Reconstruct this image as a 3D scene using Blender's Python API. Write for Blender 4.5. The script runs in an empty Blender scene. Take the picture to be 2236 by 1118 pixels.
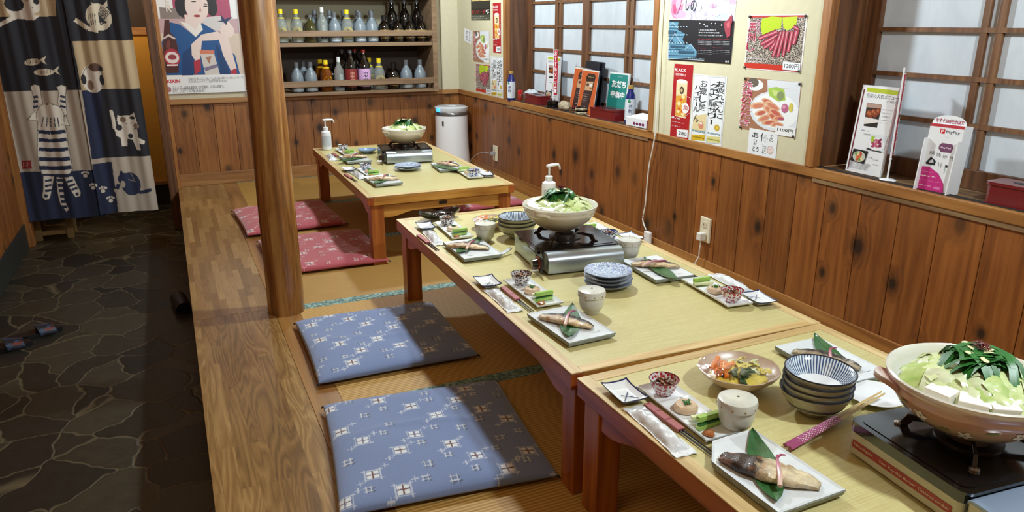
import bpy, math, random
import numpy as np
from math import sin, cos, pi, radians, sqrt, atan2, hypot
from mathutils import Matrix, Vector
rnd = random.Random(7)
C = bpy.context.scene.collection

# ------------------------------------------------------------------ materials
def lin(c):
    return c / 12.92 if c <= .04045 else ((c + .055) / 1.055) ** 2.4
def hexc(h):
    return tuple(lin(int(h[i:i + 2], 16) / 255) for i in (0, 2, 4)) + (1,)
MATS = {}
class NT:
    def __init__(s, name):
        s.m = bpy.data.materials.new(name); s.m.use_nodes = True
        s.t = s.m.node_tree; s.b = s.t.nodes['Principled BSDF']
    def n(s, typ, **kw):
        nd = s.t.nodes.new(typ)
        for k, v in kw.items():
            if k in ('ins',):
                for a, b in v.items(): nd.inputs[a].default_value = b
            else: setattr(nd, k, v)
        return nd
    def l(s, a, b): s.t.links.new(a, b)
    def mapping(s, scale=(1, 1, 1), rot=(0, 0, 0), loc=(0, 0, 0), coord='Object'):
        tc = s.n('ShaderNodeTexCoord'); mp = s.n('ShaderNodeMapping')
        mp.inputs['Scale'].default_value = scale; mp.inputs['Rotation'].default_value = rot; mp.inputs['Location'].default_value = loc
        s.l(tc.outputs[coord], mp.inputs[0]); return mp.outputs[0]
    def noise(s, vec, scale, detail=3, rough=.55, dist=0):
        nd = s.n('ShaderNodeTexNoise'); nd.inputs['Scale'].default_value = scale; nd.inputs['Detail'].default_value = detail
        nd.inputs['Roughness'].default_value = rough; nd.inputs['Distortion'].default_value = dist
        if vec is not None: s.l(vec, nd.inputs['Vector'])
        return nd.outputs['Fac']
    def ramp(s, fac, stops, interp='LINEAR'):
        r = s.n('ShaderNodeValToRGB'); r.color_ramp.interpolation = interp
        e = r.color_ramp.elements
        while len(e) < len(stops): e.new(.5)
        for i, (p, c) in enumerate(stops):
            e[i].position = p; e[i].color = hexc(c) if isinstance(c, str) else (c, c, c, 1)
        s.l(fac, r.inputs[0]); return r.outputs[0]
    def math(s, op, a, b=None, c=None, clamp=False):
        m = s.n('ShaderNodeMath', operation=op, use_clamp=clamp)
        for i, v in enumerate((a, b, c)):
            if v is None: continue
            if isinstance(v, (int, float)): m.inputs[i].default_value = v
            else: s.l(v, m.inputs[i])
        return m.outputs[0]
    def mix(s, fac, a, b, mode='MIX'):
        m = s.n('ShaderNodeMix', data_type='RGBA', blend_type=mode)
        for k, v in ((0, fac), (6, a), (7, b)):
            if isinstance(v, str): m.inputs[k].default_value = hexc(v)
            elif isinstance(v, (int, float)): m.inputs[k].default_value = v
            else: s.l(v, m.inputs[k])
        return m.outputs[2]
    def bump(s, h, strength=.3, dist=.002):
        b = s.n('ShaderNodeBump'); b.inputs['Strength'].default_value = strength; b.inputs['Distance'].default_value = dist
        s.l(h, b.inputs['Height']); s.l(b.outputs[0], s.b.inputs['Normal'])
    def base(s, c): s.l(c, s.b.inputs['Base Color'])
    def rough(s, v): s.b.inputs['Roughness'].default_value = v
def M(name, col, rough=.5, metal=0, var=0, scale=40, bump=0, coat=0, sub=0, emit=None):
    if name in MATS: return MATS[name]
    t = NT(name); t.b.inputs['Base Color'].default_value = hexc(col); t.rough(rough); t.b.inputs['Metallic'].default_value = metal
    if coat: t.b.inputs['Coat Weight'].default_value = coat; t.b.inputs['Coat Roughness'].default_value = .08
    if sub: t.b.inputs['Subsurface Weight'].default_value = sub; t.b.inputs['Subsurface Scale'].default_value = .01
    if emit: t.b.inputs['Emission Color'].default_value = hexc(col); t.b.inputs['Emission Strength'].default_value = emit
    if var or bump:
        f = t.noise(t.mapping(), scale, 4)
        if var:
            t.base(t.mix(t.math('MULTIPLY', f, 1), tuple_hex(col, 1 - var), tuple_hex(col, 1 + var * .6)))
        if bump: t.bump(f, bump, .002)
    MATS[name] = t.m; return t.m
def tuple_hex(col, k):
    return ''.join('%02x' % max(0, min(255, int(int(col[i:i + 2], 16) * k))) for i in (0, 2, 4))
def wood(name, dark, mid, light, axis='Z', scale=1.0, rough=.45, knots=0, island=.25, coat=.15, ring=9, groove=None):
    """grain runs along axis; every board (mesh island) gets its own tone"""
    t = NT(name)
    s = {'X': (.55, 9, 9), 'Y': (9, .55, 9), 'Z': (9, 9, .55)}[axis]
    s = tuple(v * scale for v in s)
    geo = t.n('ShaderNodeNewGeometry')
    tc = t.n('ShaderNodeTexCoord')
    off = t.n('ShaderNodeVectorMath', operation='ADD')
    sc = t.math('MULTIPLY', geo.outputs['Random Per Island'], 37.0)
    cmb = t.n('ShaderNodeCombineXYZ')
    for i in range(3): t.l(sc, cmb.inputs[i])
    t.l(tc.outputs['Object'], off.inputs[0]); t.l(cmb.outputs[0], off.inputs[1])
    vec = off.outputs[0]
    kd = None
    if knots:
        sp = t.n('ShaderNodeSeparateXYZ'); t.l(tc.outputs['Object'], sp.inputs[0]); ck = t.n('ShaderNodeCombineXYZ')
        t.l(t.math('MULTIPLY', sp.outputs['Y' if knots == 1 else 'X'], 6.0), ck.inputs[0]); t.l(t.math('MULTIPLY', sp.outputs['Z'], 4.2), ck.inputs[1])
        vo = t.n('ShaderNodeTexVoronoi', voronoi_dimensions='2D'); vo.inputs['Scale'].default_value = 1.0; vo.inputs['Randomness'].default_value = .95
        t.l(ck.outputs[0], vo.inputs['Vector']); sc_ = t.n('ShaderNodeSeparateColor'); t.l(vo.outputs['Color'], sc_.inputs[0])
        kd = t.math('ADD', vo.outputs['Distance'], t.math('MULTIPLY', t.math('GREATER_THAN', sc_.outputs[0], .55), 1.0)); kd = t.math('DIVIDE', kd, t.math('ADD', .75, sc_.outputs[1]))
    mp = t.n('ShaderNodeMapping'); mp.inputs['Scale'].default_value = s
    t.l(vec, mp.inputs[0])
    v2 = mp.outputs[0]
    if kd is not None:
        push = t.math('MULTIPLY', t.math('SMOOTH_MAX', t.math('SUBTRACT', .30, kd), 0, .08), .9)
        cm = t.n('ShaderNodeCombineXYZ')
        for i in range(3): t.l(push, cm.inputs[i])
        ad = t.n('ShaderNodeVectorMath', operation='ADD'); t.l(v2, ad.inputs[0]); t.l(cm.outputs[0], ad.inputs[1]); v2 = ad.outputs[0]
    f1 = t.noise(v2, .8, 2, .5)
    rings = t.math('FRACT', t.math('MULTIPLY', f1, ring))
    rg = t.math('ABSOLUTE', t.math('SUBTRACT', rings, .5))
    fine = t.noise(v2, 7, 4, .65)
    f = t.math('ADD', t.math('MULTIPLY', rg, .38 if knots else .62), t.math('MULTIPLY', fine, .85 if knots else .75))
    col = t.ramp(f, [(.18, dark), (.5, mid), (.85, light)])
    isl = t.math('ADD', t.math('MULTIPLY', geo.outputs['Random Per Island'], island), 1 - island * .6)
    mul = t.n('ShaderNodeMix', data_type='RGBA', blend_type='MULTIPLY'); mul.inputs[0].default_value = 1
    t.l(col, mul.inputs[6]); t.l(isl, mul.inputs[7]); col = mul.outputs[2]
    if kd is not None:
        big = t.noise(tc.outputs['Object'], 2.2, 2)
        km = t.ramp(kd, [(.0, 1.0), (.065, .95), (.10, .4), (.16, 0.0)])
        hal = t.ramp(kd, [(.05, .55), (.30, 0.0)])
        col = t.mix(hal, col, tuple_hex(dark, .75)); col = t.mix(km, col, '24130b')
        col = t.mix(t.ramp(big, [(.52, 0.0), (.8, .4)]), col, tuple_hex(light, 1.1))
    t.base(col); t.rough(rough); t.b.inputs['Coat Weight'].default_value = coat; t.b.inputs['Coat Roughness'].default_value = .25
    t.bump(f, .12, .001)
    MATS[name] = t.m; return t.m

# ------------------------------------------------------------------ mesh builder
class G:
    def __init__(s): s.v = []; s.f = []; s.mi = []; s.ms = []
    def m(s, mat):
        if mat not in s.ms: s.ms.append(mat)
        return s.ms.index(mat)
    def add(s, vs, fs, mat):
        o = len(s.v); s.v += [tuple(p) for p in vs]; i = s.m(mat)
        for f in fs: s.f.append([o + k for k in f]); s.mi.append(i)
        return s
    def box(s, x0, x1, y0, y1, z0, z1, mat, rz=0, piv=None, c=None):
        vs = [(x, y, z) for z in (z0, z1) for y in (y0, y1) for x in (x0, x1)]
        if rz:
            px, py = piv or ((x0 + x1) / 2, (y0 + y1) / 2); a, b = cos(rz), sin(rz)
            vs = [(px + (x - px) * a - (y - py) * b, py + (x - px) * b + (y - py) * a, z) for x, y, z in vs]
        return s.add(vs, [(0, 2, 3, 1), (4, 5, 7, 6), (0, 1, 5, 4), (2, 6, 7, 3), (0, 4, 6, 2), (1, 3, 7, 5)], mat)
    def lathe(s, prof, mat, seg=32, c=(0, 0, 0), sx=1, sy=1, cap0=True, cap1=True, wob=None):
        n = len(prof); vs = []
        for r, z in prof:
            for k in range(seg):
                a = 2 * pi * k / seg; q = r * (wob(a, z) if wob else 1)
                vs.append((c[0] + q * cos(a) * sx, c[1] + q * sin(a) * sy, c[2] + z))
        fs = [(i * seg + k, i * seg + (k + 1) % seg, (i + 1) * seg + (k + 1) % seg, (i + 1) * seg + k) for i in range(n - 1) for k in range(seg)]
        if cap0: fs.append(tuple(reversed(range(seg))))
        if cap1: fs.append(tuple(range((n - 1) * seg, n * seg)))
        return s.add(vs, fs, mat)
    def tube(s, pts, rad, mat, seg=8, flat=1.0):
        pts = [Vector(p) for p in pts]; n = len(pts); vs = []
        if not isinstance(rad, (list, tuple)): rad = [rad] * n
        up = Vector((0, 0, 1))
        for i, p in enumerate(pts):
            d = (pts[min(i + 1, n - 1)] - pts[max(i - 1, 0)]).normalized()
            a = d.cross(up)
            if a.length < .15: a = d.cross(Vector((1, 0, 0)))
            a.normalize(); b = a.cross(d).normalized()
            for k in range(seg):
                t = 2 * pi * k / seg; vs.append(p + a * cos(t) * rad[i] + b * sin(t) * rad[i] * flat)
        fs = [(i * seg + k, i * seg + (k + 1) % seg, (i + 1) * seg + (k + 1) % seg, (i + 1) * seg + k) for i in range(n - 1) for k in range(seg)]
        fs += [tuple(reversed(range(seg))), tuple(range((n - 1) * seg, n * seg))]
        return s.add(vs, fs, mat)
    def prism(s, poly, z0, z1, mat, side=None, inset=0):
        n = len(poly); vs = [(x, y, z0) for x, y in poly] + [(x, y, z1) for x, y in poly]
        s.add(vs, [tuple(reversed(range(n))), tuple(range(n, 2 * n))], mat)
        return s.add(vs, [(i, (i + 1) % n, n + (i + 1) % n, n + i) for i in range(n)], side or mat)
    def prism_x(s, poly, x0, x1, mat):   # poly in (y,z)
        n = len(poly); vs = [(x0, y, z) for y, z in poly] + [(x1, y, z) for y, z in poly]
        return s.add(vs, [tuple(reversed(range(n))), tuple(range(n, 2 * n))] + [(i, (i + 1) % n, n + (i + 1) % n, n + i) for i in range(n)], mat)
    def prism_y(s, poly, y0, y1, mat):   # poly in (x,z)
        n = len(poly); vs = [(x, y0, z) for x, z in poly] + [(x, y1, z) for x, z in poly]
        return s.add(vs, [tuple(range(n)), tuple(reversed(range(n, 2 * n)))] + [((i + 1) % n, i, n + i, n + (i + 1) % n) for i in range(n)], mat)
    def grid(s, fn, nu, nv, mat, thick=0, mfn=None):
        """fn(u,v) -> point, u,v in 0..1; thick adds an underside"""
        vs = [fn(i / nu, j / nv) for j in range(nv + 1) for i in range(nu + 1)]
        fs = [(j * (nu + 1) + i, j * (nu + 1) + i + 1, (j + 1) * (nu + 1) + i + 1, (j + 1) * (nu + 1) + i) for j in range(nv) for i in range(nu)]
        if not thick:
            if mfn:
                o = len(s.v); s.v += [tuple(p) for p in vs]
                for j in range(nv):
                    for i in range(nu):
                        s.f.append([o + k for k in fs[j * nu + i]]); s.mi.append(s.m(mfn((i + .5) / nu, (j + .5) / nv)))
                return s
            return s.add(vs, fs, mat)
        N = len(vs); o = len(s.v); vv = vs + [(p[0], p[1], p[2] - thick) for p in vs]
        s.v += [tuple(p) for p in vv]
        for j in range(nv):
            for i in range(nu):
                s.f.append([o + k for k in fs[j * nu + i]]); s.mi.append(s.m(mfn((i + .5) / nu, (j + .5) / nv) if mfn else mat))
        i0 = s.m(mat)
        for f in fs: s.f.append([o + N + k for k in reversed(f)]); s.mi.append(i0)
        b = [i for i in range(nu + 1)] + [(j) * (nu + 1) + nu for j in range(1, nv + 1)] + [nv * (nu + 1) + i for i in range(nu - 1, -1, -1)] + [j * (nu + 1) for j in range(nv - 1, 0, -1)]
        side = s.m(mfn(0, 0) if mfn else mat)
        for k in range(len(b)):
            a, c = b[k], b[(k + 1) % len(b)]; s.f.append([o + c, o + a, o + N + a, o + N + c]); s.mi.append(side)
        return s
    def ell(s, c, r, mat, seg=12, rings=8, rot=None):
        vs = []; fs = []
        R = rot or Matrix.Identity(3)
        for i in range(1, rings):
            t = pi * i / rings
            for k in range(seg):
                a = 2 * pi * k / seg; p = R @ Vector((r[0] * sin(t) * cos(a), r[1] * sin(t) * sin(a), -r[2] * cos(t)))
                vs.append((c[0] + p.x, c[1] + p.y, c[2] + p.z))
        for z in (-1, 1):
            p = R @ Vector((0, 0, r[2] * z)); vs.append((c[0] + p.x, c[1] + p.y, c[2] + p.z))
        m = (rings - 1) * seg
        for i in range(rings - 2):
            for k in range(seg): fs.append((i * seg + k, i * seg + (k + 1) % seg, (i + 1) * seg + (k + 1) % seg, (i + 1) * seg + k))
        for k in range(seg):
            fs.append((m, (k + 1) % seg, k)); fs.append((m + 1, (rings - 2) * seg + k, (rings - 2) * seg + (k + 1) % seg))
        return s.add(vs, fs, mat)
    def build(s, name, parent=None, smooth=False, bevel=0, loc=None, rz=None, angle=35, sub=0):
        me = bpy.data.meshes.new(name); me.from_pydata(s.v, [], s.f)
        for m in s.ms: me.materials.append(m)
        me.polygons.foreach_set('material_index', s.mi); me.update()
        o = bpy.data.objects.new(name, me); C.objects.link(o)
        if smooth:
            me.shade_smooth()
            try: me.set_sharp_from_angle(angle=radians(angle))
            except Exception: pass
        if parent is not None: o.parent = parent
        if loc is not None: o.location = loc
        if rz is not None: o.rotation_euler = (0, 0, rz)
        if bevel:
            b = o.modifiers.new('bevel', 'BEVEL'); b.width = bevel; b.segments = 2; b.limit_method = 'ANGLE'; b.angle_limit = radians(40)
        if sub:
            b = o.modifiers.new('sub', 'SUBSURF'); b.levels = sub; b.render_levels = sub
        return o
def tag(o, label, cat, group=None, kind=None):
    o['label'] = label; o['category'] = cat
    if group: o['group'] = group
    if kind: o['kind'] = kind
    return o
def struct(o): o['kind'] = 'structure'; return o
def thing(name, label, cat, loc=(0, 0, 0), rz=0, group=None, kind=None):
    o = bpy.data.objects.new(name, None); C.objects.link(o); o.empty_display_size = .05
    o.location = loc; o.rotation_euler = (0, 0, rz); return tag(o, label, cat, group, kind)
KIDS = {}
def dup(root, loc, rz, label=None, group=None, scale=None, dz=None):
    r = root.copy(); C.objects.link(r); r.location = loc; r.rotation_euler = (0, 0, rz)
    if scale: r.scale = (scale,) * 3 if isinstance(scale, (int, float)) else scale
    if label: r['label'] = label
    if group: r['group'] = group
    for ch in list(root.children):
        c = ch.copy(); C.objects.link(c); c.parent = r
        for g in list(ch.children):
            d = g.copy(); C.objects.link(d); d.parent = c
    return r
class Proto:
    """first call places the original, later calls place copies with labels of their own"""
    def __init__(s, maker): s.maker = maker; s.o = None
    def __call__(s, loc, rz, label, group=None, scale=None):
        if s.o is None:
            s.o = s.maker(); o = s.o; o.location = loc; o.rotation_euler = (0, 0, rz)
            if scale: o.scale = (scale,) * 3 if isinstance(scale, (int, float)) else scale
            o['label'] = label
            if group: o['group'] = group
            return o
        return dup(s.o, loc, rz, label, group, scale if scale else 1.0)

# ------------------------------------------------------------------ printed artwork: flat layered prints in metres on their own sheet
TXT = {}
def text_tris(s, bold):
    if (s, bold) in TXT: return TXT[(s, bold)]
    cu = bpy.data.curves.new('lettering', 'FONT'); cu.body = s; cu.resolution_u = 2 if len(s) > 6 else 3; cu.offset = bold * .006
    o = bpy.data.objects.new('lettering', cu); C.objects.link(o)
    bpy.context.view_layer.update(); me = o.to_mesh()
    vs = np.array([v.co[:2] for v in me.vertices]).reshape(-1, 2); me.calc_loop_triangles(); fs = [tuple(t.vertices) for t in me.loop_triangles]
    o.to_mesh_clear(); bpy.data.objects.remove(o); bpy.data.curves.remove(cu)
    if len(vs):
        lo, hi = vs.min(0), vs.max(0); vs = (vs - lo) / np.maximum(hi - lo, 1e-6)
    TXT[(s, bold)] = (vs, fs); return vs, fs
def ink(h):
    if h == 'granite':
        if h in MATS: return MATS[h]
        t = NT('granite_print'); f = t.noise(t.mapping(), 190, 3, .8); t.base(t.ramp(f, [(.42, '16110f'), (.5, '5e5048'), (.57, 'd0c4b4')])); t.rough(.5); MATS[h] = t.m; return t.m
    return M('print_' + h, tuple_hex(h, .93), .42)
def stroke_polys(w, pts):
    res = []
    for (x0, y0), (x1, y1) in zip(pts[:-1], pts[1:]):
        L = hypot(x1 - x0, y1 - y0) or 1; nx, ny = -(y1 - y0) / L * w / 2, (x1 - x0) / L * w / 2
        res.append([(x0 + nx, y0 + ny), (x0 - nx, y0 - ny), (x1 - nx, y1 - ny), (x1 + nx, y1 + ny)])
    return res
def art_mesh(key, g=None, dz=.00005):
    a = ART[key]; g = g or G(); W, H = a['w'] * 1000, a['h'] * 1000; z = .0006
    g.box(0, a['w'], 0, a['h'], 0, .0005, ink('f2f2f0'))
    cl = lambda p: (min(max(p[0], 0), W), min(max(p[1], 0), H))
    for it in a['items']:
        k, col = it[0], it[1]; mat = ink(col); z += dz
        if k == 'P':
            p = [cl(q) for q in zip(it[2::2], it[3::2])]
            ar = sum(p[i][0] * p[(i + 1) % len(p)][1] - p[(i + 1) % len(p)][0] * p[i][1] for i in range(len(p)))
            if ar < 0: p.reverse()
            if abs(ar) < 1: continue
            g.add([(x / 1000, y / 1000, z) for x, y in p], [tuple(range(len(p)))], mat)
        elif k == 'E':
            cx, cy, rx, ry, ro = it[2:7]; ro = radians(ro)
            p = [(cx + rx * cos(t) * cos(ro) - ry * sin(t) * sin(ro), cy + rx * cos(t) * sin(ro) + ry * sin(t) * cos(ro)) for t in [2 * pi * i / 20 for i in range(20)]]
            p = [cl(q) for q in p]; g.add([(x / 1000, y / 1000, z) for x, y in p], [tuple(range(20))], mat)
        elif k == 'S':
            for q in stroke_polys(it[2], list(zip(it[3::2], it[4::2]))):
                q = [cl(t) for t in q]; g.add([(x / 1000, y / 1000, z) for x, y in q], [(0, 1, 2, 3)], mat)
        elif k in 'TV':
            s_, u0, v0, u1, v1, b = it[2:8]; cells = [(s_, u0, v0, u1, v1)]
            if k == 'V':
                n = len(s_); h = (v1 - v0) / n; cells = [(ch, u0, v1 - (i + .95) * h, u1, v1 - (i + .05) * h) for i, ch in enumerate(s_)]
            for (ch, a0, b0, a1, b1) in cells:
                vs, fs = text_tris(ch, b)
                if k == 'V' and ch == 'ー': a0, a1 = a0 + (a1 - a0) * .42, a0 + (a1 - a0) * .58
                if len(vs): g.add([((a0 + x * (a1 - a0)) / 1000, (b0 + y * (b1 - b0)) / 1000, z) for x, y in vs], fs, mat)
    return g
RIGHT = Matrix(((0, 0, -1), (-1, 0, 0), (0, 1, 0)))   # sheet on the right wall, facing the room
BACK = Matrix(((1, 0, 0), (0, 0, -1), (0, 1, 0)))     # sheet on the back wall
def hang(o, loc, rot):
    o.matrix_world = Matrix.Translation(loc) @ rot.to_4x4(); return o
ART = {
 'poster_beer': dict(u0=-0.0255, v0=0.6975, w=0.5825, h=1.08, plane=6.11, items=[
  ('P','f0efec',0,0,582.5,0,582.5,1080,0,1080),('P','b04a66',130.5,120.5,517.5,120.5,517.5,1604.5,130.5,1604.5),('P','dcc9b4',31.5,436.5,575.5,433.5,572.5,130.5,1.5,134.5),
  ('P','c9a6a8',14.5,530.5,564.5,531.5,564.5,426.5,11.5,429.5),('P','8d7f78',41.5,610.5,168.5,598.5,193.5,530.5,37.5,530.5),('P','d9d2cf',313.5,538.5,443.5,552.5,485.5,440.5,330.5,455.5),
  ('P','1b161c',175.5,857.5,163.5,558.5,187.5,537.5,225.5,578.5,349.5,620.5,369.5,558.5,410.5,565.5,471.5,865.5),('E','1b161c',184.5,618.5,39,74.5,0),('E','1b161c',392.5,613.5,37,65.4,0),
  ('P','efd9cf',199.5,558.5,341.5,551.5,307.5,483.5,261.5,434.5,202.5,496.5),('E','efd9cf',289.5,616.5,79,108.8,0),('E','2a2024',273.5,649.5,17,4,0),('E','2a2024',349.5,618.5,16,4,0),
  ('P','c9a090',313.5,619.5,318.5,582.5,301.5,579.5),('E','a8383c',284.5,550.5,24,9.1,0),('P','3a2a2a',256.5,669.5,298.5,667.5,296.5,663.5,257.5,665.5),
  ('P','3a2a2a',341.5,637.5,371.5,630.5,369.5,626.5,340.5,632.5),('P','10528f',98.5,507.5,161.5,490.5,257.5,407.5,309.5,503.5,410.5,437.5,453.5,335.5,516.5,270.5,536.5,132.5,-1.5,136.5,21.5,361.5),
  ('P','0b3c70',156.5,290.5,216.5,338.5,226.5,148.5,204.5,131.5,130.5,133.5),('P','0b3c70',388.5,364.5,432.5,271.5,466.5,131.5,396.5,133.5),('P','f2ebe2',158.5,515.5,257.5,401.5,313.5,455.5,300.5,509.5,263.5,455.5,209.5,500.5),
  ('P','efd9cf',221.5,352.5,299.5,420.5,410.5,442.5,454.5,402.5,403.5,379.5,297.5,375.5,268.5,246.5,236.5,232.5,215.5,275.5),('P','efd9cf',414.5,385.5,478.5,409.5,502.5,270.5,518.5,169.5,475.5,156.5,432.5,271.5),
  ('E','efd9cf',479.5,447.5,50,52.2,0),('P','efd9cf',465.5,503.5,497.5,514.5,517.5,475.5,467.5,461.5),('P','b52c3e',223.5,233.5,272.5,246.5,265.5,161.5,218.5,134.5),
  ('P','b52c3e',468.5,156.5,516.5,176.5,515.5,133.5,473.5,133.5),('P','22305a',417.5,514.5,449.5,518.5,445.5,562.5,471.5,528.5,529.5,546.5,486.5,509.5,478.5,484.5,462.5,507.5),
  ('P','d97f62',273.5,313.5,374.5,306.5,371.5,279.5,273.5,282.5),('P','d9d0c6',275.5,282.5,371.5,279.5,395.5,127.5,292.5,128.5),('P','82748e',288.5,182.5,380.5,208.5,392.5,187.5,296.5,159.5),
  ('P','b07a60',307.5,259.5,349.5,266.5,329.5,209.5),('P','4c1d19',65.5,524.5,95.5,524.5,92.5,435.5,122.5,394.5,128.5,304.5,112.5,151.5,26.5,150.5,20.5,278.5,39.5,388.5),
  ('P','d8c6c0',35.5,395.5,78.5,425.5,123.5,394.5,112.5,387.5,76.5,408.5,41.5,388.5),('E','b02c3c',81.5,260.5,53,64.5,0),('E','ecdcd6',81.5,260.5,46,42.3,0),
  ('E','9c3a44',82.5,263.5,29,19.2,0),('P','ecdcd6',38.5,201.5,112.5,201.5,112.5,212.5,38.5,212.5),('P','7a3a32',59.5,374.5,82.5,381.5,71.5,319.5,49.5,326.5),
  ('T','e9dccb','E',83.5,639.5,110.5,697.5,3),('T','e9dccb','R',82.5,576.5,121.5,632.5,3),('T','e9dccb','E',85.5,706.5,112.5,763.5,3),('P','f4f4f2',4.5,-16.5,556.5,-16.5,556.5,131.5,4.5,131.5),
  ('T','c8142c','KIRIN',24.5,79.5,113.5,105.5,6),('T','555555','明治時代から親しまれている瓶ビール。当時の広告の図案をもとに作成したポスターです。',172.5,95.5,561.5,114.5,0),('T','555555','お酒を楽しく、おいしく、ほどほどに。',170.5,87.5,405.5,102.5,0),
  ('T','555555','のんだあとはリサイクル。妊娠中や授乳期の飲酒は、',169.5,74.5,442.5,90.5,0),('T','44444a','ストップ！20歳未満飲酒・飲酒運転。お酒は適量で。',57.5,33.5,413.5,56.5,0),('T','44444a','妊娠中・授乳期の飲酒はやめましょう。',55.5,22.5,287.5,41.5,0),
  ('T','44444a','キリンビール株式会社',53.5,6.5,274.5,25.5,0),('E','b07a80',31.5,33.5,15,20.1,0),]),
 'poster_castle': dict(u0=-3.1325, v0=1.027, w=0.4695, h=0.604, plane=2.279, items=[
  ('P','d4d8e8',0,0,469.5,0,469.5,604,0,604),('E','d77c9c',50.5,249,49,57.3,0),('E','c9a3c8',80.5,212,51,18.1,0),('E','b2add8',218.5,214,71,18.2,0),('E','eceef6',345.5,238,96,31.3,0),
  ('E','bcc4e4',385.5,204,69,11,0),('E','e8a8b8',22.5,267,26,30.1,0),('E','e8c4d6',436.5,204,12,9.1,-39.709966120746756),('E','f0e2ee',373.5,226,22,13.2,9.744482053440365),
  ('E','c4c8e8',71.5,330,30.1,16.1,1.0880943680365078),('E','e4e8f6',185.5,209,17,6.1,-56.70661714910172),('E','c4c8e8',210.5,350,20,16.1,-40.261389112016246),
  ('E','d9a6c4',75.5,376,19,7.1,1.226861500464139),('E','d9a6c4',445.5,263,29,10,-10.239480673311633),('E','f0e2ee',253.5,215,28,10,57.71718876865519),
  ('E','c4c8e8',416.5,374,23,10,3.6426859348134),('E','e4e8f6',238.5,211,22,15.1,19.402272000477538),('E','f0e2ee',222.5,216,23,16.1,26.852754464642203),
  ('E','f0e2ee',217.5,371,28,15.1,45.20354113692686),('E','c4c8e8',289.5,245,17,17.1,24.74469676411256),('E','d4b0d8',233.5,304,24,10,27.71158505185109),
  ('E','d4b0d8',222.5,338,24,6.1,38.44799936544203),('E','d9a6c4',340.5,214,30,7.1,8.92979501447968),('E','d4b0d8',22.5,293,33,7.1,2.6835198430715934),
  ('E','d9a6c4',374.5,358,29,6.1,47.75614474740125),('E','f0e2ee',330.5,401,14,12.2,-50.051618711450935),('E','d4b0d8',409.5,403,27,9.1,-44.66554390190151),
  ('E','e4e8f6',422.5,251,23,10,-54.82068050430008),('E','e8c4d6',427.5,376,10,16.1,15.330752798133744),('E','c4c8e8',331.5,351,12,10.2,31.91639239056937),
  ('E','c4c8e8',346.5,215,27,13,-3.266458548202479),('E','f0e2ee',109.5,274,31,6.1,34.60912037619623),('E','c4c8e8',420.5,298,20,9.2,44.9331923959236),
  ('E','c4c8e8',152.5,365,26,14.1,55.07999462536219),('E','d9a6c4',298.5,360,14,6.1,16.209083704640022),('E','e8c4d6',248.5,197,32,8.1,-6.6363053856363905),
  ('E','e4e8f6',119.5,290,30,13.2,-16.820517846993262),('E','e8c4d6',305.5,354,13,9.1,-40.77171017720554),('E','e8c4d6',225.5,401,13,8.1,-32.216948474743106),
  ('E','c4c8e8',102.5,307,22,12,-14.39967494089926),('E','d9a6c4',318.5,247,26,10.2,1.3801610660457229),('E','c4c8e8',254.5,407,30.1,12,50.473959529805285),
  ('E','e8c4d6',301.5,310,21,16.1,13.261240452363637),('E','f0e2ee',148.5,198,19,16.1,-10.529484360371349),('E','d4b0d8',39.5,385,31,15.1,-52.80110709904936),
  ('E','e4e8f6',290.5,314,23,6,-57.10296359100751),('E','d9a6c4',149.5,259,28,8.1,8.586328959519705),('E','f0e2ee',181.5,318,20,7.1,-45.387588033415206),
  ('E','d4b0d8',45.5,231,21,9.1,-47.35187170684149),('E','e8c4d6',282.5,313,25,11,-17.089845872283377),('E','f0e2ee',220.5,240,21,16.1,26.345618922737387),
  ('E','c4c8e8',327.5,323,27,9.1,-32.204716661811304),('E','c4c8e8',219.5,363,26.1,14.1,-49.88269276687451),('E','d77c9c',42.5,255,31,42.3,10),('E','b84c74',36.5,237,14,24.1,15),
  ('E','e8a0b8',64.5,266,20,30.1,-15),('T','3a3a44','の',158.5,224,201.5,276,2),('T','3a3a44','し',120.5,229,146.5,288,2),('S','777788',1.2,309.5,272,323.5,233,325.5,255),
  ('S','777788',1,343.5,249,385.5,265,415.5,269),('P','17161c',-7.5,189,472.5,182,471.5,1,10.5,-1),('P','5d8ea8',-6.5,179,74.5,176,67.5,143,131.5,124,115.5,98,137.5,72,184.5,79,229.5,45,227.5,18,10.5,3),
  ('P','2a4c62',-4.5,164,65.5,162,69.5,158,-4.5,160),('P','2a4c62',-3.5,151,77.5,149,81.5,145,-2.5,147),('P','2a4c62',-0.5,130,115.5,129,119.5,125,-0.5,126),
  ('P','2a4c62',0.5,114,122.5,113,126.5,108,1.5,109),('P','2a4c62',3.5,85,125.5,85,130.5,81,4.5,80),('P','2a4c62',5.5,75,136.5,76,141.5,73,5.5,72),('P','2a4c62',7.5,50,194.5,54,198.5,50,8.5,47),
  ('P','2a4c62',10.5,22,227.5,27,232.5,23,11.5,17),('P','a9cfe0',0.5,158,11.5,157,11.5,153,0.5,154),('P','a9cfe0',23.5,158,34.5,157,34.5,153,24.5,154),
  ('P','a9cfe0',47.5,158,57.5,157,58.5,153,47.5,155),('P','a9cfe0',69.5,158,80.5,157,80.5,154,70.5,155),('P','a9cfe0',92.5,158,102.5,157,103.5,154,93.5,155),
  ('P','a9cfe0',115.5,159,125.5,157,125.5,154,115.5,155),('P','a9cfe0',137.5,159,147.5,157,147.5,154,137.5,155),('P','a9cfe0',4.5,120,15.5,119,15.5,115,4.5,116),
  ('P','a9cfe0',27.5,120,38.5,119,39.5,115,28.5,117),('P','a9cfe0',51.5,121,61.5,119,62.5,116,51.5,117),('P','a9cfe0',74.5,121,84.5,120,85.5,116,74.5,117),
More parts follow.
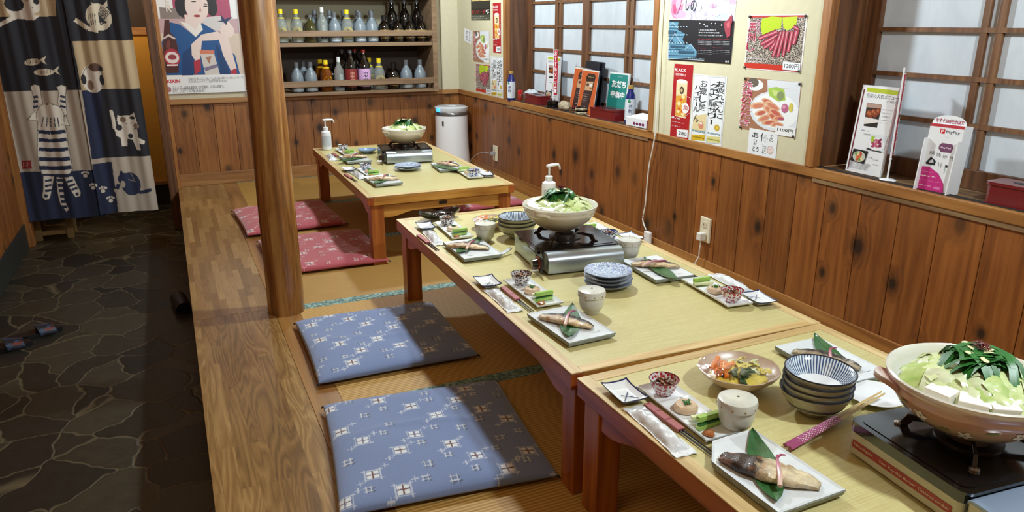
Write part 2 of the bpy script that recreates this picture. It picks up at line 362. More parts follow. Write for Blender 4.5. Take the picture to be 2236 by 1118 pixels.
  ('P','a9cfe0',96.5,121,107.5,120,107.5,116,97.5,118),('P','a9cfe0',119.5,121,129.5,120,129.5,117,119.5,118),('P','a9cfe0',141.5,122,151.5,121,152.5,117,141.5,118),
  ('P','a9cfe0',8.5,82,19.5,81,19.5,77,9.5,78),('P','a9cfe0',32.5,82,42.5,81,43.5,77,32.5,78),('P','a9cfe0',55.5,83,65.5,82,66.5,78,55.5,79),('P','a9cfe0',78.5,83,88.5,82,89.5,79,78.5,79),
  ('P','a9cfe0',101.5,84,111.5,83,111.5,79,101.5,80),('P','a9cfe0',123.5,84,133.5,83,134.5,80,123.5,81),('P','a9cfe0',145.5,85,155.5,84,156.5,80,146.5,81),
  ('P','a9cfe0',12.5,43,23.5,42,24.5,38,13.5,39),('P','a9cfe0',36.5,44,47.5,43,47.5,39,36.5,40),('P','a9cfe0',59.5,45,70.5,44,70.5,40,59.5,41),('P','a9cfe0',82.5,45,93.5,44,93.5,41,82.5,42),
  ('P','a9cfe0',105.5,46,115.5,45,116.5,42,105.5,42),('P','2d5068',-1.5,140,68.5,137,49.5,120,0.5,120),('P','2d5068',22.5,69,137.5,68,138.5,58,24.5,58),
  ('P','2d5068',88.5,46,214.5,46,203.5,34,90.5,34),('P','2d5068',4.5,96,41.5,96,42.5,85,6.5,84),('S','e3eef4',1.5,11.5,78,53.5,125,121.5,71),('S','e3eef4',1.2,134.5,48,182.5,76,229.5,45),
  ('S','e3eef4',1.2,-2.5,158,32.5,175,77.5,149),('S','c9dde8',2,13.5,6,291.5,8),('S','4d88a8',1.5,46.5,48,72.5,55,129.5,52),('P','a03c4c',403.5,174,430.5,187,453.5,210,461.5,182,453.5,157,455.5,119,436.5,110,418.5,138),
  ('P','c8606c',424.5,171,444.5,182,447.5,154,431.5,152),('T','e8e8ec','くまもとの恵みを味わう',234.5,139,357.5,146,1),('T','e8e8ec','春のおすすめ料理をご用意',236.5,128,381.5,134,1),
  ('T','e8e8ec','いたしました。ぜひご賞味くださいませ',237.5,116,405.5,122,1),('T','d8d8e0','春の宴',277.5,156,299.5,162,1),('T','c8404c','おすすめコース料理',234.5,99,323.5,103,1),
  ('T','dcdce2','旬の食材を使った逸品料理',235.5,91,332.5,94,1),('T','dcdce2','旬の食材を使った逸品料理',236.5,84,333.5,87,1),('T','dcdce2','旬の食材を使った逸品料理',236.5,77,334.5,80,1),
  ('T','c8404c','飲み放題付',238.5,61,298.5,64,1),('T','dcdce2','お一人様より承ります予約制',240.5,51,337.5,54,1),('T','dcdce2','お一人様より承ります予約制',240.5,44,338.5,46,1),('T','dcdce2','お一人様より承ります予約制',241.5,36,339.5,39,1),
  ('T','c8404c','おすすめコース料理',341.5,102,448.5,105,1),('T','dcdce2','旬の食材を使った逸品料理',342.5,93,456.5,96,1),('T','dcdce2','旬の食材を使った逸品料理',343.5,87,456.5,89,1),
  ('T','dcdce2','旬の食材を使った逸品料理',344.5,80,457.5,82,1),('T','c8404c','飲み放題付',346.5,65,425.5,68,1),('T','dcdce2','お一人様より承ります予約制',347.5,55,461.5,57,1),('T','dcdce2','お一人様より承ります予約制',348.5,48,462.5,50,1),
  ('T','dcdce2','お一人様より承ります予約制',349.5,41,463.5,42,1),('T','e8e8ec','熊本',437.5,6,467.5,14,2),('T','b8d0e0','春のフェアー開催中',168.5,12,295.5,16,1),('E','e8d8dc',241.5,171,4,3,0),
  ('E','e8d8dc',273.5,167,5,3.2,0),('E','e8d8dc',322.5,171,4,3,0),('E','e8d8dc',352.5,171,4,3,0),('E','e8d8dc',394.5,164,5,3.2,0),]),
 'poster_highball': dict(u0=-3.0725, v0=0.6545, w=0.148, h=0.355, plane=2.279, items=[
  ('P','b01822',0,0,148,0,148,355,0,355),('T','f4ecec','BLACK',4.5,319.5,97.5,334.5,4),('T','f4ecec','HIGHBALL',9.5,300.5,97.5,311.5,2),('T','f0d8d8','ブラックハイボール',5.5,293.5,96.5,292.5,0),
  ('P','e9d9ae',26.5,269.5,112.5,278.5,116.5,100.5,33.5,104.5),('E','f5efe0',69.5,274.5,43.1,10,0),('P','e2a23c',29.5,203.5,110.5,210.5,115.5,110.5,35.5,108.5),
  ('P','f6e2a4',33.5,222.5,49.5,234.5,63.5,223.5,51.5,214.5),('P','f6e2a4',70.5,200.5,88.5,213.5,104.5,202.5,90.5,191.5),('P','f6e2a4',35.5,165.5,55.5,180.5,73.5,168.5,58.5,155.5),
  ('P','f6e2a4',74.5,163.5,87.5,173.5,100.5,164.5,89.5,155.5),('P','f6e2a4',38.5,127.5,54.5,139.5,69.5,129.5,56.5,119.5),('P','f6e2a4',74.5,118.5,92.5,131.5,108.5,120.5,94.5,109.5),
  ('E','d8622c',70.5,187.5,9.1,7.1,0),('E','d8622c',59.5,142.5,9.1,7.1,0),('E','d8622c',86.5,132.5,10,7.1,0),('E','3a2a24',72.5,232.5,16,18.1,0),('E','c9b184',72.5,232.5,9,10,0),
  ('E','f4f0ee',110.5,150.5,28.2,25.2,0),('T','b01822','角',93.5,139.5,127.5,164.5,2),('S','e8c8c8',2,119.5,207.5,145.5,200.5,148.5,132.5,110.5,109.5),('T','f4ecec','濃いめ',1.5,90.5,76.5,101.5,3),
  ('T','f4ecec','炭酸強め',4.5,74.5,109.5,77.5,3),('T','f4ecec','うまい!',9.5,53.5,80.5,58.5,3),('P','f4f4f4',54.5,42.5,142.5,48.5,142.5,10.5,56.5,4.5),('T','30384a','280',71.5,17.5,134.5,34.5,3),
  ]),
 'poster_drink_slips': dict(u0=-2.9165, v0=0.658, w=0.2365, h=0.311, plane=2.279, items=[
  ('P','eef3f6',0,0,236.5,0,236.5,311,0,311),('S','3c5058',1.1,5.5,304,115.5,308),('S','3c5058',1.1,115.5,308,121.5,1),('S','3c5058',1.1,121.5,1,13.5,-4),
  ('S','3c5058',1.1,13.5,-4,5.5,304),('S','3c5058',1.1,125.5,306,224.5,309),('S','3c5058',1.1,224.5,309,232.5,12),('S','3c5058',1.1,232.5,12,129.5,3),('S','3c5058',1.1,129.5,3,125.5,306),
  ('P','e5d3a0',21.5,117,114.5,136,116.5,57,17.5,51),('P','d8b428',15.5,28,115.5,38,115.5,10,15.5,2),('P','e0d890',129.5,34,225.5,43,225.5,15,130.5,7),
  ('V','2a2c34','お蔵し酸',55.5,147,105.5,291,1),('V','2a2c34','ハイボール',13.5,137,62.5,264,1),('T','2a2c34','ん',20.5,90,60.5,126,2),('V','2a2c34','お疲れさんに',169.5,122,227.5,292,1),
  ('V','2a2c34','クエン酸サワー',123.5,90,184.5,280,1),('E','d88a70',81.5,80,19.1,18.1,0),('E','f0e0d0',79.5,89,12.2,6.1,0),('E','d8b43c',196.5,82,18.1,15.1,0),
  ('E','8a7430',196.5,82,11,9.1,0),('E','e8cc58',196.5,82,9.1,8.1,0),('T','2c8090','500円',18.5,44,111.5,54,2),('T','2c8090','550円',132.5,48,222.5,56,2),
  ('T','7a5a10','430円',22.5,17,110.5,23,2),('T','8a9a20','480円',135.5,20,220.5,27,2),]),
 'poster_raw_meat': dict(u0=-2.576, v0=1.012, w=0.3265, h=0.2205, plane=2.279, items=[
  ('P','f2ecec',0,0,326.5,0,326.5,220.5,0,220.5),('P','granite',6.5,24.3,320,24.3,320,209.5,6.5,209.5),('P','c8321f',0,3.3,316.7,3.3,316.7,25.4,0,25.4),
  ('P','b83a34',6.5,209.5,320,209.5,320,217.2,6.5,217.2),('P','b6cf1e',80,204,134,214,192,210,194,169,155,160,94,138,76,174),('P','c3d62a',195,210,276,213,272,178,230,160,207,169),
  ('P','4c1020',80,118,68,124,69,134,165,164,177,156,179,145),('P','a83248',79,120,70,125,70,132,167,162,176,156,177,147),('P','c05a6c',77,123,72,125,72,129,169,159,174,155,175,151),
  ('P','e0a0a8',75,125,73,126,73,127,171,156,173,155,173,154),('P','4c1020',97,97,85,102,84,111,170,149,183,142,186,132),('P','a83248',96,98,86,102,85,109,172,147,182,142,184,134),
  ('P','c05a6c',93,101,88,103,88,107,175,144,180,141,181,137),('P','e0a0a8',91,103,90,104,90,105,177,142,179,141,179,139),('P','4c1020',117,84,105,87,103,96,176,139,189,134,194,125),
  ('P','a83248',116,85,106,88,104,94,178,138,188,134,192,126),('P','c05a6c',113,87,108,89,107,92,182,135,187,133,189,129),('P','e0a0a8',111,89,109,89,109,90,184,133,186,132,187,131),
  ('P','4c1020',155,78,142,78,136,86,183,146,197,144,206,136),('P','a83248',153,79,143,79,138,85,186,145,196,143,204,137),('P','c05a6c',149,80,144,80,141,83,190,143,196,142,199,139),
  ('P','e0a0a8',147,81,145,81,144,82,193,142,195,141,196,140),('P','4c1020',176,57,163,53,155,61,184,155,199,157,210,149),('P','a83248',174,58,164,55,157,61,187,154,198,156,207,150),
  ('P','c05a6c',170,58,165,57,161,60,192,153,198,154,202,151),('P','e0a0a8',167,59,165,58,164,59,195,153,197,153,199,152),('P','4c1020',203,58,192,53,182,60,200,157,214,160,225,153),
  ('P','a83248',201,58,192,54,185,60,203,157,213,159,223,154),('P','c05a6c',197,58,192,57,189,60,208,156,213,157,218,154),('P','e0a0a8',194,59,193,58,191,59,211,156,213,156,214,155),
  ('P','4c1020',232,62,222,57,213,63,218,157,231,160,242,154),('P','a83248',230,62,222,58,215,63,221,156,231,159,240,154),('P','c05a6c',227,62,223,60,219,63,225,156,230,157,235,155),
  ('P','e0a0a8',224,62,223,62,221,63,229,156,230,156,232,155),('P','4c1020',257,78,246,75,236,80,243,157,257,160,270,154),('P','a83248',255,78,246,76,238,80,246,157,257,159,267,154),
  ('P','c05a6c',251,79,246,77,242,80,251,156,257,157,262,155),('P','e0a0a8',248,79,247,79,245,79,254,156,256,156,258,155),('P','4c1020',284,106,271,105,259,110,267,167,283,167,298,162),
  ('P','a83248',281,107,271,106,262,110,270,166,283,166,294,162),('P','c05a6c',276,108,271,107,267,109,276,165,282,165,288,163),('P','e0a0a8',273,108,271,108,270,109,280,165,282,165,284,164),
  ('P','4c1020',294,171,292,164,286,158,256,168,260,176,266,183),('P','a83248',293,169,291,164,287,160,257,169,260,176,265,181),('P','c05a6c',292,167,291,164,288,162,259,172,261,176,263,178),
  ('P','e0a0a8',291,165,290,164,289,164,260,174,261,175,262,176),('V','f6dfe4','馬刺し',1,71,58,194,3),('V','b02c48','馬刺し',5,73,54,192,1),('V','e8a8c0','とろける',51,148,76,203,1),
  ('T','f2e8ea','新鮮な味をどうぞ',18,40,139,49,1),('T','f2e8ea','数量限定の一品です',20,28,132,34,1),('P','f0f4f6',226,40,320,38,321,8,228,8),('T','2a3440','1200円',236,14,315,33,2),
  ]),
 'poster_seared_chicken': dict(u0=-2.569, v0=0.7565, w=0.3285, h=0.2205, plane=2.279, items=[
  ('P','a8775c',0,0,328.5,0,328.5,220.5,0,220.5),('E','f0f2f4',68,192.5,52.2,24.2,0),('E','6b6258',57,201.5,34.1,19.2,0),('P','e2e8ee',139,218.5,325,221.5,331,2.5,227,-2.5,157,123.5),
  ('E','dfe6ec',195,93.5,144.8,80.9,0),('E','f5f8fa',199,96.5,132.6,71.8,0),('P','a9cc5a',148,183.5,197,193.5,240,187.5,254,144.5,214,134.5,161,154.5),
  ('P','cfe08a',170,179.5,225,177.5,228,154.5,186,156.5),('E','8a9a6a',223,159.5,20.1,18.2,0),('E','e6b48e',97,108.5,46.3,14.3,10),('E','d2846a',101,107.5,33.1,9.2,10),
  ('E','e6b48e',152,129.5,35.1,12,-10),('E','c9685a',155,128.5,26.1,8.1,-10),('E','e6b48e',184,114.5,45.2,14.1,-15),('E','d2846a',187,113.5,33.1,9.2,-15),
  ('E','e6b48e',119,79.5,35.2,12.2,15),('E','c9685a',123,79.5,25.1,8.1,15),('E','e6b48e',165,96.5,34.2,14.1,-20),('E','d2846a',169,96.5,24.1,10,-20),('E','e6b48e',205,88.5,39.3,13,-15),
  ('E','c9685a',208,88.5,28.2,9.1,-15),('E','e6b48e',144,60.5,41.3,12.2,20),('E','d2846a',148,60.5,29.2,8.1,20),('E','e6b48e',190,72.5,30.1,12.2,-20),('E','c9685a',194,71.5,21.1,8.1,-20),
  ('E','e6b48e',224,69.5,30.3,10.2,10),('E','d2846a',228,69.5,21.1,7.1,10),('E','e6b48e',177,46.5,46.3,11,10),('E','c9685a',180,45.5,33.2,7.1,10),('E','e6b48e',220,42.5,37.2,11.2,5),
  ('E','d2846a',223,41.5,27.2,7.1,5),('E','c06a8c',255,112.5,19,18.2,0),('E','dca0b8',250,117.5,10,7.1,0),('E','b5546e',241,68.5,16.1,6.1,0),('E','d8cc58',288,118.5,11,18.2,0),
  ('V','ffffff','赤鶏のたたき',-9,12.5,62,205.5,3),('V','d0466a','赤鶏のたたき',-5,13.5,58,204.5,0.5),('T','d87a90','さっぱりポン酢でどうぞ',134,208.5,308,208.5,1),('T','d87a90','おつまみに最適な一品',142,192.5,309,191.5,1),
  ('P','f3f5f6',215,38.5,326,41.5,328,2.5,218,0.5),('T','1c1c20','1100円',227,17.5,316,31.5,3),]),
 'poster_note': dict(u0=-2.507, v0=0.655, w=0.171, h=0.109, plane=2.277, items=[
  ('P','eef2f6',0,0,171,0,171,109,0,109),('V','22242c','その',124,66,148,98,1),('T','22242c','優',71,61,121,99,2),('V','22242c','しさに',90,11,113,53,1),('T','22242c','あ',20,71,59,94,2),
  ('V','22242c','りが',33,40,53,65,1),('T','22242c','とう',31,13,68,35,2),('E','5a4a48',136,32,18.2,17.1,0),('E','f0dcd6',136,32,16.1,16.1,0),('E','40302c',130,35,2.2,2,0),
  ('E','40302c',140,36,2,2,0),('S','a04848',0.7,131,25,137,23,143,27),]),
 'poster_black_yellow': dict(u0=-5.7825, v0=1.218, w=0.393, h=0.3095, plane=2.279, items=[
  ('P','2c2a26',0,0,393,0,393,309.5,0,309.5),('P','dcc582',11.8,142.4,381.2,142.4,381.2,309.5,11.8,309.5),('S','3a2a1a',2.5,170.5,150,256.5,131,241.5,148),
  ('P','1c1816',3.5,39,389.5,39,389.5,89,3.5,89),('T','c02c34','カンバーグ',10.5,45,291.5,80,3),('T','f0f0e8','軽',303.5,44,377.5,79,3),('P','4c4c3e',0.5,1,388.5,1,388.5,41,0.5,41),
  ('T','c8c8b8','ランチタイムのご案内です',16.5,23,272.5,33,1),('T','c8c8b8','ご注文はスタッフまで',16.5,8,365.5,19,1),]),
 'poster_slanted_note': dict(u0=-5.952, v0=1.0585, w=0.157, h=0.103, plane=2.277, items=[
  ('P','f2f5f8',0,0,157,0,157,103,0,103),('V','3a4a6a','おすすめ',100,11.5,142,98.5,1),('V','3a4a6a','あります',40,10.5,83,93.5,1),]),
 'menu_popular': dict(u0=-2.0315, v0=0.664, w=0.154, h=0.321, plane=2.36, items=[
  ('P','eef0f2',0,0,154,0,154,321,0,321),('P','70242c',5.4,6.4,11.6,6.4,11.6,308.2,5.4,308.2),('P','bccb28',20.5,316,159.5,313,160.5,297,20.5,300),('T','3a3c48','当店の人気メニュー',24.5,279,160.5,295,1),
  ('T','3a3c48','ご紹介',116.5,268,162.5,275,1),('P','2a2420',32.5,261,98.5,259,98.5,175,39.5,175),('P','ece6e0',36.5,208,98.5,205,97.5,195,39.5,182),('P','b89888',34.5,260,98.5,258,97.5,245,35.5,244),
  ('E','8a3c1c',48.5,223,10,13.2,-15),('E','c0703c',46.5,226,4.1,5.1,-15),('E','8a3c1c',59.5,219,11,13.2,-15),('E','c0703c',57.5,223,5,6.1,-15),('E','8a3c1c',68.5,228,11,13.2,-15),
  ('E','c0703c',66.5,231,5.1,5.1,-15),('E','8a3c1c',79.5,224,11,13.3,-15),('E','c0703c',78.5,227,4.1,5.1,-15),('E','8a3c1c',88.5,233,11,13.3,-15),('E','c0703c',87.5,236,4.1,5.1,-15),
  ('T','555a66','皮はパリッと',105.5,241,149.5,244,1),('T','555a66','中はふんわり',107.5,229,146.5,232,1),('T','555a66','の名物です',109.5,216,143.5,220,1),('T','555a66','手羽先唐揚げ一人前',98.5,204,153.5,206,1),
  ('T','555a66','480円',103.5,195,141.5,196,1),('T','555a66','馬刺し一皿',33.5,158,69.5,161,1),('T','555a66','1200円',49.5,143,76.5,149,1),('P','dfe6ea',83.5,150,152.5,151,149.5,92,77.5,90),
  ('P','20222a',74.5,98,140.5,94,138.5,89,73.5,92),('E','f2f4f4',111.5,116,34.4,23.3,0),('E','b04468',95.5,128,9.1,5.1,-45),('E','c96a80',109.5,130,9.1,5.1,-5),
  ('E','8a2c50',123.5,132,9.1,5.1,35),('E','b04468',97.5,118,9.1,5.1,-15),('E','c96a80',111.5,120,9.1,5.1,25),('E','8a2c50',125.5,122,9.1,5.1,-25),('E','b04468',99.5,108,9.1,5.1,15),
  ('E','c96a80',113.5,110,9.1,5.1,-35),('E','8a2c50',127.5,112,9.1,5.1,5),('P','a9cc3a',84.5,144,98.5,145,97.5,121,87.5,122),('P','191a1e',17.5,87,84.5,86,77.5,37,12.5,42),
  ('E','c9cdb8',48.5,61,28.4,20.4,0),('E','e06a3c',48.5,59,12.2,10.2,0),('E','7aa048',34.5,70,8.1,5.1,0),('E','c0503c',43.5,49,8.2,4,30),('E','e8d8b0',44.5,71,8.2,4.1,60),
  ('E','7aa048',53.5,51,8.1,5.1,90),('E','c0503c',54.5,73,8.1,5.1,120),('E','e8d8b0',63.5,53,8.1,5.1,150),('T','555a66','もつ鍋',85.5,63,107.5,67,1),('T','555a66','1人前',111.5,58,134.5,62,1),
  ('T','555a66','990円',116.5,41,138.5,44,1),('T','6a6e78','※写真はイメージですご注文は二人前から',8.5,41,105.5,31,1),('T','6a6e78','※写真はイメージですご注文は二人前から',9.5,32,100.5,23,1),
  ('T','6a6e78','※写真はイメージですご注文は二人前から',10.5,23,95.5,15,1),]),
 'menu_teal': dict(u0=-3.898, v0=0.723, w=0.2105, h=0.2605, plane=2.4, items=[
  ('P','f0f5f4',0,0,210.5,0,210.5,260.5,0,260.5),('P','2b8f86',3.2,3.9,203.1,3.9,203.1,254,3.2,254),('T','f4f8f8','LINE',90,239,145,241,1),('T','ffffff','友だち',32,176,189,219,6),
  ('T','ffffff','募集中',28,116,186,155,6),('T','e8f4f2','クーポン配信',66,93,128,93,1),('T','e8f4f2','今すぐ登録',68,82,130,81,1),('P','3f9c93',40,50,139,50,139,57,40,57),
  ]),
 'menu_orange': dict(u0=-4.1795, v0=0.716, w=0.2535, h=0.2705, plane=2.36, items=[
  ('P','ece4dc',0,0,253.5,0,253.5,270.5,0,270.5),('P','d2622c',2.5,2.7,249.7,2.7,249.7,261,2.5,261),('P','3a2220',100.5,248,199.5,247,213.5,231,167.5,12,41.5,1,82.5,227),
  ('P','1e1612',77.5,232,208.5,235,208.5,218,73.5,214),('T','d8b060','料理の友',101.5,224,191.5,230,3),('P','c8a884',81.5,197,192.5,203,184.5,149,72.5,144),
  ('E','efe6dc',156.5,180,28.1,10,0),('E','6b4030',114.5,180,23,9,0),('E','d8a070',129.5,160,38.1,7.1,0),('E','8a5038',167.5,160,13,5,0),('T','e8dcd4','店主おすすめの',72.5,121,160.5,123,2),
  ('T','e8dcd4','季節の',71.5,107,140.5,111,2),('T','e8dcd4','一品料理',69.5,96,158.5,98,2),('T','e8dcd4','お刺身盛り合わせ',68.5,83,138.5,86,2),('T','e8dcd4','各種ご用意',67.5,72,156.5,73,2),
  ('E','9a2c30',70.5,18,12,7,0),('E','9a2c30',104.5,23,11,7,0),('E','9a2c30',137.5,28,12,7.1,0),('T','c8a8a0','お品書',88.5,40,119.5,50,2),]),
 'leaflet_print': dict(u0=-1.6715, v0=0.6595, w=0.114, h=0.226, plane=2.31, items=[
  ('P','eef0f2',0,0,114,0,114,226,0,226),('P','c23a44',0,215.8,114,215.8,114,226,0,226),('P','d0242c',36.5,211.5,53.5,209.5,53.5,194.5,37.5,195.5),('T','ffffff','P',40.5,198.5,50.5,207.5,4),
  ('T','4a4a52','PayPay',57.5,195.5,103.5,207.5,3),('T','777a82','現金いらず',58.5,184.5,81.5,185.5,1),('T','777a82','スマホひとつでお支払い',46.5,179.5,97.5,179.5,1),
  ('P','7a4a6a',45.5,158.5,53.5,165.5,87.5,164.5,92.5,153.5,88.5,136.5,54.5,135.5,44.5,146.5),('T','f0e4ee','PayPay',51.5,146.5,86.5,153.5,3),('T','3a3c48','お店',18.5,123.5,35.5,135.5,2),
  ('T','3a3c48','でも',41.5,119.5,57.5,132.5,2),('T','3a3c48','ネット',64.5,115.5,80.5,129.5,2),('T','3a3c48','でも',86.5,111.5,102.5,126.5,2),('P','22242c',12.5,94.5,26.5,115.5,46.5,103.5,44.5,88.5,14.5,89.5),
  ('P','d8dcdc',22.5,100.5,33.5,107.5,39.5,98.5,25.5,93.5),('S','556066',1.2,56.5,101.5,58.5,86.5),('S','556066',1.2,65.5,99.5,66.5,84.5),('S','556066',1.2,80.5,96.5,81.5,81.5),
  ('E','22242c',84.5,91.5,4.1,4.1,0),('S','48a070',1.5,81.5,80.5,81.5,67.5),('P','cc2f84',-9.5,80.5,28.5,81.5,63.5,64.5,87.5,34.5,94.5,0.5,-20.5,0.5),('T','f8e4f0','スマホ決済は',-1.5,65.5,44.5,63.5,1),
  ('T','ffffff','PayPayで、',-4.5,47.5,60.5,52.5,3),('T','ffffff','キャッシュレスを',-8.5,35.5,74.5,34.5,3),('T','ffffff','はじめよう!',-10.5,16.5,47.5,19.5,3),('E','e07ab4',69.5,15.5,12.4,5.1,0),
  ]),
 'noren': dict(u0=-0.976, v0=-0.116, w=0.795, h=1.192, plane=5.9, items=[
  ('P','1a1a22',-228,1783,548,1813,459,874,-145,885),('P','b09a78',-228,1783,416,1808,367,1359,-24,1350),('P','ab9f90',-108,884,460,883,427,332,-48,348),  # cream cloth painted warmer above, greyer below: the lamp light is in the colour
  ('P','1a2340',-48,348,427,332,426,-4,-71,-17),('P','1a1a22',522,1812,941,1829,796,1207,436,1198),('P','b09a78',436,1198,841,1206,841,884,441,879),('P','1a1a22',540,879,841,884,825,411,484,406),
  ('P','1a2340',441,879,554,878,498,405,430,410),('P','ab9f90',430,410,867,408,864,-86,418,-38),('P','1a2340',428,374,549,378,537,-51,404,-36),('E','cfc6b8',174,1398,79,60.8,0),
  ('E','1a1a22',142,1431,53,45.7,0),('E','cfc6b8',252,1422,34,42.6,0),('P','cfc6b8',40,1290,45,1318,128,1363,143,1341),('P','cfc6b8',205,1372,274,1361,237,1333,186,1332),
  ('E','1a1a22',267,1450,16,19.2,0),('S','1a1a22',2,238,1415,250,1409),('E','c2b59e',183,1069,49,21.4,10),('P','c2b59e',224,1083,268,1109,252,1077,261,1053),
  ('S','1a1a22',1.5,166,1082,173,1071,163,1058),('S','1a1a22',1.5,184,1083,189,1071,180,1060),('S','1a1a22',1.5,201,1085,206,1070,197,1062),('S','1a1a22',1.5,218,1087,223,1070,214,1064),
  ('E','1a1a22',149,1070,3,3.2,0),('E','c2b59e',237,1003,58,22.4,3),('P','c2b59e',286,1011,331,1043,315,1010,325,986),('S','1a1a22',1.5,221,1015,227,1005,217,992),
  ('S','1a1a22',1.5,238,1017,244,1005,234,994),('S','1a1a22',1.5,255,1019,261,1004,252,995),('S','1a1a22',1.5,273,1021,278,1004,269,997),('E','1a1a22',195,1004,3,3,0),
  ('P','cfc6b8',143,911,169,925,196,915,195,858,196,800,165,725,138,757,153,817,148,878),('S','3a3634',1.6,143,911,169,925,196,915,195,858,196,800,165,725,138,757,153,817,148,878,143,911),
  ('P','cfc6b8',293,906,322,920,352,907,334,840,325,717,293,719,286,812,301,872),('S','3a3634',1.6,293,906,322,920,352,907,334,840,325,717,293,719,286,812,301,872,293,906),
  ('S','1a2340',5,149,840,177,845),('S','1a2340',5,305,846,336,836),('S','1a2340',5,144,810,172,815),('S','1a2340',5,300,816,331,805),('S','1a2340',5,138,775,166,780),
  ('S','1a2340',5,294,781,325,770),('P','cfc6b8',148,680,306,656,301,499,302,347,257,291,114,312,109,449),('S','3a3634',1.6,148,680,306,656,301,499,302,347,257,291,114,312,109,449,148,680),
  ('S','1a2340',8,140,611,209,603,299,610),('S','1a2340',8,133,557,200,548,298,555),('S','1a2340',8,124,494,189,485,298,490),('S','1a2340',9,115,428,179,419,297,423),
  ('S','1a2340',9,106,369,169,359,296,362),('S','1a2340',8,99,315,160,305,296,307),('P','cfc6b8',93,695,152,760,158,687),('S','3a3634',1.6,93,695,152,760,158,687,93,695),
  ('P','cfc6b8',330,646,315,721,275,658),('S','3a3634',1.6,330,646,315,721,275,658,330,646),('E','cfc6b8',225,718,83.1,84.2,0),('S','1a2340',3.5,186,709,165,645),
  ('S','1a2340',3.5,208,708,194,644),('S','1a2340',3.5,228,707,219,642),('S','1a2340',3.5,250,706,245,641),('S','1a2340',3.5,269,705,269,640),('S','3a3634',1.2,144,696,149,741,179,786,235,803,291,778,309,734,301,672),
  ('E','3a3634',219,792,6.1,5,0),('E','3a3634',256,793,5,5.1,0),('P','cfc6b8',120,312,184,300,159,229,142,174,131,146,103,139,88,163,106,226),('S','3a3634',1.6,120,312,184,300,159,229,142,174,131,146,103,139,88,163,106,226,120,312),
  ('P','cfc6b8',241,295,295,300,314,224,325,182,318,154,288,149,276,178,257,237),('S','3a3634',1.6,241,295,295,300,314,224,325,182,318,154,288,149,276,178,257,237,241,295),
  ('S','1a2340',5,125,273,162,276),('S','1a2340',5,253,262,291,272),('S','1a2340',5,119,238,157,241),('S','1a2340',5,262,233,300,243),('S','1a2340',5,113,203,151,206),
  ('S','1a2340',5,272,205,310,214),('E','1a2340',113,169,11,12.2,0),('E','1a2340',300,171,11,12.2,0),('P','cfc6b8',194,296,237,292,223,215,219,137,235,63,216,45,186,104,182,187),
  ('S','3a3634',1.6,194,296,237,292,223,215,219,137,235,63,216,45,186,104,182,187,194,296),('S','1a2340',7,195,275,234,275),('S','1a2340',7,195,238,233,237),
  ('S','1a2340',7,194,199,232,198),('S','1a2340',7,193,159,230,159),('S','1a2340',7,193,120,229,120),('S','1a2340',7,192,84,228,83),('P','8a1c24',9,425,66,424,62,366,3,366),
  ('S','c8a898',2,19,412,13,378),('S','c8a898',2,28,405,55,406),('S','c8a898',2,28,389,52,390),('S','c8a898',2,43,416,39,376),('E','c2b59e',614,1352,77,87,0),
  ('P','c2b59e',578,1447,596,1418,676,1421,679,1462,650,1430,609,1432),('S','c2b59e',9,471,1337,497,1315,539,1279,598,1264),('S','1a1a22',3,636,1425,614,1374,617,1298),
  ('S','1a1a22',3,643,1420,617,1368,622,1300),('S','1a1a22',3,650,1414,621,1362,628,1303),('S','1a1a22',3,658,1408,624,1356,634,1306),('S','1a1a22',3,665,1402,627,1351,640,1309),
  ('S','1a1a22',3,672,1396,630,1345,646,1312),('S','1a1a22',3,680,1391,634,1339,652,1315),('S','1a1a22',3,687,1385,637,1333,658,1318),('S','1a1a22',3,553,1374,552,1301),
  ('S','1a1a22',3,567,1374,564,1301),('S','1a1a22',3,580,1374,576,1301),('S','1a1a22',3,594,1374,588,1301),('E','cfc6b8',515,949,66,93.1,0),('E','5e4436',542,1027,41,27.3,0),
  ('E','1a1a22',463,950,16,33.5,0),('E','1a1a22',572,942,14,36.3,0),('E','7a6050',497,908,20,34.4,0),('E','1a1a22',575,1016,13,18.2,0),('S','3a3634',1.2,455,973,482,1021,523,1040,575,1016,582,954,565,893),
  ('P','cfc6b8',600,608,620,631,686,604,741,600,742,543,779,517,773,494,739,500,745,453,721,455,702,530,670,536,663,483,628,482,630,542,604,560),('E','cfc6b8',686,649,61.1,52.5,0),
  ('P','cfc6b8',622,663,632,702,668,682),('P','cfc6b8',708,699,738,720,744,665),('S','cfc6b8',7,596,739,601,680,602,608),('E','7d6858',660,669,20,19.2,0),
  ('E','7d6858',738,625,18,19.1,0),('E','1a1a22',629,615,20,21.2,0),('E','1a1a22',693,555,16,17.1,0),('E','1a1a22',721,682,18,10,0),('S','1a1a22',1.5,670,645,680,639),
  ('S','1a1a22',1.5,700,643,714,649),('E','1a2340',648,211,62.3,84.9,0),('E','1a2340',618,250,50.2,43.4,0),('P','1a2340',582,283,598,318,618,284),('P','1a2340',640,278,665,243,653,210),
  ('S','1a2340',8,668,158,711,147,774,166),('E','ab9f90',598,215,14,26.2,0),('S','ab9f90',2,656,290,677,225,635,245),('E','ab9f90',544,173,13,13.2,0),('S','1a2340',8,572,217,553,182),
  ('S','ab9f90',2,602,164,607,130),('E','cfc6b8',371,296,14,13.2,0),('E','cfc6b8',354,317,6.1,8.1,0),('E','cfc6b8',367,322,7,8.1,0),('E','cfc6b8',381,321,7,8.1,0),
  ('E','cfc6b8',392,314,6.1,8.2,0),('E','cfc6b8',408,207,14,13.2,0),('E','cfc6b8',391,228,7,8.1,0),('E','cfc6b8',405,234,7.1,8.1,0),('E','cfc6b8',419,232,7,8.1,0),
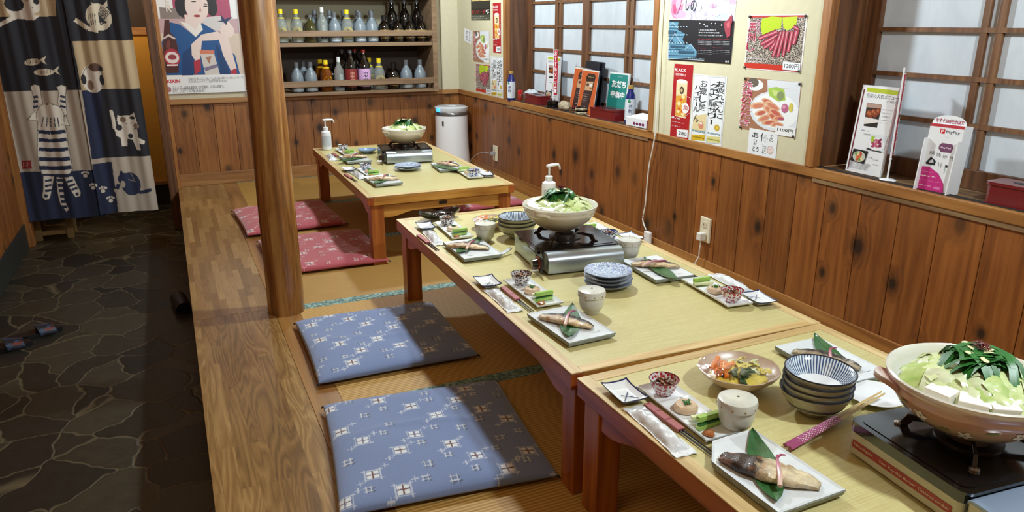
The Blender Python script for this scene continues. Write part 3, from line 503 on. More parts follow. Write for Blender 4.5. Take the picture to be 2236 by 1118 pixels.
  ('E','cfc6b8',430,225,6.1,8.2,0),('E','cfc6b8',465,179,14.1,14.1,0),('E','cfc6b8',448,200,6,8.2,0),('E','cfc6b8',461,206,7.1,9.1,0),('E','cfc6b8',476,204,6,8.2,0),
  ('E','cfc6b8',486,197,7.1,9.1,0),('E','cfc6b8',503,101,14,13.2,0),('E','cfc6b8',485,123,7.1,8.1,0),('E','cfc6b8',499,128,7,8.1,0),('E','cfc6b8',514,127,6.1,8.1,0),
  ('E','cfc6b8',524,119,7,8.1,0),]),
}
# ------------------------------------------------------------------ shared materials
XR, YB, XP, ZA = 2.28, 6.12, -.026, -.30      # right wall, back wall, platform edge, aisle floor level
W_board = wood('cedar_boards', '4e2810', '7e481c', '98602c', 'Z', .8, .45, knots=1, island=.34)
W_board_back = wood('cedar_boards_back', '553012', '855226', '9c6a34', 'Z', .8, .5, knots=2, island=.22)
W_trim_y = wood('trim_wood_y', '6a3f1a', '9a6630', 'b58145', 'Y', .8, .45)
W_trim_x = wood('trim_wood_x', '6a4420', '98693a', 'b08250', 'X', .8, .5)
W_dark_z = wood('jamb_wood', '3c210f', '5e3a1e', '7a5030', 'Z', .9, .5)
W_trim_z = wood('casing_wood', '6a3c18', '96602c', 'b07c42', 'Z', .9, .5)
W_shoji = wood('lattice_wood', '4a2e18', '6b4628', '86603c', 'Z', 1.2, .55)
W_table = wood('table_wood', '6a2e12', '96481f', 'b4662e', 'Y', .7, .35, island=.15, coat=.3)
W_table_x = wood('table_wood_cross', '7c4a16', 'ad7830', 'c99648', 'X', .7, .4, island=.1, coat=.3)
W_leg = wood('leg_wood', '6e3514', '9a5420', 'b8722e', 'Z', .7, .38, island=.12, coat=.3)
W_edge = wood('table_edge_top', 'a88a56', 'c8ac76', 'dac694', 'Y', 1.1, .4)
W_edge_x = wood('table_edge_top_cross', 'a88a56', 'c2a46c', 'd6bd8a', 'X', 1.1, .4)
W_log = wood('pillar_wood', '3e2008', '8a5a2a', 'c09658', 'Z', 1.3, .3, island=0, coat=.5, ring=4)
W_shelf = wood('shelf_wood', '5c4632', '7c6248', '8f7658', 'X', .9, .6, island=.1, coat=0)
W_strip = wood('platform_board', '5d3a18', '8a6030', 'a67c44', 'Y', .5, .32, coat=.4, island=.1, ring=7)
W_near = wood('platform_near_board', '6a5030', '947246', 'b0905e', 'Y', .42, .26, coat=.4, island=.18, ring=12)
W_sill = wood('sill_wood', '5a4026', '7d6040', '98805c', 'Y', .8, .5)
PLASTER = M('plaster', 'c6c0a2', .85, var=.05, scale=30, bump=.2)
PLASTER_B = M('plaster_back', 'c2baa0', .85, var=.05, scale=30, bump=.2)
BLACK = M('black_gloss', '0b0b0d', .18, coat=.5); BLACKM = M('black_matt', '15151a', .5)
WHITE = M('white_plastic', 'e6e8ea', .3); CHROME = M('chrome', 'c8ccd2', .18, 1)
PORC = M('porcelain', 'e2e7ea', .14, coat=.4, var=.03, scale=30)

def parquet(near=False):
    t = NT('parquet_near' if near else 'parquet'); v = t.mapping(rot=(0, 0, pi / 2))
    b = t.n('ShaderNodeTexBrick'); b.offset = .37; b.offset_frequency = 2; b.squash = 1
    for k, x in (('Scale', 1), ('Mortar Size', .0004), ('Brick Width', .62 if near else .31), ('Row Height', .046 if near else .030), ('Bias', 0), ('Mortar Smooth', .1)): b.inputs[k].default_value = x
    b.inputs['Color1'].default_value = (0, 0, 0, 1); b.inputs['Color2'].default_value = (1, 1, 1, 1); b.inputs['Mortar'].default_value = (.1, .1, .1, 1)
    t.l(v, b.inputs['Vector'])
    g = t.noise(t.mapping((60, 4, 1)), 3, 4, .6); g2 = t.noise(t.mapping((14, 1.6, 1)), 3, 3, .6, 2)
    if near:
        of = t.n('ShaderNodeVectorMath', operation='MULTIPLY_ADD'); t.l(b.outputs['Color'], of.inputs[0]); of.inputs[1].default_value = (9, 9, 9); t.l(t.mapping((9, .9, 1)), of.inputs[2])
        q = t.noise(of.outputs[0], 1.3, 2, .5, .4); g2 = t.math('ABSOLUTE', t.math('MULTIPLY_ADD', t.math('FRACT', t.math('MULTIPLY', q, 14.0)), 2.0, -1.0))
    s = t.math('ADD', t.math('MULTIPLY', b.outputs['Color'], .28 if near else .42), t.math('ADD', t.math('MULTIPLY', g, .45 if near else .38), t.math('MULTIPLY', g2, .30 if near else .35)))
    c = t.ramp(s, [(.15, '553c1c'), (.45, '7c5c30'), (.7, '957444'), (.95, 'b29460')])
    t.base(c); t.rough(.3); t.b.inputs['Coat Weight'].default_value = .4; t.b.inputs['Coat Roughness'].default_value = .2; t.bump(g, .1, .001); return t.m
def tatami(coarse):
    t = NT('tatami_coarse' if coarse else 'tatami_fine')
    v = t.mapping((1, 1, 1))
    w = t.n('ShaderNodeTexWave', wave_type='BANDS', bands_direction='Y'); w.inputs['Scale'].default_value = 26 if coarse else 60; w.inputs['Distortion'].default_value = .15
    t.l(v, w.inputs['Vector'])
    n = t.noise(t.mapping((3, 140, 1)), 3, 3); n2 = t.noise(t.mapping((220, 220, 1)), 2, 2)
    s = t.math('ADD', t.math('MULTIPLY', w.outputs['Fac'], .42 if coarse else .18), t.math('ADD', t.math('MULTIPLY', n, .35), t.math('MULTIPLY', n2, .35)))
    t.base(t.ramp(s, [(.25, '8c6626'), (.6, 'b8904a'), (.95, 'd0ac6c')])); t.rough(.6); t.bump(w.outputs['Fac'], .5, .002); return t.m
def heri():
    t = NT('mat_border_cloth'); v = t.mapping((1, 1, 1)); n = t.n('ShaderNodeTexVoronoi'); n.inputs['Scale'].default_value = 90; t.l(v, n.inputs['Vector'])
    t.base(t.ramp(n.outputs['Distance'], [(.2, '3f5c5a'), (.5, '64837c'), (.8, '93aca2')])); t.rough(.7); return t.m
def laminate():
    t = NT('table_laminate'); a = t.noise(t.mapping((6, 420, 1)), 1.5, 3); b = t.noise(t.mapping((700, 30, 1)), 1.2, 2); c = t.noise(t.mapping(), 4, 2)
    s = t.math('ADD', t.math('MULTIPLY', a, .6), t.math('ADD', t.math('MULTIPLY', b, .25), t.math('MULTIPLY', c, .15)))
    t.base(t.ramp(s, [(.3, 'b0a468'), (.5, 'c2b880'), (.7, 'd2ca98')])); t.rough(.36); t.bump(a, .12, .0006); return t.m
def stone():
    t = NT('crazy_paving'); v = t.mapping((1, 1, 1)); nz = t.n('ShaderNodeTexNoise'); nz.inputs['Scale'].default_value = 3.5; nz.inputs['Detail'].default_value = 3; t.l(v, nz.inputs['Vector'])
    mv = t.n('ShaderNodeVectorMath', operation='MULTIPLY_ADD'); t.l(nz.outputs['Color'], mv.inputs[0]); mv.inputs[1].default_value = (.22, .22, 0); t.l(v, mv.inputs[2])
    vo = t.n('ShaderNodeTexVoronoi', feature='DISTANCE_TO_EDGE'); vo.inputs['Scale'].default_value = 4.6; t.l(mv.outputs[0], vo.inputs['Vector'])
    vc = t.n('ShaderNodeTexVoronoi'); vc.inputs['Scale'].default_value = 4.6; t.l(mv.outputs[0], vc.inputs['Vector'])
    sep = t.n('ShaderNodeSeparateColor'); t.l(vc.outputs['Color'], sep.inputs[0])
    n = t.noise(v, 22, 5, .7)
    cc = t.ramp(t.math('ADD', t.math('MULTIPLY', sep.outputs[0], .6), t.math('MULTIPLY', n, .55)), [(.2, '131310'), (.55, '25231c'), (.9, '3d382b')])
    jt = t.ramp(vo.outputs['Distance'], [(.0, 1.0), (.010, .7), (.022, 0.0)])
    t.base(t.mix(jt, cc, '5c5440')); t.rough(.42)
    h = t.math('ADD', t.math('MULTIPLY', t.ramp(vo.outputs['Distance'], [(0, 0.0), (.03, 1.0)]), .7), t.math('MULTIPLY', n, .5)); t.bump(h, .6, .006); return t.m
def paper():
    t = NT('shoji_film'); n = t.noise(t.mapping((2, 2.4, 1.2)), 4, 4, .6, 1.0); t.base(t.ramp(n, [(.3, 'b8c2ca'), (.7, 'cad2d8')])); t.rough(.35)
    t.b.inputs['Emission Color'].default_value = hexc('a8b8c8'); t.b.inputs['Emission Strength'].default_value = .05; return t.m
FINE, COARSE, HERI, LAM, SHOJI = tatami(0), tatami(1), heri(), laminate(), paper()

# ------------------------------------------------------------------ setting
g = G(); g.box(-1.5, XP + .02, -1.6, 7.0, ZA - .05, ZA, stone()); struct(g.build('floor'))
g = G(); g.box(XP, .30, 3.197, YB, -.03, 0, parquet()); g.box(XP, XP + .02, -1.0, YB, ZA, -.031, W_dark_z); struct(g.build('floor_platform', bevel=.002))
g = G()
g.box(XP, .2995, -1.0, 3.196, -.03, 0, parquet(True))
struct(g.build('floor_platform_near', bevel=.001))
g = G()
for a, b in ((-1.0, 1.2), (1.202, 3.14), (3.142, 4.6), (4.602, YB)): g.box(.3005, .3995, a, b, -.03, 0, W_strip)
struct(g.build('floor_border_board', bevel=.001))
ys = [6.12, 5.13, 4.15, 3.165, 2.18, 1.20, .22, -.76]
ml = ['tatami mat against the back wall, reaching the white air purifier', 'tatami mat under the far table and the farther red floor cushion', 'tatami mat at the near legs of the far table, under the nearer red cushion',
      'tatami mat behind the wooden pillar under the farther blue cushion', 'tatami mat with coarse ribs under the nearer blue cushion', 'tatami mat under the nearest table in the bottom of the photo', 'tatami mat nearest the viewer, under the gas stove end of the nearest table']
for i in range(7):
    y1, y0 = ys[i], ys[i + 1]; t_ = thing('tatami_mat', ml[i], 'tatami mat', (.4, y0, 0), group='tatami mats laid across the raised floor')
    g = G(); g.box(0, XR - .4, .03, y1 - y0 - .032, -.03, 0, FINE if i < 3 else COARSE); g.build('woven_surface', t_)
    for a in (0.001, y1 - y0 - .031):
        g = G(); g.box(0, XR - .4, a, a + .03, -.03, .0004, HERI); g.build('cloth_border', t_)

def boards_x(name, x0, x1, y, z0, z1, wd, mat, off=0):      # board wall facing -y
    g = G(); x = x0
    while x < x1 - .005:
        w = min(off if (x == x0 and off) else wd * (1 + rnd.uniform(-.02, .02)), x1 - x)
        g.box(x + .0012, x + w - .0012, y, y + .015, z0, z1, mat); x += w
    g.box(x0, x1, y + .008, y + .03, z0, z1, M('groove', '1d0e06', .8)); return struct(g.build(name, bevel=.0015))
boards_x('wall_back', 0.0, XR + .02, YB + .002, .07, .64, .148, W_board_back)
g = G(); yy = 6.13
while yy > -1.2:
    w = .158 * (1 + rnd.uniform(-.08, .08)); g.box(XR + .006, XR + .02, yy - w + .0015, yy - .0015, .07, .64, W_board); yy -= w
g.box(XR + .014, XR + .04, -1.2, 6.15, .0, .66, M('groove', '1d0e06', .8)); struct(g.build('wall_right', bevel=.002))
g = G(); g.box(XR, XR + .03, -1.2, YB, .0, .095, W_trim_y); struct(g.build('baseboard_right', bevel=.003))
g = G(); g.box(XP, XR, YB - .02, YB, .0, .095, W_trim_x); struct(g.build('baseboard_back', bevel=.003))
# chair rails and sills
g = G(); g.box(XR - .004, XR + .03, -1.2, YB + .0, .618, .657, W_trim_y); struct(g.build('trim_1', bevel=.003))
g = G(); g.box(-.0, XR - .004, YB - .022, YB + .02, .618, .657, W_trim_x); struct(g.build('trim_2', bevel=.003))
# plaster
g = G(); g.box(XR + .004, XR + .25, 3.26, 5.10 + 1.1, .657, 2.2, PLASTER) if 0 else None
for (a, b) in ((5.14, 6.15), (2.17, 3.225)): g.box(XR - .0004, XR + .26, a, b, .657, 2.2, PLASTER)
g.box(XR + .003, XR + .26, -1.2, 6.15, 1.75, 2.2, PLASTER)
struct(g.build('wall_right_plaster'))
g = G(); g.box(0.0, .66, YB + .003, YB + .3, .657, 2.2, PLASTER_B); g.box(2.06, XR + .05, YB + .003, YB + .3, .657, 2.2, PLASTER_B); g.box(2.13, XR + .003, YB - .02, YB + .003, .657, 2.2, PLASTER_B)
g.box(.60, 2.1, YB + .003, YB + .3, 1.80, 2.2, PLASTER_B); g.box(.60, 2.1, YB + .31, YB + .33, .6, 1.8, PLASTER_B)
struct(g.build('wall_back_plaster'))
# windows
def window(n, y0, y1, muntins, stiles, name_extra=None):
    t = bpy.data.objects.new('window_%d' % n, None); C.objects.link(t); struct(t); X = 2.47
    for nm, (a, b) in (('casing', (y0 - .042, y0)), ('casing', (y1, y1 + .042))):
        g = G(); g.box(XR - .008, XR + .03, a, b, .657, 1.80, W_trim_z); g.build(nm, t, bevel=.002)
    for a, b in ((y0 - .02, y0), (y1, y1 + .02)):
        g = G(); g.box(XR + .03, X + .02, a, b, .657, 1.80, W_dark_z); g.build('jamb', t, bevel=.001)
    g = G(); g.box(XR + .0, X + .04, y0, y1, .60, .655, W_sill); g.build('window_sill', t, bevel=.001)
    g = G(); g.box(XR, X + .04, y0, y1, 1.75, 1.80, W_dark_z); g.build('window_head', t)
    for a, b in stiles:
        g = G(); g.box(X - .012, X + .02, a, b, .656, 1.75, W_dark_z); g.build('stile', t, bevel=.001)
    g = G(); g.box(X - .010, X + .018, y0 + .001, y1 - .001, .656, .722, W_dark_z); g.build('bottom_rail', t, bevel=.001)
    for a, b in muntins:
        g = G(); g.box(X - .004, X + .01, a, b, .722, 1.75, W_shoji); g.build('muntin', t)
    for z in (.866, 1.02, 1.178, 1.336, 1.494, 1.652):
        g = G(); g.box(X - .006, X + .01, y0 + .001, y1 - .001, z - .008, z + .008, W_shoji); g.build('muntin', t)
    g = G(); g.box(X + .011, X + .014, y0 + .001, y1 - .001, .72, 1.75, SHOJI); g.build('shoji_pane', t)
window(1, 3.265, 5.10, [(4.66, 4.70), (4.607, 4.637), (3.79, 3.817), (3.738, 3.768)], [(5.04, 5.099), (4.23, 4.31), (3.266, 3.32)])
window(2, -.9, 2.13, [(1.655, 1.678), (1.602, 1.626), (1.15, 1.18), (.62, .65), (.1, .13)], [(2.07, 2.129), (1.22 - .35, 1.29 - .35), (-.4, -.33)])
# doorway end of the aisle
g = G(); g.box(-.088, -.028, 5.98, 6.13, ZA, 2.2, W_dark_z); g.box(-.028, .0, 6.02, 6.13, 0.001, 2.2, W_trim_z); struct(g.build('trim_3', bevel=.004))
g = G(); g.box(.575, .66, YB - .03, YB + .003, .657, 2.2, W_trim_z); struct(g.build('trim_4', bevel=.003))
g = G(); g.box(-1.09, -.99, 5.90, 6.0, ZA, 2.2, W_trim_z); struct(g.build('trim_5', bevel=.004))
g = G(); yy = 5.9
while yy > -1.0: g.box(-1.045, -1.03, yy - .17, yy - .003, -.13, 2.2, W_board); yy -= .173
g.box(-1.09, -1.04, -1.2, 5.9, ZA, 2.2, M('groove', '1d0e06', .8)); struct(g.build('wall_left', bevel=.002))
g = G(); g.box(-1.05, -1.022, -1.2, 5.9, ZA, -.13, M('base_stone', '2a2c2a', .5, var=.3, scale=12)); struct(g.build('baseboard_left', bevel=.003))
OCHRE = M('ochre_wall', 'c08c34', .8, var=.05, scale=8)
g = G(); g.box(-1.6, .1, 6.92, 6.95, -.12, 1.11, OCHRE); g.box(-1.6, .1, 6.90, 6.95, 1.11, 1.165, W_trim_x); g.box(-1.6, .1, 6.92, 6.95, 1.165, 2.2, M('dark_lintel', '2a1a10', .7)); struct(g.build('wall_passage'))
g = G(); g.box(-1.6, .1, 6.90, 6.95, ZA, -.12, M('dark_skirting', '17130f', .5)); g.box(-1.6, .1, 6.89, 6.95, -.12, -.09, W_trim_x); struct(g.build('baseboard_passage'))
g = G(); g.box(.02, .06, 6.13, 6.9, ZA, 2.2, OCHRE); g.box(-1.3, -1.09, 6.0, 6.9, ZA, 2.2, M('dark_lintel', '2a1a10', .7)); struct(g.build('wall_passage_side'))

# round pillar
def mk_pillar():
    g = G(); prof = [(.078, 0), (.0775, .02), (.076, .3), (.0735, .7), (.071, 1.1), (.069, 1.6), (.068, 2.2)]
    fine = []
    for i in range(len(prof) - 1):
        for k in range(6): t = k / 6; fine.append((prof[i][0] * (1 - t) + prof[i + 1][0] * t, prof[i][1] * (1 - t) + prof[i + 1][1] * t))
    g.lathe(fine + [prof[-1]], W_log, 48, wob=lambda a, z: 1 + .018 * sin(3 * a + z * 2) + .012 * sin(7 * a - z * 3) + .012 * sin(z * 9 + a))
    return g.build('log_pillar', smooth=True)
p = tag(mk_pillar(), 'round polished log pillar standing on the edge of the raised floor', 'pillar'); p.location = (.352, 3.15, 0)
# ------------------------------------------------------------------ bottle shelf in the back wall
sh = thing('bottle_shelf', 'brown wooden wall shelf with two rows of liquor bottles behind rails', 'shelf', (0, 0, 0))
for z0, z1 in ((.657, .680), (1.024, 1.052), (1.40, 1.425)):
    g = G(); g.box(.661, 2.014, 5.99, YB + .30, z0, z1, W_shelf); g.build('shelf_board', sh, bevel=.001)
for z0, z1 in ((.724, .769), (1.10, 1.143)):
    g = G(); g.box(.661, 2.014, 5.982, 5.998, z0, z1, W_shelf); g.build('front_rail', sh, bevel=.001)
for x in (.640, 2.015):
    g = G(); g.box(x, x + (.020 if x < 1 else .040), 5.98, YB + .30, .657, 1.60, W_shelf); g.build('side_panel', sh, bevel=.001)
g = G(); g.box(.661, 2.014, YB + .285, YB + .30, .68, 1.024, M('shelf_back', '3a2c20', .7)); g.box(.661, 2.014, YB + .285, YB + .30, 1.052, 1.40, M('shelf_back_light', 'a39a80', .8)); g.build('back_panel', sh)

def glassy(name, col, rough, alpha):
    t = NT(name); t.b.inputs['Base Color'].default_value = hexc(col); t.rough(rough); t.b.inputs['Transmission Weight'].default_value = alpha; t.b.inputs['IOR'].default_value = 1.3
    t.b.inputs['Coat Weight'].default_value = .3; return t.m
FROST = M('frosted_glass', '76828a', .3, var=.1, scale=10); CLEAR = glassy('clear_glass', 'c8d0cc', .05, .75); DARKG = M('dark_glass', '0a0706', .07, coat=.6); AMBER = glassy('amber_glass', '8a4a10', .08, .5); OLIVE = M('olive_glass', '3c3a1c', .1, coat=.5)
YEL = M('yellow_cap', 'e0c420', .35); GOLD = M('gold_print', 'b09050', .35, .4); GREYC = M('grey_cap', '55585c', .4)
def bottle(kind):
    def mk():
        R = thing('liquor_bottle', '', 'bottle'); P = dict(
            round=([(.032, 0), (.049, .006), (.049, .055), (.050, .10), (.047, .128), (.036, .152), (.022, .172), (.0165, .185), (.0165, .200)], FROST, GREYC, .200, .228, .0185),
            yellow=([(.030, 0), (.046, .005), (.046, .12), (.043, .15), (.026, .18), (.0165, .192), (.0165, .215)], CLEAR, YEL, .224, .246, .0185),
            amber=([(.030, 0), (.046, .005), (.046, .12), (.043, .15), (.026, .18), (.0165, .192), (.0165, .210)], AMBER, YEL, .220, .240, .0185),
            dark=([(.030, 0), (.048, .005), (.048, .10), (.044, .125), (.026, .15), (.018, .16), (.018, .185)], DARKG, BLACK, .185, .205, .0195),
            tall=([(.030, 0), (.049, .005), (.049, .19), (.044, .225), (.024, .27), (.018, .29), (.017, .335)], DARKG, GREYC, .335, .352, .0185),
            olive=([(.030, 0), (.048, .005), (.051, .05), (.048, .10), (.034, .14), (.017, .165), (.015, .19)], OLIVE, GREYC, .19, .205, .0165),
            clear=([(.028, 0), (.040, .005), (.040, .13), (.036, .165), (.018, .20), (.014, .215), (.014, .235)], CLEAR, M('white_cap', 'cfd2d2', .3), .235, .262, .0155))[kind]
        prof, mat, cap, z0, z1, rc = P; g = G(); g.lathe(prof, mat, 24); g.build('glass_body', R, smooth=True)
        g = G(); g.lathe([(rc, z0 - .012), (rc, z1 - .002), (rc - .002, z1)], cap, 18); g.build('cap', R, smooth=True)
        def wrap(r, za, zb, mat, a0=-pi, a1=0, nm='bottle_label'):
            g = G(); g.grid(lambda u, v: ((r + .0009) * cos(a0 + (a1 - a0) * u), (r + .0009) * sin(a0 + (a1 - a0) * u), za + (zb - za) * v), 14, 1, mat); return g.build(nm, R, smooth=True)
        if kind in ('yellow', 'amber'):
            g = G(); r = .0468
            pts = [(-.9, .03), (.9, .03), (.9, .075)] + [(.9 * cos(t), .075 + .045 * sin(t)) for t in [pi * k / 8 for k in range(1, 8)]] + [(-.9, .075)]
            g.add([(r * sin(x), -r * cos(x), z) for x, z in pts], [tuple(range(len(pts)))], YEL); lb = g.build('bottle_label', R)
            g = G(); g.ell((0, -r - .0005, .088), (.009, .0012, .012), M('label_ink', '5a4a18', .5), 10, 6); g.build('label_emblem', lb); wrap(.027, .178, .186, YEL, -pi, pi, 'neck_band')
        elif kind == 'dark':
            wrap(.048, .09, .094, GOLD, -2.6, -.5); wrap(.048, .072, .084, GOLD, -2.0, -1.1); wrap(.048, .03, .034, GOLD, -2.6, -.5)
        elif kind == 'clear': wrap(.040, .03, .05, BLACKM, -2.2, -.9); wrap(.038, .08, .13, M('white_label', 'd8dadc', .5), -1.9, -1.25)
        elif kind == 'round': wrap(.0495, .012, .034, M('pale_band', 'aeb8bc', .4), -2.4, -.7)
        return R
    return mk
PR = {k: Proto(bottle(k)) for k in ('round', 'yellow', 'amber', 'dark', 'tall', 'olive', 'clear')}
desc = dict(round='frosted grey bottle', yellow='yellow-capped clear bottle', amber='yellow-capped amber bottle', dark='short black bottle',
            tall='tall black long-necked bottle', olive='squat olive green bottle', clear='slim clear bottle with white cap')
top = [('yellow', .84), ('yellow', .954), ('olive', 1.058), ('clear', 1.150), ('round', 1.244), ('yellow', 1.343), ('round', 1.441), ('round', 1.539), ('dark', 1.639), ('dark', 1.749), ('dark', 1.850), ('dark', 1.948)]
order = ['hidden partly by the pillar, leftmost on the upper shelf', 'second from the pillar on the upper shelf', 'third from the pillar on the upper shelf', 'on the upper shelf right of the olive green bottle', 'on the upper shelf between slim clear and yellow-capped bottles', 'in the middle of the upper shelf, away from the pillar', 'on the upper shelf right of the middle yellow-capped bottle', 'on the upper shelf directly left of the black bottles',
         'on the upper shelf, first of the front black four from the left', 'on the upper shelf, second of the front black four', 'on the upper shelf, third of the front black four', 'on the upper shelf, at the right end of the front row']
for i, (k, x) in enumerate(top): PR[k]((x, 6.062 + .004 * (i % 3), 1.0525), .05 * (i % 5 - 2), desc[k] + ' ' + order[i], 'bottles on the upper shelf')
for x, k, l in ((1.118, 'round', 'behind the olive green bottle'), (1.232, 'round', 'behind the slim clear bottle'), (1.345, 'round', 'behind the middle yellow-capped bottle'), (1.462, 'round', 'in the back row of the upper shelf left of the black bottles'), (1.568, 'round', 'in the back row beside the black bottles'),
                (1.742, 'tall', 'leftmost of three in the back row of the upper shelf'), (1.848, 'tall', 'middle of three in the back row of the upper shelf'), (1.955, 'tall', 'rightmost of three in the back row of the upper shelf')):
    PR[k]((x, 6.19, 1.0525), .1, desc[k] + ' ' + l, 'bottles on the upper shelf', scale=.93 if k == 'tall' else 1.06)
bot = [('round', .924, 'lower shelf beside the pillar'), ('round', 1.030, 'second from the pillar on the lower shelf'), ('amber', 1.150, 'on the lower shelf, front row'), ('clear', 1.252, 'on the lower shelf beside the red label'), ('yellow', 1.577, 'on the lower shelf right of the purple-labelled bottle'), ('dark', 1.692, 'on the lower shelf left of the last two frosted ones'), ('round', 1.805, 'second from the right on the lower shelf'), ('round', 1.924, 'at the right end of the lower shelf')]
for i, (k, x, l) in enumerate(bot): PR[k]((x, 6.062, .6805), .1 * (i % 4), desc[k] + ' ' + l, 'bottles on the lower shelf')
for x, k, l in ((1.0, 'round', 'in the back row of the lower shelf near the pillar'), (1.132, 'amber', 'in the back row of the lower shelf'), (1.222, 'dark', 'in the back row of the lower shelf'), (1.530, 'yellow', 'in the back row right of the purple label'), (1.735, 'dark', 'in the back row behind its twin at the right')):
    PR[k]((x, 6.19, .6805), 0, desc[k] + ' ' + l, 'bottles on the lower shelf')
def magnum(lab, ink_, cap):
    def mk():
        R = thing('sake_bottle', '', 'bottle'); g = G(); g.lathe([(.03, 0), (.050, .005), (.050, .18), (.046, .205), (.024, .26), (.016, .285), (.0155, .305)], DARKG, 24); g.build('glass_body', R, smooth=True)
        g = G(); g.lathe([(.017, .293), (.017, .314), (.014, .317)], cap, 16); g.build('cap', R, smooth=True)
        g = G(); g.grid(lambda u, v: (.0508 * cos(-pi * 1.02 + pi * 1.04 * u), .0508 * sin(-pi * 1.02 + pi * 1.04 * u), .03 + .14 * v), 16, 1, lab); lb = g.build('bottle_label', R, smooth=True)
        vs, fs = text_tris('忠宝', 2); 
        g = G()
        for j, ch in enumerate('忠孝'):
            vs, fs = text_tris(ch, 3); g.add([(.0518 * sin((x - .5) * .75), -.0518 * cos((x - .5) * .75), .105 - j * .05 + y * .042) for x, y in vs], fs, ink_)
        g.build('label_lettering', lb); return R
    return mk
mr = Proto(magnum(M('red_label', '7c2420', .5, var=.2, scale=60), M('pale_ink', 'c8907a', .5), GREYC)); mp = Proto(magnum(M('purple_label', 'c8a0cc', .5, var=.15, scale=30), M('dark_ink', '241a2c', .5), M('red_cap', '9a2a20', .4)))
mr((1.347, 6.058, .6805), 0, 'tall dark bottle with dark red label in the middle of the lower shelf', 'large bottles on the lower shelf'); mp((1.454, 6.058, .6805), 0, 'tall dark bottle with pink and purple label and red cap on lower shelf', 'large bottles on the lower shelf')
mr((1.310, 6.19, .6805), 0, 'tall dark bottle standing behind the red-labelled bottle on lower shelf', 'large bottles on the lower shelf'); mp((1.415, 6.19, .6805), 0, 'tall dark bottle standing behind the purple-labelled bottle on lower shelf', 'large bottles on the lower shelf')

# ------------------------------------------------------------------ posters
PIN = M('push_pin', '3a3630', .4)
def poster(key, name, label, cat, wall='R', pins=(), at=None, tilt=0, dxyz=(0, 0, 0)):
    a = ART[key]; o = art_mesh(key).build(name); tag(o, label, cat)
    if wall == 'R': loc = Vector((a['plane'], -a['u0'], a['v0'])); rot = RIGHT
    else: loc = Vector((a['u0'], a['plane'], a['v0'])); rot = BACK
    if at: loc = Vector(at)
    if tilt: rot = Matrix.Rotation(tilt, 3, 'X') @ rot
    hang(o, loc + Vector(dxyz), rot)
    for (u, v) in pins:
        g = G(); g.lathe([(.0055, 0), (.006, .003), (.003, .005)], PIN, 10, c=(u * a['w'], v * a['h'], .003)); g.build('push_pin', o, smooth=True)
    return o
poster('poster_beer', 'poster', 'vintage beer poster of a woman in a blue kimono above back panelling', 'poster', 'B', [(.985, .02), (.015, .02)])
poster('poster_castle', 'poster', 'large poster with blue castle on black and pink blossoms above', 'poster', pins=[(.97, .015)])
poster('poster_highball', 'poster', 'tall red poster with a beer glass and BLACK heading', 'poster')
poster('poster_drink_slips', 'drink_slip', 'pair of handwritten drink slips side by side next to red poster', 'menu slip')
poster('poster_raw_meat', 'poster', 'food poster of sliced red raw meat on granite priced 1200, between window and castle poster', 'poster', pins=[(.02, .03), (.98, .97), (.03, .97), (.97, .03)])
poster('poster_seared_chicken', 'poster', 'food poster of seared sliced chicken on a white plate priced 1100', 'poster', pins=[(.02, .03), (.98, .97), (.03, .97), (.97, .03)])
poster('poster_note', 'paper_note', 'small white brush-lettered note under the 1100 yen chicken poster', 'note', dxyz=(.0014, 0, .002))
poster('poster_black_yellow', 'poster', 'black and yellow poster with red lettering near the room corner', 'poster')
poster('poster_slanted_note', 'paper_note', 'small slanted white note on plaster nearest the room corner', 'note', tilt=.16, dxyz=(.0016, 0, 0))
def poster_copy(key, label, y, z, sc=(1, 1, 1), pins=()):
    o = art_mesh(key).build('poster'); tag(o, label, 'poster'); o.matrix_world = Matrix.Translation((2.279, y, z)) @ RIGHT.to_4x4() @ Matrix.Diagonal((*sc, 1)); return o
poster_copy('poster_seared_chicken', 'small copy of the chicken plate poster between the corner and far window', 5.745, .903, (1.0, 1.07, 1))
poster_copy('poster_raw_meat', 'small copy of the raw meat poster low beside the far window', 5.70, .668, (.94, 1.0, 1))
o = poster_copy('poster_highball', 'red beer poster cut off by the far window casing', 5.34, .985, (1.0, 1.0, 1)); 
o = poster_copy('poster_drink_slips', 'handwritten drink slips beside the far window casing', 5.395, .660, (1, .95, 1)); o['category'] = 'menu slip'; o.name = 'drink_slip'

# ------------------------------------------------------------------ noren curtain
def pip(x, y, poly):
    ins = np.zeros(x.shape, bool); n = len(poly); j = n - 1
    for i in range(n):
        xi, yi = poly[i]; xj, yj = poly[j]
        if yi != yj:
            c = ((yi > y) != (yj > y)) & (x < (xj - xi) * (y - yi) / (yj - yi) + xi); ins ^= c
        j = i
    return ins
a = ART['noren']
def paint(x, y):
    col = np.zeros(x.shape + (4,)); col[..., 3] = 1; col[...] = hexc('1a1a22')
    for it in a['items']:
        k, c = it[0], hexc(it[1])
        if k == 'P': polys = [list(zip(it[2::2], it[3::2]))]
        elif k == 'S': polys = stroke_polys(max(it[2] * (3.1 if it[2] >= 4 else 1.5), 3.2), list(zip(it[3::2], it[4::2])))
        else:
            cx, cy, rx, ry, ro = it[2:7]; ro = radians(ro); polys = [[(cx + rx * cos(t) * cos(ro) - ry * sin(t) * sin(ro), cy + rx * cos(t) * sin(ro) + ry * sin(t) * cos(ro)) for t in [2 * pi * i / 18 for i in range(18)]]]
        for p in polys: col[pip(x, y, p)] = c
    return col
CL = NT('curtain_cloth'); vc = CL.n('ShaderNodeVertexColor'); vc.layer_name = 'Col'; CL.base(vc.outputs[0]); CL.rough(.85)
CL.bump(CL.noise(CL.mapping((400, 400, 400)), 2, 2), .2, .0006); CL.b.inputs['Sheen Weight'].default_value = .2
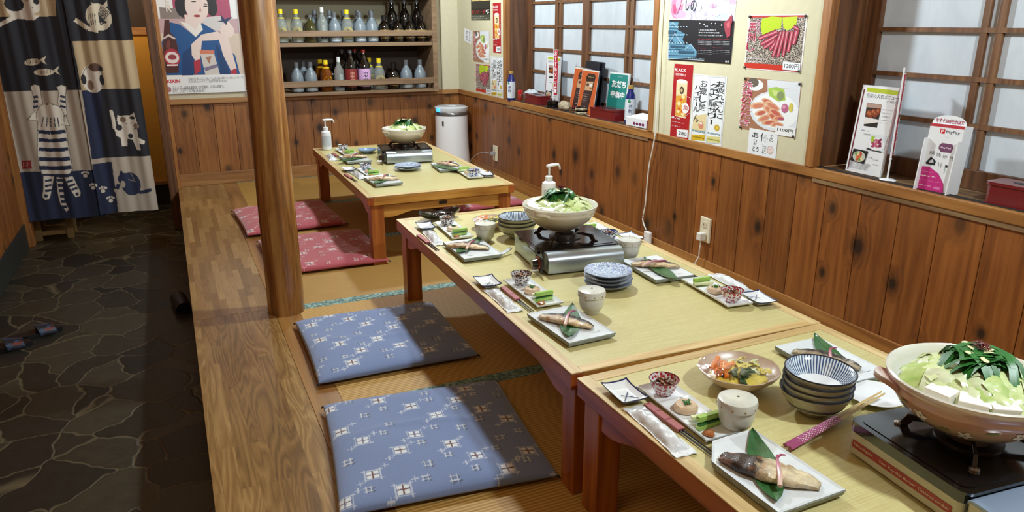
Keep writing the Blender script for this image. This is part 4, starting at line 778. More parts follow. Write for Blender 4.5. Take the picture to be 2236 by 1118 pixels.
nc = thing('noren_curtain', 'split noren curtain with cats in navy, black and cream blocks across the aisle doorway', 'curtain', (a['u0'], 5.88, a['v0']))
for (u0, u1, zb, yoff, nm) in ((-.012, .462, .0, .012, 'curtain_panel'), (.425, .800, .012, -.008, 'curtain_panel')):
    nu, nv = int((u1 - u0) / .0032), int(1.62 / .0034)
    U, V = np.meshgrid(np.linspace(u0, u1, nu + 1), np.linspace(zb, 1.62, nv + 1)); c_ = paint(U * 1000, V * 1000)
    if nm and u0 < .1:
        pass
    low = np.clip(1 - V / 1.9, 0, 1)
    Y = yoff + .010 * np.sin(U * 2 * pi / .165 + 1.1 + .6 * V) * (1.2 - .5 * low) + .006 * np.sin(U * 2 * pi / .071 + 2 * V) * (1 - low * .6) + .004 * np.sin(V * 5 + U * 9)
    Z = V + .004 * np.sin(U * 14) * low
    me = bpy.data.meshes.new(nm); vs = np.stack([U, Y, Z], -1).reshape(-1, 3)
    idx = np.arange((nu + 1) * (nv + 1)).reshape(nv + 1, nu + 1); fs = np.stack([idx[:-1, :-1], idx[:-1, 1:], idx[1:, 1:], idx[1:, :-1]], -1).reshape(-1, 4)
    me.from_pydata(vs.tolist(), [], fs.tolist()); at_ = me.color_attributes.new('Col', 'FLOAT_COLOR', 'POINT'); at_.data.foreach_set('color', c_.reshape(-1).astype(np.float32)); me.materials.append(CL.m); me.shade_smooth()
    o = bpy.data.objects.new(nm, me); C.objects.link(o); o.parent = nc
g = G(); g.tube([(-.08, .0, 1.60), (.84, .0, 1.60)], .012, W_dark_z); g.build('curtain_rod', nc, smooth=True)

# ------------------------------------------------------------------ aisle things
def mk_stool():
    R = thing('wooden_stool', 'small pale wooden stool standing on stone floor behind the noren curtain', 'stool', (-.88, 6.16, ZA)); wd = M('stool_wood', '84683e', .5, var=.15, scale=20)
    g = G(); g.box(-.14, .14, -.12, .12, .30, .33, wd); g.build('seat', R, bevel=.004)
    for x in (-.10, .10):
        for y in (-.09, .09): g = G(); g.box(x - .022, x + .022, y - .02, y + .02, 0, .30, wd); g.build('leg', R, bevel=.003)
    for y in (-.09, .09): g = G(); g.box(-.078, .078, y - .01, y + .01, .035, .065, wd); g.build('stretcher', R, bevel=.002)
    return R
mk_stool()
def mk_sandal():
    R = thing('sandal', '', 'sandal'); sole = M('sandal_sole', '0e0e12', .35)
    out = [(.045 * (1 - .18 * sin(t * 2 + .5)) * cos(t) * (1.0 if sin(t) > 0 else .86), .125 * sin(t)) for t in [2 * pi * k / 28 for k in range(28)]]
    g = G(); g.prism(out, 0, .022, sole); g.build('sole', R, bevel=.004, smooth=True)
    tt = NT('sandal_strap'); v = tt.n('ShaderNodeTexVoronoi'); v.inputs['Scale'].default_value = 70; tt.l(tt.mapping((1, .4, 1)), v.inputs['Vector']); sp = tt.n('ShaderNodeSeparateColor'); tt.l(v.outputs['Color'], sp.inputs[0])
    tt.base(tt.ramp(sp.outputs[0], [(.0, '10121c'), (.45, '1c2238'), (.62, '6a2a24'), (.8, '2c4060'), (.95, '8a8a80')], 'CONSTANT')); tt.rough(.5)
    g = G(); g.grid(lambda u, w: (.046 * cos(pi * u) * 1.03, .02 + .075 * w - .012 * sin(pi * u), .014 + .042 * sin(pi * u) * (1 - .25 * w)), 16, 6, tt.m, .003); g.build('strap', R, smooth=True); return R
san = Proto(mk_sandal)
san((-.765, 4.10, ZA + .001), -1.25, 'black sandal with patterned strap, the farther of the pair on the stone floor', 'pair of sandals'); san((-.880, 3.965, ZA + .001), -1.35, 'black sandal with patterned strap, the nearer one cut by the photo edge', 'pair of sandals')
g = G()
g.grid(lambda u, v: (.045 * cos(pi * u) * (1 - .3 * (v - .5) ** 2), .13 * (v - .5) * 2, .012 + (.055 * sin(pi * u)) * (1 - .35 * v)), 14, 12, M('shoe_leather', '16140f', .4)); g.prism([(.046 * cos(t), .135 * sin(t)) for t in [2 * pi * k / 20 for k in range(20)]], 0, .014, BLACKM)
o = g.build('shoe', smooth=True); tag(o, 'dark shoe tucked against the platform edge on the stone floor', 'shoe'); o.location = (-.085, 4.23, ZA + .001); o.rotation_euler = (0, 0, .1)
g = G()
g.grid(lambda u, v: (.045 * cos(pi * u) * (1 - .3 * (v - .5) ** 2), .13 * (v - .5) * 2, .012 + (.05 * sin(pi * u)) * (1 - .35 * v)), 14, 12, M('shoe_leather', '16140f', .4)); g.prism([(.046 * cos(t), .135 * sin(t)) for t in [2 * pi * k / 20 for k in range(20)]], 0, .014, BLACKM)
o = g.build('shoe', smooth=True); tag(o, 'dark shoe tip at the platform edge at the very bottom of the photo', 'shoe'); o.location = (-.095, 2.03, ZA + .001)

# ------------------------------------------------------------------ air purifier
R = thing('air_purifier', 'white cylindrical air purifier with clear lid in the room corner', 'air purifier', (2.117, 5.86, 0.0006))
g = G(); g.lathe([(.150, 0), (.152, .01), (.148, .06), (.140, .20), (.135, .35), (.134, .47)], WHITE, 48); g.build('housing', R, smooth=True)
g = G(); g.lathe([(.133, .470), (.136, .472), (.137, .492), (.133, .500)], M('steel_ring', '8a8c8e', .25, .8), 48); g.build('rim_ring', R, smooth=True)
g = G(); g.lathe([(.132, .500), (.136, .505), (.138, .535), (.120, .543), (.06, .540)], M('lid_plastic', 'd4dade', .2), 48); g.build('lid', R, smooth=True)
g = G(); g.box(-.138, -.126, -.07, -.02, .506, .532, M('blue_lamp', '3a9ae0', .3, emit=2.0)); g.build('indicator_lamp', R)
g = G(); g.box(-.112, -.102, -.094, -.084, .395, .43, BLACKM); g.build('control_slot', R)
g = G(); g.box(-.03, .03, -.03, .03, .541, .549, M('lid_plastic', 'd4dade', .2)); g.build('lid_handle', R, bevel=.002)

# ------------------------------------------------------------------ outlets and cords
IV = M('ivory_plastic', 'ddd6bc', .35)
def mk_outlet():
    R = thing('wall_outlet', '', 'outlet'); g = G(); g.box(-.012, 0, -.036, .036, -.060, .060, IV); g.build('cover_plate', R, bevel=.003)
    for z in (-.028, .026):
        g = G(); g.box(-.0145, -.0118, -.014, .014, z - .014, z + .014, M('outlet_insert', 'cfc8ae', .4)); g.box(-.0152, -.0144, -.006, -.004, z - .005, z + .005, BLACKM); g.box(-.0152, -.0144, .004, .006, z - .005, z + .005, BLACKM); g.build('socket', R)
    return R
ol = Proto(mk_outlet); ol((XR + .004, 2.742, .247), 0, 'ivory wall outlet with a white plug on right wall above the middle table', 'wall outlets'); ol((XR + .004, 5.31, .222), 0, 'ivory wall outlet near the air purifier in the far corner', 'wall outlets')
WC = M('white_cable', 'dcdcd6', .4)
def spline(pts, n=10):
    out = []
    P = [Vector(p) for p in pts]; P = [P[0]] + P + [P[-1]]
    for i in range(1, len(P) - 2):
        for k in range(n):
            t = k / n; a, b, c, d = P[i - 1:i + 3]; out.append(.5 * ((2 * b) + (-a + c) * t + (2 * a - 5 * b + 4 * c - d) * t * t + (-a + 3 * b - 3 * c + d) * t ** 3))
    out.append(P[-2]); return out
R = thing('power_cord', 'white cord plugged into outlet above the middle table, dropping behind it', 'cord', (0, 0, 0))
g = G(); g.box(2.236, 2.2685, 2.724, 2.756, .198, .236, WC); g.build('plug', R, bevel=.004)
g = G(); g.tube(spline([(2.252, 2.738, .205), (2.25, 2.74, .15), (2.245, 2.745, .10), (2.20, 2.78, .03), (2.0, 2.9, .006), (1.75, 3.0, .006)]), .0032, WC, 8); g.build('cable', R, smooth=True)
R = thing('power_cord', 'grey cord with plug running from far outlet to the air purifier', 'cord', (0, 0, 0))
g = G(); g.box(2.236, 2.2685, 5.296, 5.324, .208, .236, M('grey_plug', '9a9aa0', .4)); g.build('plug', R, bevel=.003)
g = G(); g.tube(spline([(2.238, 5.31, .222), (2.20, 5.40, .22), (2.17, 5.52, .16), (2.16, 5.62, .06), (2.15, 5.70, .010)]), .0028, M('grey_plug', '9a9aa0', .4), 8); g.build('cable', R, smooth=True)
R = thing('hanging_cord', 'long white cord hanging down the right wall, ending in a white tap', 'cord', (0, 0, 0))
g = G(); g.tube(spline([(2.262, 3.205, 1.9), (2.262, 3.182, 1.5), (2.262, 3.184, 1.2), (2.262, 3.176, .9), (2.260, 3.172, .68), (2.262, 3.19, .58), (2.268, 3.222, .48), (2.270, 3.235, .36), (2.268, 3.238, .26), (2.262, 3.245, .18), (2.255, 3.20, .135)]), .0035, WC, 8); g.build('cable', R, smooth=True)
g = G(); g.box(2.244, 2.266, 3.130, 3.205, .012, .062, WHITE); g.box(2.244, 2.266, 3.155, 3.205, .0622, .13, WHITE); g.build('power_tap', R, bevel=.006)
# ------------------------------------------------------------------ low tables
TH = .365
def mk_table(W, L, plate=False):
    def mk():
        R = thing('low_table', '', 'table'); e = .034; t0 = TH - .047
        g = G(); g.box(e, W - e, e, L - e, t0 + .004, TH - .0005, LAM); g.build('tabletop', R)
        g = G()
        for a, b, c, d, m in ((0, e, 0, L, W_edge), (W - e, W, 0, L, W_edge)): g.box(a, b, c, d, TH - .003, TH + .0012, m)
        for a, b, c, d in ((e, W - e, 0, e), (e, W - e, L - e, L)): g.box(a, b, c, d, TH - .003, TH + .0012, W_edge_x)
        g.build('edge_strip', R, bevel=.0012)
        g = G()
        for a, b, c, d, m in ((0.001, e, 0.001, L - .001, W_table), (W - e, W - .001, 0.001, L - .001, W_table)): g.box(a, b, c, d, t0, TH - .0035, m)
        for a, b, c, d in ((e, W - e, .001, e), (e, W - e, L - e, L - .001)): g.box(a, b, c, d, t0, TH - .0035, W_table_x)
        g.build('top_frame', R, bevel=.002)
        leg = .068; i = .018
        for x in (i, W - i - leg):
            for y in (i * .6, L - i * .6 - leg):
                g = G(); g.box(x, x + leg, y, y + leg, 0, t0 + .001, W_leg); g.build('leg', R, bevel=.003)
        def curve(n0, n1, deep=.062, shal=.026):
            pts = [(n0, t0 + .001), (n1, t0 + .001), (n1, t0 - deep)]; s = .14
            for k in range(9): q = k / 8; pts.append((n1 - .03 - s * q, t0 - deep + (deep - shal) * (.5 - .5 * cos(pi * q))))
            for k in range(9): q = 1 - k / 8; pts.append((n0 + .03 + s * q, t0 - deep + (deep - shal) * (.5 - .5 * cos(pi * q))))
            pts.append((n0, t0 - deep)); return pts
        for x in (i + .006, W - i - .030): g = G(); g.prism_x(curve(i * .6 + leg, L - i * .6 - leg), x, x + .024, W_table); g.build('apron', R)
        for y in (i * .6 + .006, L - i * .6 - .030): g = G(); g.prism_y(curve(i + leg, W - i - leg, .070, .045), y, y + .024, W_table_x); g.build('apron', R)
        if plate: g = G(); g.box(W / 2 - .022, W / 2 + .022, i * .6 + .002, i * .6 + .006, t0 - .026, t0 - .010, M('maker_plate', '2a1c14', .4)); g.build('maker_plate', R)
        return R
    return mk
t0_ = mk_table(.809, 1.639, True)(); t0_.location = (.8383, 3.5924, 0); t0_.rotation_euler = (0, 0, -.0142); t0_['label'] = 'far low wooden table near the back wall with a hot pot on it'
t1_ = mk_table(.824, 1.658)(); t1_.location = (.8265, 1.4562, 0); t1_.rotation_euler = (0, 0, -.015); t1_['label'] = 'middle low wooden table with yellow-green top and a silver gas stove'
t2_ = mk_table(.815, 1.652)(); t2_.location = (.8480, -.2210, 0); t2_.rotation_euler = (0, 0, .012); t2_['label'] = 'nearest low wooden table with the large pink hot pot at lower right'
for q in (t0_, t1_, t2_): q.location.z = .0006; q['group'] = 'low dining tables in a row'
TZ = TH + .0020    # things stand on the top

# ------------------------------------------------------------------ floor cushions
def mk_cushion(W, L, base, dark, light1, cross, seed):
    t = NT('cushion_cloth_' + base); vc = t.n('ShaderNodeVertexColor'); vc.layer_name = 'Col'
    w = t.noise(t.mapping((500, 40, 1)), 2, 2); t.base(t.mix(t.math('MULTIPLY', w, .35), vc.outputs[0], t.mix(1.0, vc.outputs[0], 'a8a8b0', 'MULTIPLY'))); t.rough(.85); t.b.inputs['Sheen Weight'].default_value = .3; t.bump(w, .25, .0008)
    N = 250; r = random.Random(seed); U, V = np.meshgrid(np.linspace(0, 1, N + 1), np.linspace(0, 1, N + 1))
    X, Y = U * W, V * L; x, y = X * 1000, Y * 1000
    col = np.zeros(X.shape + (4,)); col[...] = hexc(base)
    n_ = .5 + .5 * np.sin(x * .9 + 3 * np.sin(y * .05)); col[..., :3] *= (1 + .10 * (n_[..., None] - .5))
    B1, L1, X1, D1 = (np.array(hexc(c)) for c in (dark, light1, cross, dark))
    def rect(cx, cy, hx, hy): return (np.abs(x - cx) < hx) & (np.abs(y - cy) < hy)
    jit = np.sin(x * 1.7) * 1.2 + np.sin(y * 2.1) * 1.2
    def flower(cx, cy, s=1):
        s *= .88
        halo = (np.abs(np.abs(x - cx) - 24 * s) < 1.6) & (np.abs(y - cy) < 30 * s + jit) | (np.abs(np.abs(y - cy) - 22 * s) < 1.6) & (np.abs(x - cx) < 32 * s + jit)
        col[halo] = col[halo] * .45 + L1 * .55
        for dx in (-1, 1):
            for dy in (-1, 1):
                m_ = (np.abs(x - cx - dx * 10.5 * s) < 8 * s + jit * .8) & (np.abs(y - cy - dy * 10.5 * s) < 8 * s + jit * .8); col[m_] = L1
        m_ = rect(cx, cy, 2, 20 * s) | rect(cx, cy, 20 * s, 2); col[m_] = X1
    def well(cx, cy, s=1, c=None):
        c = L1 if c is None else c
        m_ = (np.abs(np.abs(x - cx) - 8 * s) < 1.6) & (np.abs(y - cy) < 15 * s) | (np.abs(np.abs(y - cy) - 8 * s) < 1.6) & (np.abs(x - cx) < 15 * s); col[m_] = col[m_] * .35 + c * .65
    def plus(cx, cy):
        m_ = rect(cx, cy, 1.5, 11) | rect(cx, cy, 11, 1.5); col[m_] = col[m_] * .4 + L1 * .6
    px, py = 146, 112; row = 0; yy = 30
    while yy < L * 1000 + 20:
        xx = 20 + (row % 2) * px / 2 + (row % 3) * 9
        while xx < W * 1000 + 20:
            q, s_ = r.uniform(-7, 7), r.uniform(-7, 7)
            if (row + int(xx / px)) % 3 != 2: flower(xx + q, yy + s_); plus(xx + q + 36, yy + s_ + 30); plus(xx + q - 36, yy + s_ - 28)
            else: well(xx + q + 4, yy + s_ - 4, 1.1, B1); well(xx + q, yy + s_)
            if r.random() < .75: well(xx + px / 2 + q - 5, yy + s_ + 22, .85, B1); well(xx + px / 2 + q - 9, yy + s_ + 26, .85)
            xx += px
        yy += py * .74; row += 1
    def prof(h):
        e = (1 - np.abs(2 * U - 1) ** 7) * (1 - np.abs(2 * V - 1) ** 7)
        return h * np.clip(e, 0, 1) ** .45
    fold = .004 * np.sin(V * 9 + U * 3.2 + seed) * np.sin(U * 5 + .5) + .0035 * np.exp(-((V - .52 - .08 * np.sin(U * 4)) / .03) ** 2) * np.sin(pi * U)
    m0 = .5 - .5 * np.cos(2 * pi * np.clip(U, 0, 1)); pin = 1 - .010 * (np.sin(pi * V))
    XX = (U - .5) * W * (1 - .018 * np.sin(pi * V)) ; YY = (V - .5) * L * (1 - .018 * np.sin(pi * U))
    top = .020 + prof(.030) + fold * prof(1.0)
    bot = .018 - prof(.0165)
    idx = np.arange((N + 1) ** 2).reshape(N + 1, N + 1); f = np.stack([idx[:-1, :-1], idx[:-1, 1:], idx[1:, 1:], idx[1:, :-1]], -1).reshape(-1, 4)
    R = thing('floor_cushion', '', 'cushion')
    me = bpy.data.meshes.new('cushion_cover'); vs = np.concatenate([np.stack([XX, YY, top], -1).reshape(-1, 3), np.stack([XX, YY, bot], -1).reshape(-1, 3)])
    rim = np.concatenate([idx[0, :], idx[1:, -1], idx[-1, -2::-1], idx[-2:0:-1, 0]]); n2 = (N + 1) ** 2
    side = np.stack([np.roll(rim, -1), rim, rim + n2, np.roll(rim, -1) + n2], -1)
    me.from_pydata(vs.tolist(), [], np.concatenate([f, f[:, ::-1] + n2, side]).tolist())
    at_ = me.color_attributes.new('Col', 'FLOAT_COLOR', 'POINT'); c2 = np.concatenate([col.reshape(-1, 4)] * 2).reshape(-1).astype(np.float32); at_.data.foreach_set('color', c2)
    me.materials.append(t.m); me.shade_smooth(); o = bpy.data.objects.new('cushion_cover', me); C.objects.link(o); o.parent = R
    for sx in (-1, 1):
        for sy in (-1, 1):
            g = G(); g.tube([(sx * W * .488, sy * L * .488, .019), (sx * W * .502, sy * L * .502, .017), (sx * W * .512, sy * L * .506, .012)], [.003, .004, .0015], M('cushion_thread', '20242e', .8), 6); g.build('corner_tassel', R)
    return R
bc = Proto(lambda: mk_cushion(.585, .585, '7488b2', '38414f', 'dfe6ea', '6a3f3a', 3)); rc = Proto(lambda: mk_cushion(.59, .655, 'b0505a', '5e2630', 'e0c4c4', '4a3a3c', 5))
def rotc(o, a, W, L): return (o[0] + cos(a) * W / 2 - sin(a) * L / 2, o[1] + sin(a) * W / 2 + cos(a) * L / 2, 0.0015)
bc(rotc((.2618, 1.5972), -.10, .585, .59), -.12, 'blue patterned floor cushion nearest the viewer beside the middle table', 'blue floor cushions')
bc(rotc((.3377, 2.3496), -.015, .60, .59), pi - .02, 'blue patterned floor cushion farther back, next to the log pillar', 'blue floor cushions')
rc((.592, 4.745, .0015), .045, 'red patterned floor cushion farther back beside the far table', 'red floor cushions')
rc((.645, 3.925, .0015), pi - .01, 'red patterned floor cushion partly behind the log pillar, nearer one', 'red floor cushions')
rc((1.83, 4.76, .0015), .03, 'red floor cushion between the far table and the right wall', 'red floor cushions', scale=(1, 1, 1))

# ------------------------------------------------------------------ tableware
NAVY = M('navy_glaze', '1c2c5a', .2, coat=.4); STONEW = M('rough_grey_side', '8a928c', .8, var=.5, scale=220); PLW = M('plate_white', 'dae1e5', .22, coat=.4, var=.04, scale=60); INKB = M('grass_motif', '5c6a78', .4)
def place(tb, x, y, z=TZ): return (x, y, z)
def slab(poly, h, top, side, motif=None, name='serving_plate', cat='plate'):
    R = thing(name, '', cat); n = len(poly); g = G(); cx = sum(p[0] for p in poly) / n; cy = sum(p[1] for p in poly) / n
    # densify the rim for a hand-made wobble
    P = []
    for i in range(n):
        a, b = poly[i], poly[(i + 1) % n]
        for k in range(10): t = k / 10; P.append((a[0] + (b[0] - a[0]) * t + rnd.uniform(-.0006, .0006), a[1] + (b[1] - a[1]) * t + rnd.uniform(-.0006, .0006)))
    m = len(P); vs = []
    for s_, z in ((.80, 0), (.97, .004), (1.0, h - .003), (.992, h), (.93, h - .003), (.5, h - .0045)):
        vs += [(cx + (x - cx) * s_, cy + (y - cy) * s_, z) for x, y in P]
    o = G(); fs = lambda a: [(a * m + k, a * m + (k + 1) % m, (a + 1) * m + (k + 1) % m, (a + 1) * m + k) for k in range(m)]
    g.add(vs, fs(0) + fs(1) + fs(2), side); g.add(vs, fs(3) + fs(4) + [tuple(range(5 * m, 6 * m))], top); g.add(vs[:m], [tuple(reversed(range(m)))], side)
    if motif:
        for pts in motif: g.tube([(x, y, h - .0034) for x, y in pts], [.0004] + [.0011] * (len(pts) - 2) + [.0004], INKB, 5, .3)
    g.build('plate_body', R); return R
BL = [[(.035, .085), (.03, .070), (.02, .055)], [(.03, .070), (.042, .062)], [(.03, .070), (.014, .066)], [(-.03, -.085), (-.036, -.075), (-.05, -.068)], [(.02, -.08), (.035, -.085), (.048, -.080)]]
fp = Proto(lambda: slab([(-.076, -.119), (.076, -.119), (.076, .119), (-.076, .119)], .017, PLW, STONEW, BL))
fpc = lambda: slab([(-.081, -.119), (.081, -.119), (.081, .119), (-.030, .119), (-.081, .060)], .018, PLW, STONEW, [BL[4]])
def mk_appet():
    R = thing('appetizer_plate', '', 'plate'); W, L = .088, .262
    def fn(u, v):
        k = min(int(v * 3), 2); lv = v * 3 - k; m = max(abs(2 * u - 1), abs(2 * lv - 1)); e = max(0, (m - .62) / .38)
        fl = 1 + .05 * (abs(2 * v - 1) > .96) ; z = .005 + .0085 * e ** 1.6
        if .32 < v < .68 and abs(2 * u - 1) < .9 and min(abs(v - 1 / 3), abs(v - 2 / 3)) < .01: z -= .003
        return ((u - .5) * W * fl, (v - .5) * L, z)
    g = G(); g.grid(fn, 20, 60, PORC, .0045); g.build('plate_body', R, smooth=True, angle=60); return R
ap = Proto(mk_appet)
def mk_soy():
    R = thing('soy_sauce_dish', '', 'dish'); W, L = .067, .100
    def fn(u, v):
        m = max(abs(2 * u - 1), abs(2 * v - 1)); c = (abs(2 * u - 1) * abs(2 * v - 1)) ** 3
        return ((u - .5) * W * (1 + .04 * c), (v - .5) * L * (1 + .04 * c), .006 + .010 * max(0, (m - .45) / .55) ** 1.5 + .004 * c)
    g = G(); g.grid(fn, 24, 28, NAVY, .003, lambda u, v: NAVY if max(abs(2 * u - 1), abs(2 * v - 1)) > .93 else PORC); g.build('dish_body', R, smooth=True, angle=70)
    g = G(); g.box(-.02, .02, -.032, .032, 0, .004, PORC); g.build('foot', R, bevel=.001)
    g = G(); 
    for a in ((-.02, -.036, .012, .004), (.004, -.02, .016, -.018), (.004, -.02, -.012, -.006), (.004, -.02, .02, -.03)): g.tube([(a[0] if i == 0 else a[2], a[1] if i == 0 else a[3], .0085) for i in (0, 1)], .0011, NAVY, 5, .4)
    g.build('painted_motif', R); return R
sd = Proto(mk_soy)
CER = M('cream_ceramic', 'ccccc0', .3, var=.08, scale=60, coat=.3); GDOT = M('gold_dot', 'a08850', .4)
def mk_cup():
    R = thing('lidded_cup', '', 'cup'); g = G(); g.lathe([(.020, 0), (.022, .001), (.024, .006), (.033, .016), (.0375, .032), (.039, .048), (.0385, .056)], CER, 36); g.build('cup_body', R, smooth=True)
    g = G(); g.lathe([(.0405, .054), (.0422, .056), (.0425, .068), (.0405, .074), (.034, .0765), (.012, .0778), (.004, .0782)], CER, 40)
    g.lathe([(.0035, .0778), (.0035, .0786), (.001, .079)], M('lid_hole', '6a6860', .6), 10); lid = g.build('lid', R, smooth=True)
    g = G()
    for k in range(10):
        a = 2 * pi * k / 10; rot = Matrix.Rotation(a, 3, 'Z'); g.ell((.0425 * cos(a), .0425 * sin(a), .062), (.0009, .0026, .0026), GDOT, 8, 6, rot)
    g.build('gold_dots', lid); return R
cup = Proto(mk_cup)
def patbowl(col, nm):
    if nm in MATS: return MATS[nm]
    t = NT(nm); v = t.n('ShaderNodeTexVoronoi'); v.inputs['Scale'].default_value = 125; t.l(t.mapping(), v.inputs['Vector']); t.base(t.ramp(v.outputs['Distance'], [(.42, col), (.55, 'dfe2e4')])); t.rough(.2); t.b.inputs['Coat Weight'].default_value = .5; MATS[nm] = t.m; return t.m
def mk_bowl(col, nm):
    def mk():
        R = thing('side_dish_bowl', '', 'bowl'); m_ = patbowl(col, nm); g = G(); g.lathe([(.017, 0), (.018, .004), (.026, .010), (.0335, .030), (.0350, .038), (.0340, .0385), (.031, .030), (.022, .014), (.010, .011)], m_, 40); g.build('bowl_body', R, smooth=True)
        g = G(); rr = [(.0346 * cos(2 * pi * k / 36), .0346 * sin(2 * pi * k / 36), .0385) for k in range(37)]; g.tube(rr, .0011, M(nm + '_rim', tuple_hex(col, .6), .2), 6); g.build('rim', R, smooth=True); return R
    return mk
rb = Proto(mk_bowl('a82430', 'red_pattern')); bb = Proto(mk_bowl('24408a', 'blue_pattern')); kb = Proto(mk_bowl('4a3034', 'dark_pattern'))
def mk_simmer():
    g = G(); r = random.Random(5); m1, m2 = M('simmered_brown', '5a2e14', .25, coat=.4, var=.4, scale=90), M('simmered_tan', '9a6a3c', .3, var=.3, scale=90, coat=.3)
    g.ell((0, 0, .018), (.026, .026, .010), m1, 16, 8)
    for i in range(22):
        a, q = r.uniform(0, 6.3), r.uniform(0, .019); g.ell((q * cos(a), q * sin(a), .027 + r.uniform(0, .009) * (1 - q / .02)), (r.uniform(.004, .008), r.uniform(.003, .005), .003), r.choice((m1, m1, m2)), 8, 6, Matrix.Rotation(a * 2, 3, 'Z') @ Matrix.Rotation(r.uniform(-.5, .5), 3, 'X'))
    o = g.build('simmered_food', smooth=True); return tag(o, '', 'side dish', kind='stuff')
sf = Proto(mk_simmer)
CHV = M('chopped_chive', '2f6a1c', .4)
def mk_tofu():
    R = thing('sesame_tofu', '', 'food'); m_ = M('sesame_tofu', 'cdb294', .3, var=.15, scale=60, coat=.2, sub=.1)
    g = G(); g.lathe([(.024, 0), (.0265, .003), (.0265, .012), (.023, .0165), (.012, .018), (.002, .018)], m_, 28, wob=lambda a, z: 1 + .03 * sin(3 * a)); g.build('tofu_round', R, smooth=True)
    g = G(); r = random.Random(3)
    for i in range(26):
        a, q = r.uniform(0, 6.3), abs(r.gauss(0, .006)); g.box(q * cos(a) - .0018, q * cos(a) + .0018, q * sin(a) - .0018, q * sin(a) + .0018, .0175 + r.uniform(0, .004), .0195 + r.uniform(.001, .004), CHV, rz=a)
    o = g.build('chopped_chives', R); o['kind'] = 'stuff'; return R
tf = Proto(mk_tofu)
CUK = M('cucumber_skin', '1e5524', .3, var=.3, scale=90, coat=.3); CUF = M('cucumber_flesh', '9cc45a', .35, var=.1, scale=50, sub=.1); YAM = M('yam_stick', 'd4d8a8', .35)
def mk_cuke(i):
    def mk():
        g = G()
        if i == 2: g.box(-.034, .034, -.0050, .0050, 0, .009, YAM)
        else: g.box(-.031, .031, -.0065, .0065, 0, .010, CUF); g.box(-.0305, .0305, -.0062, .0062, .010, .0128, CUK if i == 0 else CUF)
        return tag(g.build('vegetable_stick', bevel=.0015), '', 'vegetable stick')
    return mk
ck = [Proto(mk_cuke(i)) for i in range(3)]
def mk_miso():
    g = G(); g.lathe([(.011, 0), (.013, .002), (.011, .006), (.004, .008)], M('miso_paste', '9a5a2c', .3, coat=.3), 16, wob=lambda a, z: 1 + .12 * sin(3 * a)); return tag(g.build('miso_paste', smooth=True), '', 'condiment')
ms_ = Proto(mk_miso)
WRAPT = NT('towel_film'); WRAPT.b.inputs['Base Color'].default_value = hexc('dce2e6'); WRAPT.rough(.22); WRAPT.b.inputs['Coat Weight'].default_value = .8; WRAPT.bump(WRAPT.noise(WRAPT.mapping((1, .6, 1)), 26, 3, .5, 1.2), .35, .006)
def mk_towel():
    R = thing('wet_towel_packet', '', 'towel'); W, L = .052, .212
    def prof(u, v):
        b = max(0, 1 - ((v - .5) / .40) ** 4) ** .5 if abs(v - .5) < .40 else 0; return b * sin(pi * min(max((u - .08) / .84, 0), 1)) ** .6
    g = G(); g.grid(lambda u, v: ((u - .5) * W * (1 - .10 * sin(pi * v) + .05 * cos(v * 40) * (abs(v - .5) > .4)), (v - .5) * L, .0028 + .017 * prof(u, v) + .0005 * sin(v * 44 + u * 9) + .0008 * sin(v * 17 - u * 13)), 20, 70, WRAPT.m, .002); g.build('plastic_sleeve', R, smooth=True)
    g = G(); vs, fs = text_tris('おしぼり', 1); g.add([(.008 - y * .009, -.055 + x * .030, .0222) for x, y in vs], fs, M('towel_print', '8a9098', .5)); g.build('printed_lettering', R); return R
tw = Proto(mk_towel)
CHOP = M('black_chopstick', '14121a', .25, coat=.5); SLV = M('red_sleeve', 'a05a5a', .6, var=.1, scale=60)
def mk_chop():
    g = G(); g.tube([(0, 0, .0034), (0, -.21, .0026)], [.0034, .0016], CHOP, 8); return tag(g.build('chopstick', smooth=True), '', 'chopstick')
chp = Proto(mk_chop)
def mk_sleeve():
    g = G(); g.box(-.009, .009, -.062, .062, 0, .0078, SLV); g.box(-.0088, .0088, -.02, -.014, .0078, .0080, M('sleeve_print', '7c2a30', .6)); g.box(-.0088, .0088, .02, .024, .0078, .0080, M('sleeve_print', '7c2a30', .6)); return tag(g.build('chopstick_sleeve', bevel=.0015), '', 'paper sleeve')
slv = Proto(mk_sleeve)
# grilled fish, bamboo leaf, ginger shoot
def fish_mat(nm, flesh, char, skin, line):
    t = NT(nm); v = t.mapping(); n = t.noise(v, 28, 5, .65); n2 = t.noise(t.mapping((30, 60, 30)), 1.2, 4)
    sx = t.n('ShaderNodeSeparateXYZ'); t.l(v, sx.inputs[0])
    fl = t.ramp(t.math('ADD', t.math('MULTIPLY', n, .55), t.math('MULTIPLY', n2, .45)), [(.36, char), (.5, tuple_hex(flesh, .85)), (.62, flesh)])
    edge = t.ramp(t.math('ADD', t.math('MULTIPLY', sx.outputs[line[0]], line[1]), t.math('MULTIPLY', n, line[2])), [(.40, 0.0), (.52, 1.0)])
    sk = t.ramp(n, [(.35, tuple_hex(skin, .45)), (.55, skin), (.7, tuple_hex(skin, 2.6))])
    t.base(t.mix(edge, fl, sk)); t.rough(.33); t.b.inputs['Coat Weight'].default_value = .15; t.bump(t.noise(t.mapping((1, 1, 1)), 70, 5, .7), .8, .004); return t.m
